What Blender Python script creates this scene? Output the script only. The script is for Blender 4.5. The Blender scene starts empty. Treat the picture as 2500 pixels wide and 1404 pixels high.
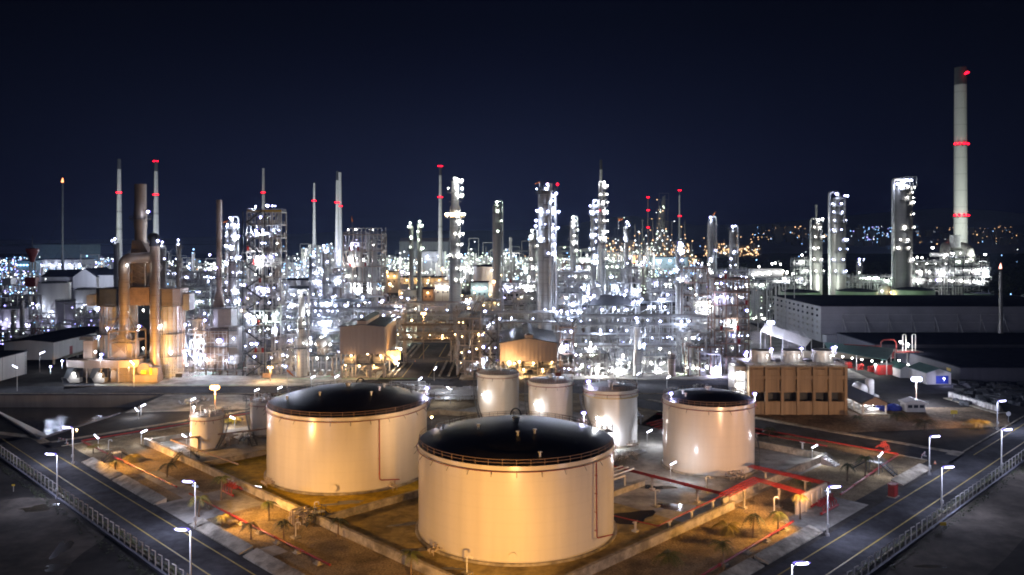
import bpy, math, random
from mathutils import Vector, Matrix
from mathutils.geometry import tessellate_polygon
SC = bpy.context.scene
C = SC.collection
PI = math.pi
# ------------------------------------------------------------------ site geometry (metres, camera 60 m up, looking along +Y)
FPX, EYE, CX, Y0 = 2000.0, 60.0, 1250.0, 575.0
def G(px, py, z=0.0):                       # a place on the ground (height z) seen at photo pixel px,py
    d = FPX * (EYE - z) / (py - Y0)
    return Vector(((px - CX) / FPX * d, d, z))
def W(px, py, d):                           # a place d metres out
    return Vector(((px - CX) / FPX * d, d, EYE - (py - Y0) / FPX * d))
def X(px, d): return (px - CX) / FPX * d
def Z(py, d): return EYE - (py - Y0) / FPX * d
def ST(s, t, z=0.0):                        # the tank farm's own grid, 45 degrees to the plant grid
    return Vector(((s - t) / 2, (s + t) / 2, z))

# ------------------------------------------------------------------ materials
MATS = {}
def mat(name, col, rough=0.6, metal=0.0, var=0.18, scale=0.25, bump=0.0, stripes=None, streak=False, seams=0.0, spec=None, patch=0.0, seamk=.80, rib=.12):
    m = bpy.data.materials.new(name); m.use_nodes = True
    nt = m.node_tree; N = nt.nodes; L = nt.links
    b = N['Principled BSDF']
    b.inputs['Roughness'].default_value = rough
    b.inputs['Metallic'].default_value = metal
    if spec is not None: b.inputs['Specular IOR Level'].default_value = spec
    geo = N.new('ShaderNodeNewGeometry')
    mp = N.new('ShaderNodeMapping')
    L.new(geo.outputs['Position'], mp.inputs['Vector'])
    if streak: mp.inputs['Scale'].default_value = (1.0, 1.0, 0.06)
    nz = N.new('ShaderNodeTexNoise'); nz.inputs['Scale'].default_value = scale
    nz.inputs['Detail'].default_value = 6.0; nz.inputs['Roughness'].default_value = 0.62
    L.new(mp.outputs[0], nz.inputs['Vector'])
    mr = N.new('ShaderNodeMapRange'); mr.inputs['From Min'].default_value = 0.28; mr.inputs['From Max'].default_value = 0.72
    mr.inputs['To Min'].default_value = 1 - var; mr.inputs['To Max'].default_value = 1 + var
    L.new(nz.outputs['Fac'], mr.inputs['Value'])
    fac = mr.outputs[0]
    if patch:                                # broad worn or damp patches
        pz = N.new('ShaderNodeTexNoise'); pz.inputs['Scale'].default_value = patch; pz.inputs['Detail'].default_value = 8.0; pz.inputs['Roughness'].default_value = .7
        L.new(geo.outputs['Position'], pz.inputs['Vector'])
        pr = N.new('ShaderNodeMapRange'); pr.inputs['From Min'].default_value = .40; pr.inputs['From Max'].default_value = .58; pr.inputs['To Min'].default_value = .52; pr.inputs['To Max'].default_value = 1.08
        L.new(pz.outputs['Fac'], pr.inputs['Value'])
        pm = N.new('ShaderNodeMath'); pm.operation = 'MULTIPLY'; L.new(fac, pm.inputs[0]); L.new(pr.outputs[0], pm.inputs[1]); fac = pm.outputs[0]
    sep = None
    if stripes or seams:
        sep = N.new('ShaderNodeSeparateXYZ'); L.new(geo.outputs['Position'], sep.inputs[0])
    hgt = None
    if stripes:                              # ribbed sheeting: ribs every `stripes` metres along x+y
        a = N.new('ShaderNodeMath'); a.operation = 'ADD'
        L.new(sep.outputs['X'], a.inputs[0]); L.new(sep.outputs['Y'], a.inputs[1])
        k = N.new('ShaderNodeMath'); k.operation = 'MULTIPLY'; k.inputs[1].default_value = 2 * PI / stripes
        L.new(a.outputs[0], k.inputs[0])
        s = N.new('ShaderNodeMath'); s.operation = 'SINE'; L.new(k.outputs[0], s.inputs[0])
        hgt = s.outputs[0]
    if seams:                                # horizontal plate joints every `seams` metres
        k = N.new('ShaderNodeMath'); k.operation = 'DIVIDE'; k.inputs[1].default_value = seams
        L.new(sep.outputs['Z'], k.inputs[0])
        fr = N.new('ShaderNodeMath'); fr.operation = 'FRACT'; L.new(k.outputs[0], fr.inputs[0])
        gt = N.new('ShaderNodeMath'); gt.operation = 'GREATER_THAN'; gt.inputs[1].default_value = 0.06; L.new(fr.outputs[0], gt.inputs[0])
        q = N.new('ShaderNodeMapRange'); q.inputs['To Min'].default_value = seamk; q.inputs['To Max'].default_value = 1.0
        L.new(gt.outputs[0], q.inputs['Value'])
        mu = N.new('ShaderNodeMath'); mu.operation = 'MULTIPLY'; L.new(fac, mu.inputs[0]); L.new(q.outputs[0], mu.inputs[1])
        fac = mu.outputs[0]
    vm = N.new('ShaderNodeVectorMath'); vm.operation = 'SCALE'
    vm.inputs[0].default_value = col[:3]
    L.new(fac, vm.inputs['Scale']); L.new(vm.outputs[0], b.inputs['Base Color'])
    if bump or hgt is not None:
        bp = N.new('ShaderNodeBump')
        bp.inputs['Strength'].default_value = 0.8 if hgt is not None else bump
        bp.inputs['Distance'].default_value = rib if hgt is not None else 0.3
        L.new(hgt if hgt is not None else nz.outputs['Fac'], bp.inputs['Height'])
        L.new(bp.outputs[0], b.inputs['Normal'])
    MATS[name] = m
    return m
def emis(name, col, strength, sample=True):
    m = bpy.data.materials.new(name); m.use_nodes = True
    nt = m.node_tree; nt.nodes.clear()
    e = nt.nodes.new('ShaderNodeEmission'); o = nt.nodes.new('ShaderNodeOutputMaterial')
    e.inputs['Color'].default_value = (*col, 1); e.inputs['Strength'].default_value = strength
    nt.links.new(e.outputs[0], o.inputs['Surface'])
    m.cycles.emission_sampling = 'FRONT' if sample else 'NONE'
    MATS[name] = m
    return m
M = MATS
mat('dirt', (.04, .036, .032), .95, 0, .4, .15, .12, spec=.1, patch=.06)
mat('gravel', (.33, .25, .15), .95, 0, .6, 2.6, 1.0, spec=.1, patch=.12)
mat('pad', (.42, .39, .34), .9, 0, .25, .3, spec=.2, patch=.10)
mat('dry_grass', (.23, .17, .11), .95, 0, .6, .9, .6, spec=.1, patch=.10)
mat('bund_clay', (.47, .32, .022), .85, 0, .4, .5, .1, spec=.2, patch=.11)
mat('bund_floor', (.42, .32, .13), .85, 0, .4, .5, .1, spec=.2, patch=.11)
mat('asphalt', (.068, .068, .074), .95, 0, .3, .5, spec=.08, patch=.05)
mat('paving', (.055, .05, .045), .95, 0, .4, .6, spec=.1)
mat('concrete', (.42, .37, .29), .9, 0, .25, .5, spec=.2, patch=.3)
mat('old_concrete', (.34, .245, .155), .9, 0, .32, .7, streak=True)
mat('sand', (.10, .085, .07), .95, 0, .3, .3, .12, spec=.1, patch=.09)
mat('line_yellow', (.38, .28, .05), .6, 0, .25, .6)
mat('line_white', (.7, .7, .68), .6, 0, .2, .6)
mat('green_paint', (.10, .30, .14), .7, 0, .3, .3)
mat('maroon_paint', (.20, .06, .07), .7, 0, .3, .3)
mat('tank_paint', (.76, .70, .60), .22, 0, .07, .45, streak=True, seams=2.5, seamk=.95)
mat('tank_white', (.76, .73, .68), .22, 0, .08, .6, streak=True, seams=2.3, seamk=.94)
mat('tank_green', (.36, .45, .34), .5, 0, .12, .4, streak=True)
mat('tank_roof_shade', (.028, .031, .046), .38, 0, .35, .22, .25)  # same paint as the shell, with night shade put into the colour
mat('tank_roof_pale', (.48, .50, .50), .35, 0, .3, .3)
mat('steel', (.52, .52, .52), .5, .15, .25, .5)
mat('steel_warm', (.46, .38, .31), .6, .1, .25, .5)
mat('steel_brown', (.30, .20, .15), .65, .1, .3, .5)
mat('steel_dark', (.07, .075, .08), .6, .2, .3, .5)
mat('grating', (.09, .10, .11), .6, .3, .3, .5)
mat('galv', (.70, .70, .69), .36, .3, .2, .8)
mat('vessel', (.66, .65, .62), .34, .3, .14, .35, streak=True, seams=3.1)
mat('vessel_dull', (.42, .40, .37), .45, .35, .2, .35, streak=True, seams=3.1)
mat('clad_brown', (.33, .26, .21), .45, .35, .22, .3, streak=True, seams=3.0)
mat('duct', (.33, .255, .195), .42, .4, .22, .3, streak=True, seams=3.2)
mat('brick_box', (.24, .15, .095), .7, 0, .3, .5, seams=1.0)
mat('sheet_beige', (.35, .26, .21), .55, .0, .10, .2, streak=True, stripes=1.7, rib=.035)
mat('sheet_grey', (.40, .40, .43), .6, .1, .12, .15, stripes=2.4, seams=4.0, rib=.012, seamk=.85)
mat('sheet_roof', (.035, .04, .05), .35, .3, .25, .2, stripes=1.2)
mat('wall_white', (.60, .58, .55), .7, 0, .12, .3, streak=True)
mat('wall_grey', (.36, .35, .34), .75, 0, .2, .3, streak=True)
mat('wall_cream', (.55, .47, .36), .7, 0, .15, .3, streak=True)
mat('wall_teal', (.25, .34, .34), .7, 0, .15, .1, seams=6)
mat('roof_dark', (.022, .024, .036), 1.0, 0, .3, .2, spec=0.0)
mat('wall_dusk', (.10, .10, .12), .8, 0, .2, .3, streak=True)
mat('roof_green', (.05, .12, .10), .5, 0, .3, .2)
mat('red_paint', (.30, .020, .017), .4, 0, .25, .8)
mat('red_dark', (.25, .03, .025), .5, 0, .3, .8)
mat('yellow_paint', (.65, .45, .04), .5, 0, .2, .8)
mat('orange_cloth', (.75, .20, .04), .8, 0, .15, .8)
mat('blue_cloth', (.03, .06, .42), .6, 0, .3, .5)
mat('chimney_grey', (.50, .49, .46), .75, 0, .1, .08, streak=True, seams=14)
mat('chimney_dark', (.05, .05, .055), .8, 0, .2, .3)
mat('leaf', (.085, .10, .022), .6, 0, .4, 2.0)
mat('leaf_yellow', (.22, .17, .03), .6, 0, .35, 2.0)
mat('leaf_dark', (.045, .055, .02), .6, 0, .4, 2.0)
mat('bark', (.16, .11, .07), .85, 0, .3, 2.0)
mat('window', (.03, .035, .05), .15, 0, .1, .5)
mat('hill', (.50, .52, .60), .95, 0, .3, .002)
mat('puddle', (.05, .04, .025), .12, 0, .3, .3)
COOL = (.70, .78, 1.0)
emis('lamp_cool', (.62, .70, 1.0), 30, False)
emis('halo_violet', (.30, .24, 1.0), 1.3, False)  # glow colour of the plates that imitate lamp halos
emis('halo_amber', (1.0, .30, .06), 1.1, False)  # amber glow colour for imitated lamp halos
emis('lamp_violet', (.60, .58, 1.0), 30, False)
emis('lamp_white', (1.0, .98, .92), 30, False)
emis('lamp_green', (.86, 1.0, .84), 30, False)
emis('lamp_warm', (1.0, .66, .30), 30, False)
emis('lamp_sodium', (1.0, .48, .12), 14, False)
emis('lamp_flood', (.62, .66, 1.0), 16, False)
emis('lamp_flood_warm', (1.0, .60, .25), 16, False)
emis('lamp_street', (.66, .66, 1.0), 12, False)
emis('lamp_tube', (.78, .80, 1.0), 12, False)
emis('lamp_red', (1.0, .004, .02), 9)
emis('far_white', (.90, .97, 1.0), 6, False)
emis('far_green', (.86, 1.0, .78), 4.5, False)
emis('far_blue', (.28, .55, 1.0), 7, False)
emis('far_warm', (1.0, .60, .30), 3.5, False)
emis('far_violet', (.40, .36, 1.0), 7, False)
emis('flame', (1.0, .26, .09), 7)
emis('flame_pink', (1.0, .36, .28), 6)

def water_mat():
    m = bpy.data.materials.new('pond_water'); m.use_nodes = True
    nt = m.node_tree; N = nt.nodes; L = nt.links; b = N['Principled BSDF']
    b.inputs['Base Color'].default_value = (.012, .014, .013, 1); b.inputs['Roughness'].default_value = .06
    g = N.new('ShaderNodeNewGeometry')
    nz = N.new('ShaderNodeTexNoise'); nz.inputs['Scale'].default_value = 1.1; nz.inputs['Detail'].default_value = 3
    L.new(g.outputs['Position'], nz.inputs['Vector'])
    bp = N.new('ShaderNodeBump'); bp.inputs['Strength'].default_value = .6; bp.inputs['Distance'].default_value = .16
    L.new(nz.outputs['Fac'], bp.inputs['Height']); L.new(bp.outputs[0], b.inputs['Normal'])
    MATS['water'] = m
water_mat()

# ------------------------------------------------------------------ mesh builder
SPLIT = {'spray_nozzle', 'stiffener_ring', 'leg', 'panel', 'hand_wheel', 'post', 'pilaster', 'stilt', 'roof_vent', 'burner', 'door', 'riser_pipe', 'arched_pipe', 'buckstay', 'buttress', 'furnace_drum', 'tall_vessel', 'duct_leg', 'wall_joint'}
class MB:
    def __init__(s): s.v = []; s.f = []; s.m = []; s.sm = []; s.mi = 0
    def add(s, vs, fs, smooth=False):
        n = len(s.v); s.v.extend(vs)
        for f in fs:
            s.f.append(tuple(i + n for i in f)); s.m.append(s.mi); s.sm.append(smooth)
        return s
    def box(s, c, d, rz=0.0):
        x, y, z = d[0] / 2, d[1] / 2, d[2] / 2
        cr, sr = math.cos(rz), math.sin(rz)
        vs = []
        for dz in (-z, z):
            for dx, dy in ((-x, -y), (x, -y), (x, y), (-x, y)):
                vs.append((c[0] + dx * cr - dy * sr, c[1] + dx * sr + dy * cr, c[2] + dz))
        return s.add(vs, [(3, 2, 1, 0), (4, 5, 6, 7), (0, 1, 5, 4), (1, 2, 6, 5), (2, 3, 7, 6), (3, 0, 4, 7)])
    def span(s, x0, x1, y0, y1, z0, z1):
        return s.box(((x0 + x1) / 2, (y0 + y1) / 2, (z0 + z1) / 2), (x1 - x0, y1 - y0, z1 - z0))
    def bar(s, p, q, w, h=None):
        p = Vector(p); q = Vector(q); h = h or w
        d = q - p
        if d.length < 1e-5: return s
        d.normalize()
        up = Vector((0, 0, 1)) if abs(d.z) < .95 else Vector((0, 1, 0))
        a = d.cross(up).normalized(); b = a.cross(d).normalized()
        a *= w / 2; b *= h / 2
        vs = [tuple(e + i * a + j * b) for e in (p, q) for i, j in ((-1, -1), (1, -1), (1, 1), (-1, 1))]
        return s.add(vs, [(3, 2, 1, 0), (4, 5, 6, 7), (0, 1, 5, 4), (1, 2, 6, 5), (2, 3, 7, 6), (3, 0, 4, 7)])
    def tube(s, pts, r, n=8, cap=True):
        P = [Vector(p) for p in pts]; m = len(P)
        rs = r if isinstance(r, (list, tuple)) else [r] * m
        T = []
        for i in range(m):
            a = (P[i] - P[i - 1]).normalized() if i > 0 else None
            b = (P[i + 1] - P[i]).normalized() if i < m - 1 else None
            t = (a + b) if a is not None and b is not None else (a if a is not None else b)
            if t.length < 1e-6: t = a
            T.append(t.normalized())
        u = Vector((0, 0, 1)) if abs(T[0].z) < .9 else Vector((0, 1, 0))
        vs = []
        for i in range(m):
            u = (u - T[i] * u.dot(T[i]))
            if u.length < 1e-4: u = Vector((1, 0, 0)) - T[i] * T[i].x
            u.normalize(); w = T[i].cross(u)
            for k in range(n):
                a = 2 * PI * k / n
                vs.append(tuple(P[i] + (u * math.cos(a) + w * math.sin(a)) * rs[i]))
        fs = []
        for i in range(m - 1):
            for k in range(n):
                k2 = (k + 1) % n
                fs.append((i * n + k, i * n + k2, (i + 1) * n + k2, (i + 1) * n + k))
        s.add(vs, fs, n > 6)
        if cap:
            base = len(s.v) - m * n
            for ring, rev in ((0, True), (m - 1, False)):
                f = [base + ring * n + k for k in range(n)]
                s.f.append(tuple(reversed(f) if rev else f)); s.m.append(s.mi); s.sm.append(False)
        return s
    def lathe(s, c, prof, n=24, axis='z', a0=0.0, a1=2 * PI, smooth=True):
        full = abs(a1 - a0 - 2 * PI) < 1e-6
        k = n if full else n + 1
        vs = []
        for r, h in prof:
            for i in range(k):
                a = a0 + (a1 - a0) * i / n
                x, y, z = r * math.cos(a), r * math.sin(a), h
                if axis == 'x': x, y, z = h, r * math.cos(a), r * math.sin(a)
                elif axis == 'y': x, y, z = r * math.sin(a), h, r * math.cos(a)
                vs.append((c[0] + x, c[1] + y, c[2] + z))
        fs = []
        for j in range(len(prof) - 1):
            for i in range(n):
                i2 = (i + 1) % k if full else i + 1
                fs.append((j * k + i, j * k + i2, (j + 1) * k + i2, (j + 1) * k + i))
        return s.add(vs, fs, smooth)
    def vessel(s, c, r, L, axis='z', n=16):          # closed drum with dished ends, c = middle of one end
        d = r * .45
        prof = [(0.001, 0), (r * .55, d * .15), (r * .85, d * .5), (r, d), (r, L - d), (r * .85, L - d * .5), (r * .55, L - d * .15), (.001, L)]
        return s.lathe(c, prof, n, axis)
    def ball(s, c, r, n=8, m=5, sc=(1, 1, 1)):
        prof = [(max(.001, r * math.sin(PI * j / m)), -r * math.cos(PI * j / m)) for j in range(m + 1)]
        base = len(s.v)
        s.lathe((0, 0, 0), prof, n)
        for i in range(base, len(s.v)):
            v = s.v[i]; s.v[i] = (c[0] + v[0] * sc[0], c[1] + v[1] * sc[1], c[2] + v[2] * sc[2])
        return s
    def octa(s, c, r):
        x, y, z = c
        return s.add([(x + r, y, z), (x - r, y, z), (x, y + r, z), (x, y - r, z), (x, y, z + r), (x, y, z - r)],
                     [(0, 2, 4), (2, 1, 4), (1, 3, 4), (3, 0, 4), (2, 0, 5), (1, 2, 5), (3, 1, 5), (0, 3, 5)])
    def prism(s, poly, z0, z1):                      # polygon extruded upwards, poly counter-clockwise in x,y
        n = len(poly)
        vs = [(p[0], p[1], z0) for p in poly] + [(p[0], p[1], z1) for p in poly]
        return s.add(vs, [tuple(reversed(range(n))), tuple(range(n, 2 * n))] + [(i, (i + 1) % n, n + (i + 1) % n, n + i) for i in range(n)])
    def prism_y(s, poly, y0, y1):                    # polygon in x,z extruded along y
        n = len(poly)
        vs = [(p[0], y0, p[1]) for p in poly] + [(p[0], y1, p[1]) for p in poly]
        return s.add(vs, [tuple(range(n)), tuple(reversed(range(n, 2 * n)))] + [((i + 1) % n, i, n + i, n + (i + 1) % n) for i in range(n)])
    def sheet(s, poly, z):
        return s.add([(p[0], p[1], z) for p in poly], [tuple(range(len(poly)))])
    def islands(s):
        p = list(range(len(s.v)))
        def find(i):
            while p[i] != i: p[i] = p[p[i]]; i = p[i]
            return i
        for f in s.f:
            a = find(f[0])
            for i in f[1:]:
                r = find(i)
                if r != a: p[r] = a
        groups = {}
        for k, f in enumerate(s.f): groups.setdefault(find(f[0]), []).append(k)
        return list(groups.values())
    def build(s, name, mats, parent=None):
        if parent is not None and name in SPLIT:
            isl = s.islands()
            if 1 < len(isl) <= 40:
                last = None
                for ks in isl:
                    q = MB(); idx = {}
                    for k in ks:
                        nf = []
                        for i in s.f[k]:
                            if i not in idx: idx[i] = len(q.v); q.v.append(s.v[i])
                            nf.append(idx[i])
                        q.f.append(tuple(nf)); q.m.append(s.m[k]); q.sm.append(s.sm[k])
                    last = q.build_one(name, mats, parent)
                return last
        return s.build_one(name, mats, parent)
    def build_one(s, name, mats, parent=None):
        if isinstance(mats, (str, bpy.types.Material)): mats = [mats]
        me = bpy.data.meshes.new(name)
        o3 = origin_of(parent)
        if o3 is not None and (o3[0] or o3[1] or o3[2]):
            ox, oy, oz = o3
            s.v = [(v[0] - ox, v[1] - oy, v[2] - oz) for v in s.v]
        me.from_pydata(s.v, [], s.f)
        for m in mats: me.materials.append(MATS[m] if isinstance(m, str) else m)
        if len(mats) > 1: me.polygons.foreach_set('material_index', s.m)
        if any(s.sm):
            me.polygons.foreach_set('use_smooth', s.sm)
            me.set_sharp_from_angle(angle=math.radians(38))
        o = bpy.data.objects.new(name, me); C.objects.link(o)
        if parent is not None: o.parent = parent
        return o
ORIG = {}
def origin_of(o):
    while o is not None:
        if o.name in ORIG: return ORIG[o.name]
        o = o.parent
    return None
LABELS = {}
def tag(o, label, cat, group=None):
    o['label'] = label; o['category'] = cat; o['kind'] = 'thing'
    if group: o['group'] = group
    LABELS.setdefault(label, []).append((o.name, group))
    return o
def thing(name, label, cat, loc=(0, 0, 0), group=None):
    o = bpy.data.objects.new(name, None); o.empty_display_size = .5; C.objects.link(o)
    o.location = loc; ORIG[o.name] = tuple(loc)
    return tag(o, label, cat, group)
def struct(name, mb, m, kind='structure'):
    o = mb.build(name, m); o['kind'] = kind
    return o
def copy_tree(o, loc, label=None, parent=None):
    c = o.copy(); C.objects.link(c)
    if parent is not None: c.parent = parent
    else:
        c.location = loc; ORIG[c.name] = tuple(loc)
        if label: c['label'] = label; LABELS.setdefault(label, []).append((c.name, c.get('group')))
    for ch in o.children: copy_tree(ch, None, None, c)
    return c
def bend(pts, rad, k=5):                             # rounds the corners of a polyline
    P = [Vector(p) for p in pts]; out = [P[0]]
    for i in range(1, len(P) - 1):
        a = (P[i - 1] - P[i]); b = (P[i + 1] - P[i])
        r = min(rad, a.length * .49, b.length * .49)
        p, q = P[i] + a.normalized() * r, P[i] + b.normalized() * r
        for j in range(k + 1):
            t = j / k
            out.append(p * (1 - t) ** 2 + P[i] * 2 * t * (1 - t) + q * t * t)
    out.append(P[-1])
    return out
def rail(mb, pts, h=1.1, step=2.4, w=.09, closed=False, rails=2):
    P = [Vector(p) for p in pts]
    if closed: P = P + [P[0]]
    for a, b in zip(P[:-1], P[1:]):
        L = (b - a).length; n = max(1, round(L / step))
        for i in range(n):
            q = a.lerp(b, i / n); mb.bar(q, q + Vector((0, 0, h)), w)
        for j in range(rails):
            z = Vector((0, 0, h * (1 - j * .5))); mb.bar(a + z, b + z, w)
    if not closed: mb.bar(P[-1], P[-1] + Vector((0, 0, h)), w)
    return mb
LAMPM = {}
LCOL = {'lamp_cool': (.66, .75, 1.0), 'lamp_violet': (.62, .62, 1.0), 'lamp_white': (.93, .95, 1.0), 'lamp_green': (.82, 1.0, .86), 'lamp_warm': (1.0, .62, .27), 'lamp_sodium': (1.0, .56, .20), 'lamp_flood': (.74, .78, 1.0), 'lamp_flood_warm': (1.0, .60, .25), 'lamp_street': (.66, .71, 1.0), 'lamp_tube': (.82, .86, 1.0)}
LDATA = {}; LCOUNT = [0]
def glow(parent, p, power, m='lamp_cool', soft=.3):
    key = (round(power, -2), m, soft); l = LDATA.get(key)
    if l is None:
        l = bpy.data.lights.new('lamp_light', 'POINT'); l.energy = key[0]; l.color = LCOL[m]; l.shadow_soft_size = soft; LDATA[key] = l
    o = bpy.data.objects.new('lamp_light', l); C.objects.link(o); o3 = origin_of(parent) or (0, 0, 0); o.parent = parent
    o.location = (p[0] - o3[0], p[1] - o3[1], p[2] - o3[2]); return o
def lamp(parent, p, r=.5, m='lamp_cool', post=2.0, name='lamp', drop=False, every=1, power=1500):
    """A luminaire fixed to `parent` at world point p: a short post and a glass globe."""
    key = (round(r, 2), m, round(post, 1), drop); flood = m in ('lamp_flood', 'lamp_sodium', 'lamp_flood_warm')
    me = LAMPM.get(key)
    o3 = origin_of(parent) or (0, 0, 0)
    if me is None:
        b = MB()
        if post:
            b.bar((0, .05, -post), (0, .05, 0), .10)
            if not flood: b.box((0, .05, r * .85), (r * 1.1, r * 1.1, r * .3))
        b.mi = 1
        if flood: b.ball((0, 0, 0), r, 12, 8)
        elif r > .75: b.ball((0, 0, 0), r, 8, 5, (1.25, 1, .8))
        else: b.octa((0, 0, 0), r)
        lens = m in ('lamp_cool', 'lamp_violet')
        if lens:                                    # glowing plate added to imitate a violet halo round the core
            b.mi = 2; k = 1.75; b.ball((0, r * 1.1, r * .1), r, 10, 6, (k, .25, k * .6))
        o = b.build(name, ['steel', m] + (['halo_violet'] if lens else [])); me = o.data; LAMPM[key] = me
    else:
        o = bpy.data.objects.new(name, me); C.objects.link(o)
    o.parent = parent
    o.location = (p[0] - o3[0], p[1] - o3[1], p[2] - o3[2])
    LCOUNT[0] += 1
    if m in LCOL and every and LCOUNT[0] % every == 0:
        glow(parent, (p[0], p[1] - r - .3, p[2] - r - .35), power * every * POWER * min(2.0, (r / .4) ** 1.2), m)
    return o
POWER = 0.55
def spot(name, p, target, power, col, angle=110, parent=None, radius=.4, blend=.7):
    l = bpy.data.lights.new(name, 'SPOT'); l.energy = power; l.color = col
    l.spot_size = math.radians(angle); l.spot_blend = blend; l.shadow_soft_size = radius
    o = bpy.data.objects.new(name, l); C.objects.link(o)
    d = Vector(target) - Vector(p)
    o.rotation_euler = d.to_track_quat('-Z', 'Y').to_euler()
    if parent is not None:
        o3 = origin_of(parent) or (0, 0, 0); o.parent = parent
        o.location = (p[0] - o3[0], p[1] - o3[1], p[2] - o3[2])
    else: o.location = p
    return o
SODIUM = (1.0, .49, .085)
PEACH = (1.0, .53, .21)
# ================================================================== SETTING
def flat(name, polys, z, m, kind='structure'):
    b = MB()
    for p in polys: b.sheet(p, z)
    return struct(name, b, m, kind)
def strip_poly(pts, w):                              # constant-width band along a polyline, as quads
    P = [Vector((p[0], p[1], 0)) for p in pts]; L = []; R = []
    for i in range(len(P)):
        a = P[max(0, i - 1)]; c = P[min(len(P) - 1, i + 1)]
        t = (c - a).normalized(); n = Vector((-t.y, t.x, 0))
        L.append(P[i] + n * w / 2); R.append(P[i] - n * w / 2)
    return [[R[i], R[i + 1], L[i + 1], L[i]] for i in range(len(P) - 1)]
def stq(s0, s1, t0, t1): return [ST(s0, t0), ST(s1, t0), ST(s1, t1), ST(s0, t1)]

pond_top = [(-205, 308), (-139, 241), (-132, 276), (-132, 308)]       # counter-clockwise
pond_bot = [(-196, 308.5), (-150.2, 266), (-143, 297), (-143, 308.5)]
outer = [(-9000, -200), (9000, -200), (9000, 12000), (-9000, 12000)]
tri = tessellate_polygon([[Vector((*p, 0)) for p in outer], [Vector((*p, 0)) for p in reversed(pond_top)]])
g = MB(); pts = [(*p, 0) for p in outer] + [(*p, 0) for p in reversed(pond_top)]
for t in tri:
    a, b_, c = (Vector(pts[i]) for i in t)
    g.add([pts[i] for i in (t if (b_ - a).cross(c - a).z > 0 else reversed(t))], [(0, 1, 2)])
struct('ground', g, 'dirt')
g = MB()
for i in range(4):
    j = (i + 1) % 4
    g.add([(*pond_top[i], 0), (*pond_top[j], 0), (*pond_bot[j], -5), (*pond_bot[i], -5)], [(0, 1, 2, 3)])
struct('pond_bank', g, 'wall_grey')
flat('pond_water', [[(-230, 330), (-230, 230), (-120, 230), (-120, 330)]], -4.7, 'water')
# kerb round the pond edge
g = MB()
for i in (0, 1, 3):
    j = (i + 1) % 4
    g.bar((*pond_top[i], .2), (*pond_top[j], .2), .5, .5)
struct('pond_kerb', g, 'wall_dusk')

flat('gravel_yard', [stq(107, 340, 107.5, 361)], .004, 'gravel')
flat('dry_grass', [[G(1500, 1080), G(2470, 1040), G(2440, 985), (166, 286, 0), (72, 286, 0), (60, 300, 0)]], .004, 'dry_grass')
flat('plant_paving', [[(-178, 326), (-62, 326), (-62, 341), (150, 344), (170, 700), (-190, 700), (-190, 345)]], .004, 'pad')
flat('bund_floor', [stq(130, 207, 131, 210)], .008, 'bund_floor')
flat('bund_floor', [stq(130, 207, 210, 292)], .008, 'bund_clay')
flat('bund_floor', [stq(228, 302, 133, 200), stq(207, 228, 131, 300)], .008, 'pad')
flat('small_tank_floor', [stq(130, 206, 292, 341), stq(206, 300, 200, 300)], .008, 'pad')
asph = [stq(86, 102, 70, 392), stq(84.5, 480, 84.5, 101), stq(100, 215, 362, 369.5), stq(330, 347, 100, 262)]
asph += [[(-420, 311), (-62, 311), (-62, 325.8), (-420, 325.8)], [(-62, 311), (360, 311), (360, 340), (-62, 340)]]
asph += strip_poly([ST(86, 384), (-176, 256), (-215, 283), (-260, 312)], 16)
asph += strip_poly([(-170, 322), (-183, 345), (-186, 380), (-178, 420), (-170, 520)], 11)
asph += [[(-56, 337.5), (-22, 337.5), (-22, 485), (-56, 485)]]
asph += strip_poly([ST(480, 93), ST(520, 105), ST(545, 140), ST(560, 190)], 14)
flat('road', asph, .012, 'asphalt')
# verge between the road and the yards
flat('verge', [stq(102, 107.5, 100, 361), stq(107.5, 330, 101, 107.5)], .010, 'paving')
ln = []
def yline(pts, w=.28): ln.extend(strip_poly(pts, w))
yline([ST(91.3, 70), ST(91.3, 392)]); yline([ST(99.3, 70), ST(99.3, 352)])
yline([ST(84, 89.2), ST(480, 89.2)]); yline([ST(99.3, 97.7), ST(322, 97.7)])
yline([ST(350, 97.7), ST(480, 97.7)])
for (x0, x1, y0, y1) in ((-57, -46.5, 344, 388), (-35.5, -23, 344, 392), (-57, -45.5, 397, 452), (-36, -24, 402, 455)):
    c = 3.0
    yline([(x0 + c, y0), (x1 - c, y0), (x1, y0 + c), (x1, y1 - c), (x1 - c, y1), (x0 + c, y1), (x0, y1 - c), (x0, y0 + c), (x0 + c, y0)], .3)
flat('road_marking', ln, .018, 'line_yellow')
flat('paint_marking', strip_poly([(-165, 328.5), (-100, 328.5)], .8) + strip_poly([(-138, 346), (-122, 372), (-118, 380)], 1.2) + strip_poly([(-104, 343.5), (-40, 343.5)], .7) + strip_poly([(-80, 345), (-68, 380)], .9), .016, 'green_paint')
flat('zone_marking', strip_poly([(-106, 346), (-60, 346.2)], .7) + strip_poly([(-106, 346), (-92, 372)], .8), .02, 'maroon_paint')
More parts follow.
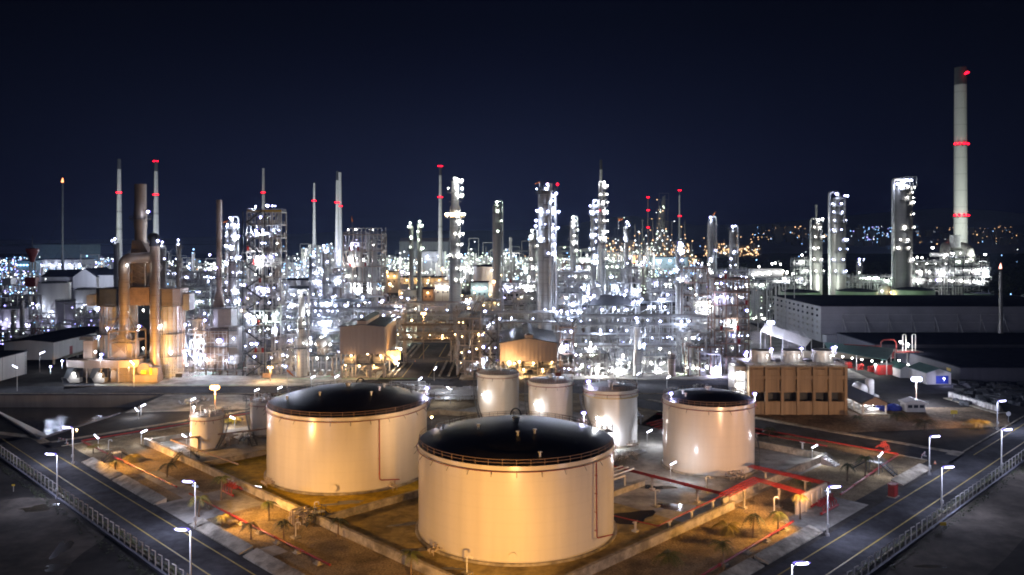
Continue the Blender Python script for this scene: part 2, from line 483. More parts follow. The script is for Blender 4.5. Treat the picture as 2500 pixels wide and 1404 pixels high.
# kerbs of the concrete plots and traffic islands with their white plinths
g = MB()
for (x0, x1, y0, y1) in ((-56, -47.5, 345, 387), (-34.5, -24, 345, 391), (-56, -46.5, 398, 451), (-35, -25, 403, 454)):
    g.prism([(x0 + 2.5, y0), (x1 - 2.5, y0), (x1, y0 + 2.5), (x1, y1 - 2.5), (x1 - 2.5, y1), (x0 + 2.5, y1), (x0, y1 - 2.5), (x0, y0 + 2.5)], 0.0, .16)
struct('traffic_island', g, 'paving')
g = MB()
for x, y0, y1 in ((-52.5, 347, 384), (-49.8, 347, 384), (-30.8, 348, 388), (-27, 348, 388), (-52.5, 402, 446), (-50, 402, 446), (-31.5, 407, 450), (-28.5, 407, 450)):
    g.span(x - .45, x + .45, y0, y1, .16, .75)
for x0, x1, y in ((-52.5, -49.8, 384), (-30.8, -27, 388), (-52.5, -50, 446), (-31.5, -28.5, 450)):
    g.span(x0, x1, y - .6, y, .16, .75)
struct('island_kerb', g, 'concrete')
# kerbs
g = MB()
def kerb(pts, w=.35, h=.16):
    for a, b_ in zip(pts[:-1], pts[1:]):
        g.bar((a[0], a[1], h / 2), (b_[0], b_[1], h / 2), w, h)
kerb([(-178, 326), (-62, 326), (-62, 340.6), (-57, 340.6)]); kerb([(-21, 340.6), (150, 340.6)]); kerb([(-420, 310.6), (-83, 310.6)]); kerb([(-60, 310.6), (120, 310.6)])
kerb([ST(105, 361.4), ST(207, 361.4)]); kerb([ST(112, 370), ST(200, 370)])
kerb([ST(329.5, 108), ST(329.5, 240)]); kerb([ST(347.5, 106), ST(347.5, 250)]); kerb([ST(352, 102), ST(470, 102)])
kerb([ST(85, 150), ST(85, 390)]); kerb([ST(150, 84), ST(480, 84)])
struct('kerb', g, 'concrete')
# wide pale kerb bands of the branch roads
flat('pavement', [stq(347.6, 351, 106, 250), stq(104, 200, 370.2, 373), stq(100, 104, 372, 392), stq(344, 352, 101.4, 106)] + strip_poly([ST(103, 384), (-168, 253), (-200, 274)], 3.0), .02, 'concrete')
# sloping concrete drain slabs along the yards
for nm, segs, left in (('drain_slab', ((330, 300), (298, 262), (236, 205), (203, 165)), True), ('drain_slab', ((318, 290), (228, 196), (194, 172), (170, 140)), False)):
    for a, b_ in segs:
        g = MB(); lo, hi = 102.6, 106.6
        q = [(lo, a, .25), (hi, a, 1.0), (hi, b_, 1.0), (lo, b_, .25)]
        P = [ST(s, t, z) if left else ST(t, s, z) for s, t, z in q]
        Q = [Vector((p.x, p.y, 0)) for p in P]
        order = [(0, 1, 2, 3), (7, 6, 5, 4), (4, 5, 1, 0), (5, 6, 2, 1), (6, 7, 3, 2), (7, 4, 0, 3)]
        g.add([tuple(p) for p in P + Q], order)
        struct(nm, g, 'concrete')
flat('concrete_apron', [stq(103, 128, 238, 262), stq(107.5, 113, 198, 205), stq(112, 119, 262, 300), stq(228, 262, 103, 115.6), stq(107.5, 112, 164, 170), [(-131, 277, 0), (-92, 283, 0), (-86, 300, 0), (-103, 309, 0), (-131, 309, 0)]], .0135, 'pad')
# outside the fence: bare sandy tracks and dark embankment
flat('embankment', [stq(60, 83, 70, 430), stq(84, 480, 72, 81.5)], .004, 'dirt')
rnd = random.Random(4)
def blob(cx, cy, rx, ry, n=22, rot=0.0, jag=.18):
    ps = []
    ph = [rnd.uniform(0, 6.28) for _ in range(4)]
    for i in range(n):
        a = 2 * PI * i / n
        k = 1 + jag * (math.sin(2 * a + ph[0]) + .7 * math.sin(3 * a + ph[1]) + .5 * math.sin(5 * a + ph[2])) * .6
        x, y = rx * k * math.cos(a), ry * k * math.sin(a)
        ps.append((cx + x * math.cos(rot) - y * math.sin(rot), cy + x * math.sin(rot) + y * math.cos(rot)))
    return ps
p1, p2 = G(60, 1290), G(2330, 1290)
flat('sandy_path', [blob(p1.x - 2, p1.y - 6, 17, 32, 26, .72), blob(p2.x + 9, p2.y + 4, 58, 8.5, 30, PI / 4, .10)], .006, 'sand')
flat('muddy_puddle', [blob(*G(140, 1385)[:2], 2.6, 1.4, 16, .3, .5), blob(*G(150, 1340)[:2], 1.0, 5.5, 18, .25, .6), blob(*G(95, 1240)[:2], 4, 2.0, 16, .2, .5), blob(*G(2272, 1383)[:2], 2.5, .9, 16, 0, .3),
      blob(*G(1540, 1262)[:2], 6.5, 3.0, 18, .3, .4), blob(*G(1655, 1238)[:2], 4.5, 2.6, 18, .2, .4), blob(*G(605, 1192)[:2], 3.0, 1.6, 14, 0, .4),
      blob(*G(840, 1228)[:2], 5, 1.2, 14, .2, .5), blob(*G(905, 1235)[:2], 2.5, .6, 12, .2, .5), blob(*G(1010, 1345)[:2], 5, 1.6, 14, .4, .5), blob(*G(990, 1280)[:2], 3, 1.0, 14, .2, .5),
      blob(*G(1105, 1388)[:2], 2, .6, 12, 0, .4), blob(*G(1600, 1190)[:2], 4, 2, 14, .1, .5)], .012, 'puddle')

# distant hills
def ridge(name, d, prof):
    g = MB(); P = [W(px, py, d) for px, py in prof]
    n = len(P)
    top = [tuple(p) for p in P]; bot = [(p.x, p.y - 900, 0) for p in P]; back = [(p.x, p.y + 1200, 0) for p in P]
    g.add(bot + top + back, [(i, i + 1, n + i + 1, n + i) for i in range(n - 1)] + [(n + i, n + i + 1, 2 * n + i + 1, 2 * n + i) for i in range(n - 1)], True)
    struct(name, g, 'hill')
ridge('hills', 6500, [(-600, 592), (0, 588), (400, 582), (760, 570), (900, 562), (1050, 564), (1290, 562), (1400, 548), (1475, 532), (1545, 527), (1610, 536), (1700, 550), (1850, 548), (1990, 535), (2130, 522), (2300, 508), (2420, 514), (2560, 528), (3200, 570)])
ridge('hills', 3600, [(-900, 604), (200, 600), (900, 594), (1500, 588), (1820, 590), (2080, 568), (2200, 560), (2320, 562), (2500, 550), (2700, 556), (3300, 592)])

# ================================================================== STORAGE TANKS
def tank(label, c, R, h, shell='tank_paint', roof='tank_roof_shade', stair=None, riser=None, manhole=None, rise=None, posts=None, band=False, ring=True, rails=True):
    cx, cy = c
    t = thing('storage_tank', label, 'storage tank', (cx, cy, 0))
    n = 96 if R > 15 else 56
    b = MB(); b.lathe((cx, cy, 0), [(R + .7, 0), (R + .7, .45), (R + .25, .5)], n); b.build('foundation', 'concrete', t)
    b = MB(); b.lathe((cx, cy, 0), [(R + .12, .45), (R + .12, .6), (R, .62), (R, h - .35), (R + .16, h - .33), (R + .16, h), (R - .05, h)], n)
    if band: b.lathe((cx, cy, 0), [(R, h - 2.4), (R + .25, h - 2.38), (R + .25, h - 2.1), (R, h - 2.08)], n)
    b.build('shell', shell, t)
    rise = rise or R * .185
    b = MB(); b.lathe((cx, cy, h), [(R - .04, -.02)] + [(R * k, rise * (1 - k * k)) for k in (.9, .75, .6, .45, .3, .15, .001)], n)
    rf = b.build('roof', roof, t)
    rr = random.Random(int(R * 100 + cx))
    b = MB()                                          # vents and gauge hatches on the roof
    for k in range(7 if R > 10 else 4):
        a = rr.uniform(0, 6.28); q = R * rr.uniform(.35, .9); z = h + rise * (1 - (q / R) ** 2)
        b.lathe((cx + q * math.cos(a), cy + q * math.sin(a), z - .05), [(.22, 0), (.22, .8), (.4, .8), (.4, 1.0), (.001, 1.1)], 8)
    b.lathe((cx, cy, h + rise - .05), [(.6, 0), (.6, .7), (.9, .7), (.9, 1.0), (.001, 1.2)], 12)
    b.build('roof_vent', 'galv', t)
    if R > 15:
        b = MB(); pts = []
        for k in range(9): a = .2 + k * .05; pts.append((cx + R * .72 * math.cos(a + .4), cy + R * .72 * math.sin(a + .4), h + rise * .48 + .5))
        for k in range(13):
            a = PI * k / 12; b.bar((cx - 1.2 * math.cos(a), cy + R * .86, h + rise * .3 + 1.6 * math.sin(a)), (cx - 1.2 * math.cos(a + .26), cy + R * .86, h + rise * .3 + 1.6 * math.sin(a + .26)), .28)
        b.build('vent_hoop', 'steel_dark', t)
    if rails:
        ring_p = [(cx + (R - .1) * math.cos(2 * PI * k / 48), cy + (R - .1) * math.sin(2 * PI * k / 48), h) for k in range(48)]
        b = MB(); rail(b, ring_p, 1.15, 2.7 if R > 15 else 1.8, .075, True); b.build('roof_railing', 'steel_brown', t)
        if R > 10:
            arc = [(cx + R * .8 * math.cos(a), cy + R * .8 * math.sin(a), h + rise * .36) for a in [.15 + k * .12 for k in range(22)]]
            b = MB(); rail(b, arc, 1.0, 2.6, .07); b.build('walkway_railing', 'steel_dark', t)
    if ring:
        b = MB(); rp = [(cx + (R + .35) * math.cos(2 * PI * k / 64), cy + (R + .35) * math.sin(2 * PI * k / 64), h - 1.0) for k in range(65)]
        b.tube(rp, .085, 6); sr = b.build('spray_ring', 'red_dark', t)
        b = MB()
        for k in range(28 if R > 15 else 14):
            a = 2 * PI * k / (28 if R > 15 else 14); e = Vector((math.cos(a), math.sin(a), 0)); o = Vector((cx, cy, h - 1.0))
            b.tube([o + e * (R + .05), o + e * (R + .35), o + e * (R + 1.0) + Vector((0, 0, -.8))], .06, 4)
        b.build('spray_nozzle', 'steel_dark', sr)
    if riser is not None:
        a = math.radians(riser); e = Vector((math.cos(a), math.sin(a), 0)); o = Vector((cx, cy, 0)); q = Vector((-e.y, e.x, 0))
        b = MB(); b.tube(bend([o + e * (R + .35) + Vector((0, 0, h - 1)), o + e * (R + .5) + Vector((0, 0, 2.6)), o + e * (R + .6) + q * 5 + Vector((0, 0, 2.0))], .6), .13, 6)
        for z in (4, 7.5, 11, 14.5): b.bar(o + e * R + Vector((0, 0, min(z, h - 2))), o + e * (R + .6) + Vector((0, 0, min(z, h - 2))), .12)
        b.build('fire_riser', 'red_paint', t)
    if manhole is not None:
        a = math.radians(manhole); e = Vector((math.cos(a), math.sin(a), 0))
        b = MB(); b.tube([Vector((cx, cy, 1.7)) + e * (R - .1), Vector((cx, cy, 1.7)) + e * (R + .35)], .62, 16)
        mh = b.build('manhole', shell, t); b = MB(); b.tube([Vector((cx, cy, 1.7)) + e * (R + .35), Vector((cx, cy, 1.7)) + e * (R + .45)], .78, 16); b.build('cover', shell, mh)
    if stair is not None:
        a0, a1 = math.radians(stair[0]), math.radians(stair[1]); m = int(h / .32)
        b = MB()
        for i in range(m + 1):
            a = a0 + (a1 - a0) * i / m; z = .6 + (h - .6) * i / m; e = Vector((math.cos(a), math.sin(a), 0))
            o = Vector((cx, cy, z)) + e * (R + .65); b.box(o, (1.1, .34, .07), a)
        treads = b; b = MB()
        for dr in (.12, 1.2):
            pts = [Vector((cx, cy, .55 + (h - .6) * i / m)) + Vector((math.cos(a0 + (a1 - a0) * i / m), math.sin(a0 + (a1 - a0) * i / m), 0)) * (R + dr) for i in range(0, m + 1, 2)]
            for p, q in zip(pts[:-1], pts[1:]): b.bar(p, q, .08, .3)
            if dr > 1: rail(b, pts, 1.1, 1.6, .07)
        e = Vector((math.cos(a1), math.sin(a1), 0)); o = Vector((cx, cy, h)) + e * (R + .9)
        b.box(o + Vector((0, 0, -.1)), (2.2, 2.2, .12), a1)
        rail(b, [o + Vector((-1.1, -1.1, 0)), o + Vector((1.1, -1.1, 0)), o + Vector((1.1, 1.1, 0)), o + Vector((-1.1, 1.1, 0))], 1.2, 1.1, .08, True)
        treads.build('stair_tread', 'steel_dark', b.build('stairway', 'steel_dark', t))
    return t
def valves(t, c, R, ang, n=3, seed=0):                # nozzle, valves and outlet pipe at the foot of a tank
    rr = random.Random(seed); cx, cy = c; a = math.radians(ang); e = Vector((math.cos(a), math.sin(a), 0)); q = Vector((-e.y, e.x, 0))
    b = MB()
    for k in range(n):
        o = Vector((cx, cy, .9)) + e * R + q * (k - n / 2) * 1.1
        b.tube([o, o + e * 2.4], .2, 8); b.tube([o + e * 1.1 + Vector((0, 0, -.3)), o + e * 1.1 + Vector((0, 0, .9))], .16, 8); b.box(o + e * 1.1 + Vector((0, 0, .95)), (.5, .5, .08)); b.box(o + e * 2.2, (.5, .5, .5))
        b.bar(o + e * 2.0, o + e * 2.0 + Vector((0, 0, -.9)), .15)
    b.build('outlet_valve', 'steel_warm', t)
TF = tank('largest storage tank, cream shell and shade-dark domed roof, inside the corner of the bund walls', (.85, 169), 20, 18, riser=-42, manhole=-92, stair=(70, 20))
valves(TF, (.85, 169), 20, -135, 2, 1)
TL = tank('cream storage tank with shade-dark roof and red riser, between biggest tank and small white tanks', (-41.9, 209.6), 20, 17.8, riser=-58, manhole=-88, stair=(70, 10))
valves(TL, (-41.9, 209.6), 20, -140, 3, 2); valves(TL, (-41.9, 209.6), 20, -48, 2, 3)
TR = tank('tall cream storage tank with shade-dark roof in front of the concrete cooling tower', (51.35, 214.4), 11.7, 17.5, stair=(-28, 60), riser=None)
valves(TR, (51.35, 214.4), 11.7, -70, 5, 4)
T3 = tank('pale storage tank with a yellow band below its rim, beside the tall cream tank', (28.7, 239), 7.8, 15.9, 'tank_white', 'tank_roof_pale', stair=(250, 165), rise=1.0, band=True)
valves(T3, (28.7, 239), 7.8, -50, 3, 5)
b = MB(); b.lathe((28.7, 239, 13.75), [(7.84, 0), (7.98, .02), (7.98, .2), (7.84, .22)], 56); b.build('yellow_band', 'yellow_paint', T3)
T2 = tank('pale storage tank in the middle of the three standing behind the biggest tank', (11.75, 250), 6.75, 15.9, 'tank_white', 'tank_roof_pale', stair=(225, 160), rise=.9)
T1 = tank('pale storage tank at the pump yard end of the three behind the biggest tank', (-4.5, 265), 6.76, 15.9, 'tank_white', 'tank_roof_pale', stair=(230, 160), rise=.9)
S1 = tank('small white tank crowded with roof pipes, under the orange floodlight', (-86.6, 232.6), 4.54, 9.3, 'tank_white', 'tank_roof_pale', stair=(-40, 40), rise=.5)
S2 = tank('small white tank half hidden behind the wide cream tank with the red riser', (-74.6, 249), 4.8, 10, 'tank_white', 'tank_roof_pale', stair=(240, 180), rise=.5)
for t, (cx, cy), R, h in ((S1, (-86.6, 232.6), 4.54, 9.3), (S2, (-74.6, 249), 4.8, 10), (T3, (28.7, 239), 7.8, 15.9)):
    rr = random.Random(int(R * 10)); b = MB()
    for k in range(9):
        a = rr.uniform(0, 6.28); q = rr.uniform(.2, .9) * R; x, y = cx + q * math.cos(a), cy + q * math.sin(a); H_ = rr.uniform(.8, 2.2)
        b.tube(bend([(x, y, h), (x, y, h + H_), (x + rr.uniform(-1.5, 1.5), y + rr.uniform(-1, 1), h + H_)], .3, 3), .12, 6)
    b.build('roof_pipework', 'galv', t)
# lamps fixed to the tanks: round bulkhead lights washing the shells
for t, px, py, dd, r in ((T1, 1181, 962, 259.5, .55), (T2, 1309, 985, 245, .6), (T3, 1469, 1024, 232.5, .65)):
    p = W(px, py, dd); p.y -= 1.4
    lamp(t, p, r, 'lamp_white', 1.2, power=550)
lamp(TF, W(1232, 1042, 188), .4, 'lamp_violet', 1.4); lamp(TF, (18.6, 178.8, 20.2), .38, 'lamp_white', 2); lamp(TF, (16, 182.5, 20.4), .4, 'lamp_violet', 2.2)
lamp(TL, (-22.5, 216.5, 19.6), .45, 'lamp_violet', 1.8); lamp(TR, (62.6, 211, 19.2), .4, 'lamp_violet', 2); lamp(TR, (41.0, 211, 19.3), .4, 'lamp_violet', 2)
lamp(T3, (22, 235.2, 18.0), .5, 'lamp_violet', 2); lamp(S1, (-89.3, 230, 11.8), .35, 'lamp_white', 2.4)

spot('flood_and_fill_beam', (8, 187.5, 20.6), (8, 252, 9), 24000, (1, .76, .54), 75, TF, .4)
lamp(TF, (-17.6, 179.5, 20.2), .3, 'lamp_warm', 1.8, every=0)  # added lamp to go with the fill beam below
spot('flood_and_fill_beam', (-18.4, 180.6, 20.2), (-24, 214, 8), 11000, (1, .62, .34), 95, TF, .4)  # fill light added to brighten the dark side of the next tank
spot('flood_and_fill_beam', (-24, 224, 20.2), (-4, 262, 9), 16000, (1, .82, .64), 70, TL, .4)
# containment walls round the tanks
def wall(label, pts, h=1.5, w=.55, m='concrete', closed=False):
    P = [ST(*p) for p in pts]; c = P[0]
    b = MB()
    for a, e in zip(P[:-1], P[1:]):
        d = (e - a).normalized() * w / 2
        b.bar((a[0], a[1], h / 2), (e[0] + d[0], e[1] + d[1], h / 2), w, h)
        b.bar((a[0], a[1], h + .06), (e[0] + d[0], e[1] + d[1], h + .06), w + .25, .12)
    return tag(b.build('containment_wall', m), label, 'wall')
wall('long low concrete wall between the palm yard and the two widest tanks', [(130, 341), (130, 131)], 1.7)
wall('low concrete wall ending under the red pipe bundle, beside the biggest tank', [(131, 131), (228, 131.2)], 1.7)
wall('low concrete wall splitting the two widest tanks apart', [(131, 210), (207, 210)], 1.4)
wall('low concrete wall closing off the small white tanks', [(131, 292), (207, 292)], 1.3)
wall('low concrete wall at the road end of the small white tanks', [(131, 340), (160, 340)], 1.3)
wall('stub of concrete wall beside grey pipes directly behind the biggest tank', [(208, 165), (228, 165)], 1.2)
wall('low concrete wall round the foot of the tall cream tank ending at steps', [(228, 135), (302, 135), (302, 200)], 1.7)
wall('concrete wall behind the three pale tanks, along the pump yard', [(207, 300), (250, 300), (290, 215)], 1.6)
# ================================================================== TANK FARM FURNITURE
def pipe_line(label, paths, m='red_paint', r=.3, sup=None, supm='concrete', supstep=7.0, name='fire_main', cat='pipe', flanges=True):
    P0 = paths[0][0]
    t = thing(name, label, cat, (P0[0], P0[1], 0))
    for path in paths:
        b = MB(); b.tube(bend(path, r * 2.5, 4), r, 10)
        if flanges:
            for a, e in zip(path[:-1], path[1:]):
                a = Vector(a); e = Vector(e); L = (e - a).length; n = int(L / 11)
                for k in range(1, n + 1):
                    q = a.lerp(e, k / (n + 1)); d = (e - a).normalized() * .12; b.tube([q - d, q + d], r * 1.45, 10)
        b.build('pipe', m, t)
    if sup:
        for path in paths[:1]:
            for a, e in zip(path[:-1], path[1:]):
                a = Vector(a); e = Vector(e); L = (e - a).length
                if abs(a.z - e.z) > 1: continue
                n = max(1, int(L / supstep))
                for k in range(n):
                    q = a.lerp(e, (k + .5) / n)
                    b = MB()
                    if q.z < 1.4: b.box((q.x, q.y, q.z / 2 - r / 2), (.9, .9, max(.2, q.z - r)), PI / 4); b.box((q.x, q.y, .1), (1.5, 1.5, .2), PI / 4)
                    else: b.box((q.x, q.y, (q.z - r) / 2), (.35, .35, q.z - r), PI / 4); b.box((q.x, q.y, .2), (1.1, 1.1, .4), PI / 4); b.box((q.x, q.y, q.z - r - .1), (1.5, .35, .2), PI / 4 if sup == 't' else -PI / 4)
                    b.build('pipe_support', supm, t)
    return t
pipe_line('long red fire main on low blocks through the palm yard under the wide tanks', [[ST(114.5, 180, .8), ST(114, 262, .8)], [ST(114, 272, .8), ST(112.5, 338, .8), ST(112, 360.5, .8), ST(205, 360.7, .8)]], sup='s', r=.21)
pipe_line('long red fire main passing under the crossover steps towards the road corner', [[ST(170, 109.5, .8), ST(228, 111.5, .8)], [ST(262, 112, .9), ST(326, 117, .9), ST(325, 215, .9)]], sup='t', r=.22)
pipe_line('second red pipe on white posts above the wall of the tall cream tank', [[ST(306, 136, 3.2), ST(307, 215, 3.2)]], sup='s', r=.16, supm='tank_white', supstep=12)
pipe_line('red pipe on tall posts crossing bare concrete between two wide tanks', [[ST(226, 186, 3.2), ST(226, 134, 3.2)], [ST(227.2, 186, 3.2), ST(227.2, 134, 3.2)]], sup='s', r=.2, supm='steel_warm', supstep=12)
pipe_line('thin red pipe on cream posts beside the biggest tank, parallel to its wall', [[ST(190, 148, 2.2), ST(192, 134, 2.2), ST(226, 133.6, 3)]], sup='t', r=.12, supm='tank_paint', supstep=7)
pipe_line('brown pipe on tall trestles in front of the small white tanks', [[ST(131, 318, 4.0), ST(208, 296, 4.2)], [ST(131, 318, 4.0), ST(133.5, 268, 4.0)]], m='steel_brown', sup='t', r=.22, supm='concrete', supstep=14, name='product_pipe')
t = pipe_line('rack of red sprinkler pipes bending down behind the concrete blast wall', [[ST(222, 129 + k * 1.15, 4.0), ST(240 + k * 1.15, 129 + k * 1.15, 4.6), ST(240 + k * 1.15, 115, 4.0)] for k in range(4)], sup='t', r=.10, supm='concrete', supstep=7, name='sprinkler_rack')
pipe_line('second rack of red sprinkler pipes running straight to the blast wall', [[ST(258 + k * 1.1, 143, 3.4), ST(258 + k * 1.1, 115, 3.2)] for k in range(4)], sup='s', r=.10, supm='concrete', supstep=9, name='sprinkler_rack')
pipe_line('grey product pipes lying between the tall cream tank and the biggest tank', [[ST(212, 192 - k * 1.1, .7), ST(262, 192 - k * 1.1, .7)] for k in range(4)], m='galv', sup='t', r=.2, supstep=10, name='product_pipe')
pipe_line('bundle of galvanised pipes running from the pump yard past the pale tanks', [[ST(211 + k * .9, 212, 1.0), ST(211 + k * .9, 318, 1.0)] for k in range(12)], m='galv', sup='s', r=.22, supstep=12, name='product_pipe')
pipe_line('red pipes stacked in the gap between the yellow banded tank and the tall tank', [[ST(290, 200 + k * 2.0, 1.6 + .3 * k), ST(330, 200 + k * 2.0, 1.6 + .3 * k)] for k in range(5)], sup='t', r=.2, supstep=9, name='fire_main', m='red_paint')
# valve manifolds
def manifold(label, o, rz, n=5, m='red_paint'):
    t = thing('valve_manifold', label, 'valve manifold', (o[0], o[1], 0)); cr, sr = math.cos(rz), math.sin(rz)
    def L(x, y, z): return Vector((o[0] + x * cr - y * sr, o[1] + x * sr + y * cr, z))
    b = MB(); b.tube([L(-n * .7, 0, .8), L(n * .7, 0, .8)], .28, 10); b.tube([L(-n * .7, 2.2, 1.8), L(n * .7, 2.2, 1.8)], .2, 10); b.build('header', m, t)
    for k in range(n):
        x = (k - (n - 1) / 2) * 1.3
        b = MB(); b.tube(bend([L(x, 0, .8), L(x, 0, 2.2), L(x, 2.2, 2.2), L(x, 2.2, 1.8)], .4, 3), .12, 8); b.tube([L(x, .9, 2.2), L(x, .9, 3.2)], .12, 6); b.build('branch', m, t)
        b = MB(); b.lathe(L(x, .9, 3.2), [(.4, 0), (.4, .08), (.001, .08)], 10); b.tube([L(x, .5, 2.2), L(x, 1.3, 2.2)], .34, 10); b.build('hand_wheel', 'red_dark', t)
    return t
manifold('red valve manifold with hand wheels on the apron in front of the blast wall', ST(246, 108.5), PI / 4, 6)
manifold('red valve manifold beside the lamp pole with floodlights in the palm yard', ST(123, 254), -PI / 4, 4, 'red_dark')
t = manifold('red valve manifold at the road junction beside metal crossover steps', ST(328, 122), PI / 4, 3, 'red_dark')
# concrete blast wall with a ribbed face
t = thing('blast_wall', 'leaning shade of a tall concrete blast wall with red pipes going through it'.replace('leaning shade of a ', ''), 'wall', tuple(ST(247, 116)))
b = MB(); b.bar(ST(237, 115, 1.9), ST(258, 115, 1.9), .5, 3.8); b.build('slab', 'wall_cream', t)
for k in range(6):
    b = MB(); b.bar(ST(238.5 + k * 3.6, 114.2, 0), ST(238.5 + k * 3.6, 114.2, 3.4), .3, .3); b.build('rib', 'wall_cream', t)
# crossover steps
def crossover(label, o, rz, wid=1.3, run=2.4, h=2.0, top=2.2):
    t = thing('crossover_steps', label, 'steps', (o[0], o[1], 0)); cr, sr = math.cos(rz), math.sin(rz)
    def L(x, y, z): return Vector((o[0] + x * cr - y * sr, o[1] + x * sr + y * cr, z))
    b = MB()
    for sgn in (-1, 1):
        for k in range(6):
            c = L(sgn * (top / 2 + run * (5 - k + .5) / 6), 0, h * (k + .6) / 6); b.box(c, (.36, wid, .07), rz)
    b.build('tread', 'grating', t)
    b = MB(); b.box(L(0, 0, h), (top, wid, .1), rz); b.build('landing', 'galv', t)
    b = MB()
    for y in (-wid / 2, wid / 2):
        for sgn in (-1, 1): b.bar(L(sgn * (top / 2 + run), y, .1), L(sgn * top / 2, y, h), .07, .28)
        rail(b, [L(-top / 2 - run, y, 0), L(-top / 2, y, h), L(top / 2, y, h), L(top / 2 + run, y, 0)], 1.1, 1.3, .07)
        for sgn in (-1, 1): b.bar(L(sgn * top / 2, y, 0), L(sgn * top / 2, y, h), .12)
    b.build('railing', 'steel_dark', t)
    return t
crossover('steel crossover steps arching over the red main near the road corner', ST(300, 116), -PI / 4, 2.0, 3.6, 2.6, 3.2)
crossover('steel steps over the palm yard fire main at its far bend', ST(113.3, 325), PI / 4, 1.6, 2.4, 2.0)
crossover('small steel steps over the containment wall at the meeting of two walls', ST(131, 212), PI / 4, 1.6, 2.2, 2.2, 2.4)
crossover('steel steps over grey pipes at the foot of the tall cream tank', ST(246, 186), PI / 4, 1.6, 2.6, 2.2, 2.6)
crossover('steel steps over pipes next to the small white tank under the orange flood', ST(160, 312), -PI / 4, 1.6, 2.6, 2.2, 2.6)
crossover('steel steps over the brown pipe trestle by the palm yard wall', ST(131.5, 306), PI / 4, 1.6, 2.4, 2.4, 2.2)
t = thing('steps', 'white concrete steps down the end of the tall tank wall', 'steps', tuple(ST(300, 130)))
for k in range(6):
    b = MB(); q = ST(298 + 0, 133.5 - k * .9, 0); b.box((q.x, q.y, (1.7 - k * .28) / 2), (.64, 2.6, 1.7 - k * .28), -PI / 4); b.build('step', 'tank_white', t)
b = MB(); rail(b, [ST(296.3, 134, 1.7), ST(296.3, 129, .1)], 1.0, 1, .07); rail(b, [ST(299.7, 134, 1.7), ST(299.7, 129, .1)], 1.0, 1, .07); b.build('railing', 'steel_dark', t)
# valve gear at the meeting of the walls
rr = random.Random(11)
def cluster(name, label, cat, o, sx, sy, h, n, m, seed, rz=PI / 4, r=(.08, .22)):
    rr = random.Random(seed); t = thing(name, label, cat, (o[0], o[1], 0)); cr, sr = math.cos(rz), math.sin(rz)
    def L(x, y, z): return Vector((o[0] + x * cr - y * sr, o[1] + x * sr + y * cr, z))
    b = MB()
    for k in range(n):
        x, y = rr.uniform(-sx, sx), rr.uniform(-sy, sy); z = rr.uniform(.4, h); q = rr.uniform(*r)
        if k % 2: pts = [L(x, y, 0), L(x, y, z), L(rr.uniform(-sx, sx), y, z)]
        else: pts = [L(x, y, z), L(x, rr.uniform(-sy, sy), z), L(x, y * .3, z * .5)]
        b.tube(bend(pts, .3, 3), q, 6)
    b.build('pipework', m, t)
    for k in range(max(2, n // 6)):
        b = MB(); x, y = rr.uniform(-sx, sx), rr.uniform(-sy, sy); z = rr.uniform(.6, h * .6)
        b.tube([L(x - .4, y, z), L(x + .4, y, z)], .3, 8); b.tube([L(x, y, z), L(x, y, z + .8)], .1, 6); b.lathe(L(x, y, z + .8), [(.35, 0), (.35, .07), (.001, .07)], 8); b.build('valve', 'steel_warm', t)
    return t
cluster('valve_station', 'rusty valve station beside the low wall between the two widest tanks', 'valve station', ST(127.5, 214), 3.0, 2.0, 3.0, 14, 'steel_warm', 3)
cluster('valve_station', 'valve station of grey pipes among puddles by the tall cream tank', 'valve station', ST(236, 196), 4, 3, 1.8, 26, 'galv', 4)
cluster('valve_station', 'valve station beside the small white tank under the orange flood', 'valve station', ST(152, 318), 4, 3, 2.6, 26, 'steel_warm', 5)
cluster('valve_station', 'yellow railed valve station at the roadside end of the small tanks', 'valve station', ST(170, 352), 6, 3, 1.6, 22, 'yellow_paint', 6)
cluster('valve_station', 'pump skid of grey pipes on the apron beside the pond', 'pump skid', (-114, 293), 5, 3, 1.6, 22, 'galv', 7)
cluster('pump_yard', 'pump yard of bright galvanised pipes between the wide cream tank and pale tanks', 'pump yard', G(1105, 970), 15, 9, 3.2, 110, 'galv', 8, 0, (.1, .3))
cluster('pump_yard', 'pump yard behind the yellow banded tank', 'pump yard', (33, 268), 9, 8, 2.6, 60, 'galv', 9, 0, (.1, .26))
cluster('pump_yard', 'pump yard between the wide cream tank and the inner road', 'pump yard', G(985, 950), 10, 4, 2.6, 46, 'galv', 10, 0, (.1, .26))
# shelter between brown trestles (pipe frame) behind biggest tank
t = thing('pipe_portal', 'white portal frame carrying grey pipes beside the biggest tank', 'pipe frame', tuple(ST(214, 170)))
b = MB()
for s in (211, 219):
    for tt in (166, 175): b.bar(ST(s, tt, 0), ST(s, tt, 3.6), .35)
    b.bar(ST(s, 166, 3.6), ST(s, 175, 3.6), .35)
for tt in (166, 175): b.bar(ST(211, tt, 3.6), ST(219, tt, 3.6), .35)
b.build('frame', 'tank_white', t)
for k in range(3):
    b = MB(); b.tube([ST(205, 167.5 + k * 2.4, 4.0), ST(226, 167.5 + k * 2.4, 4.0)], .2, 8); b.build('pipe', 'galv', t)
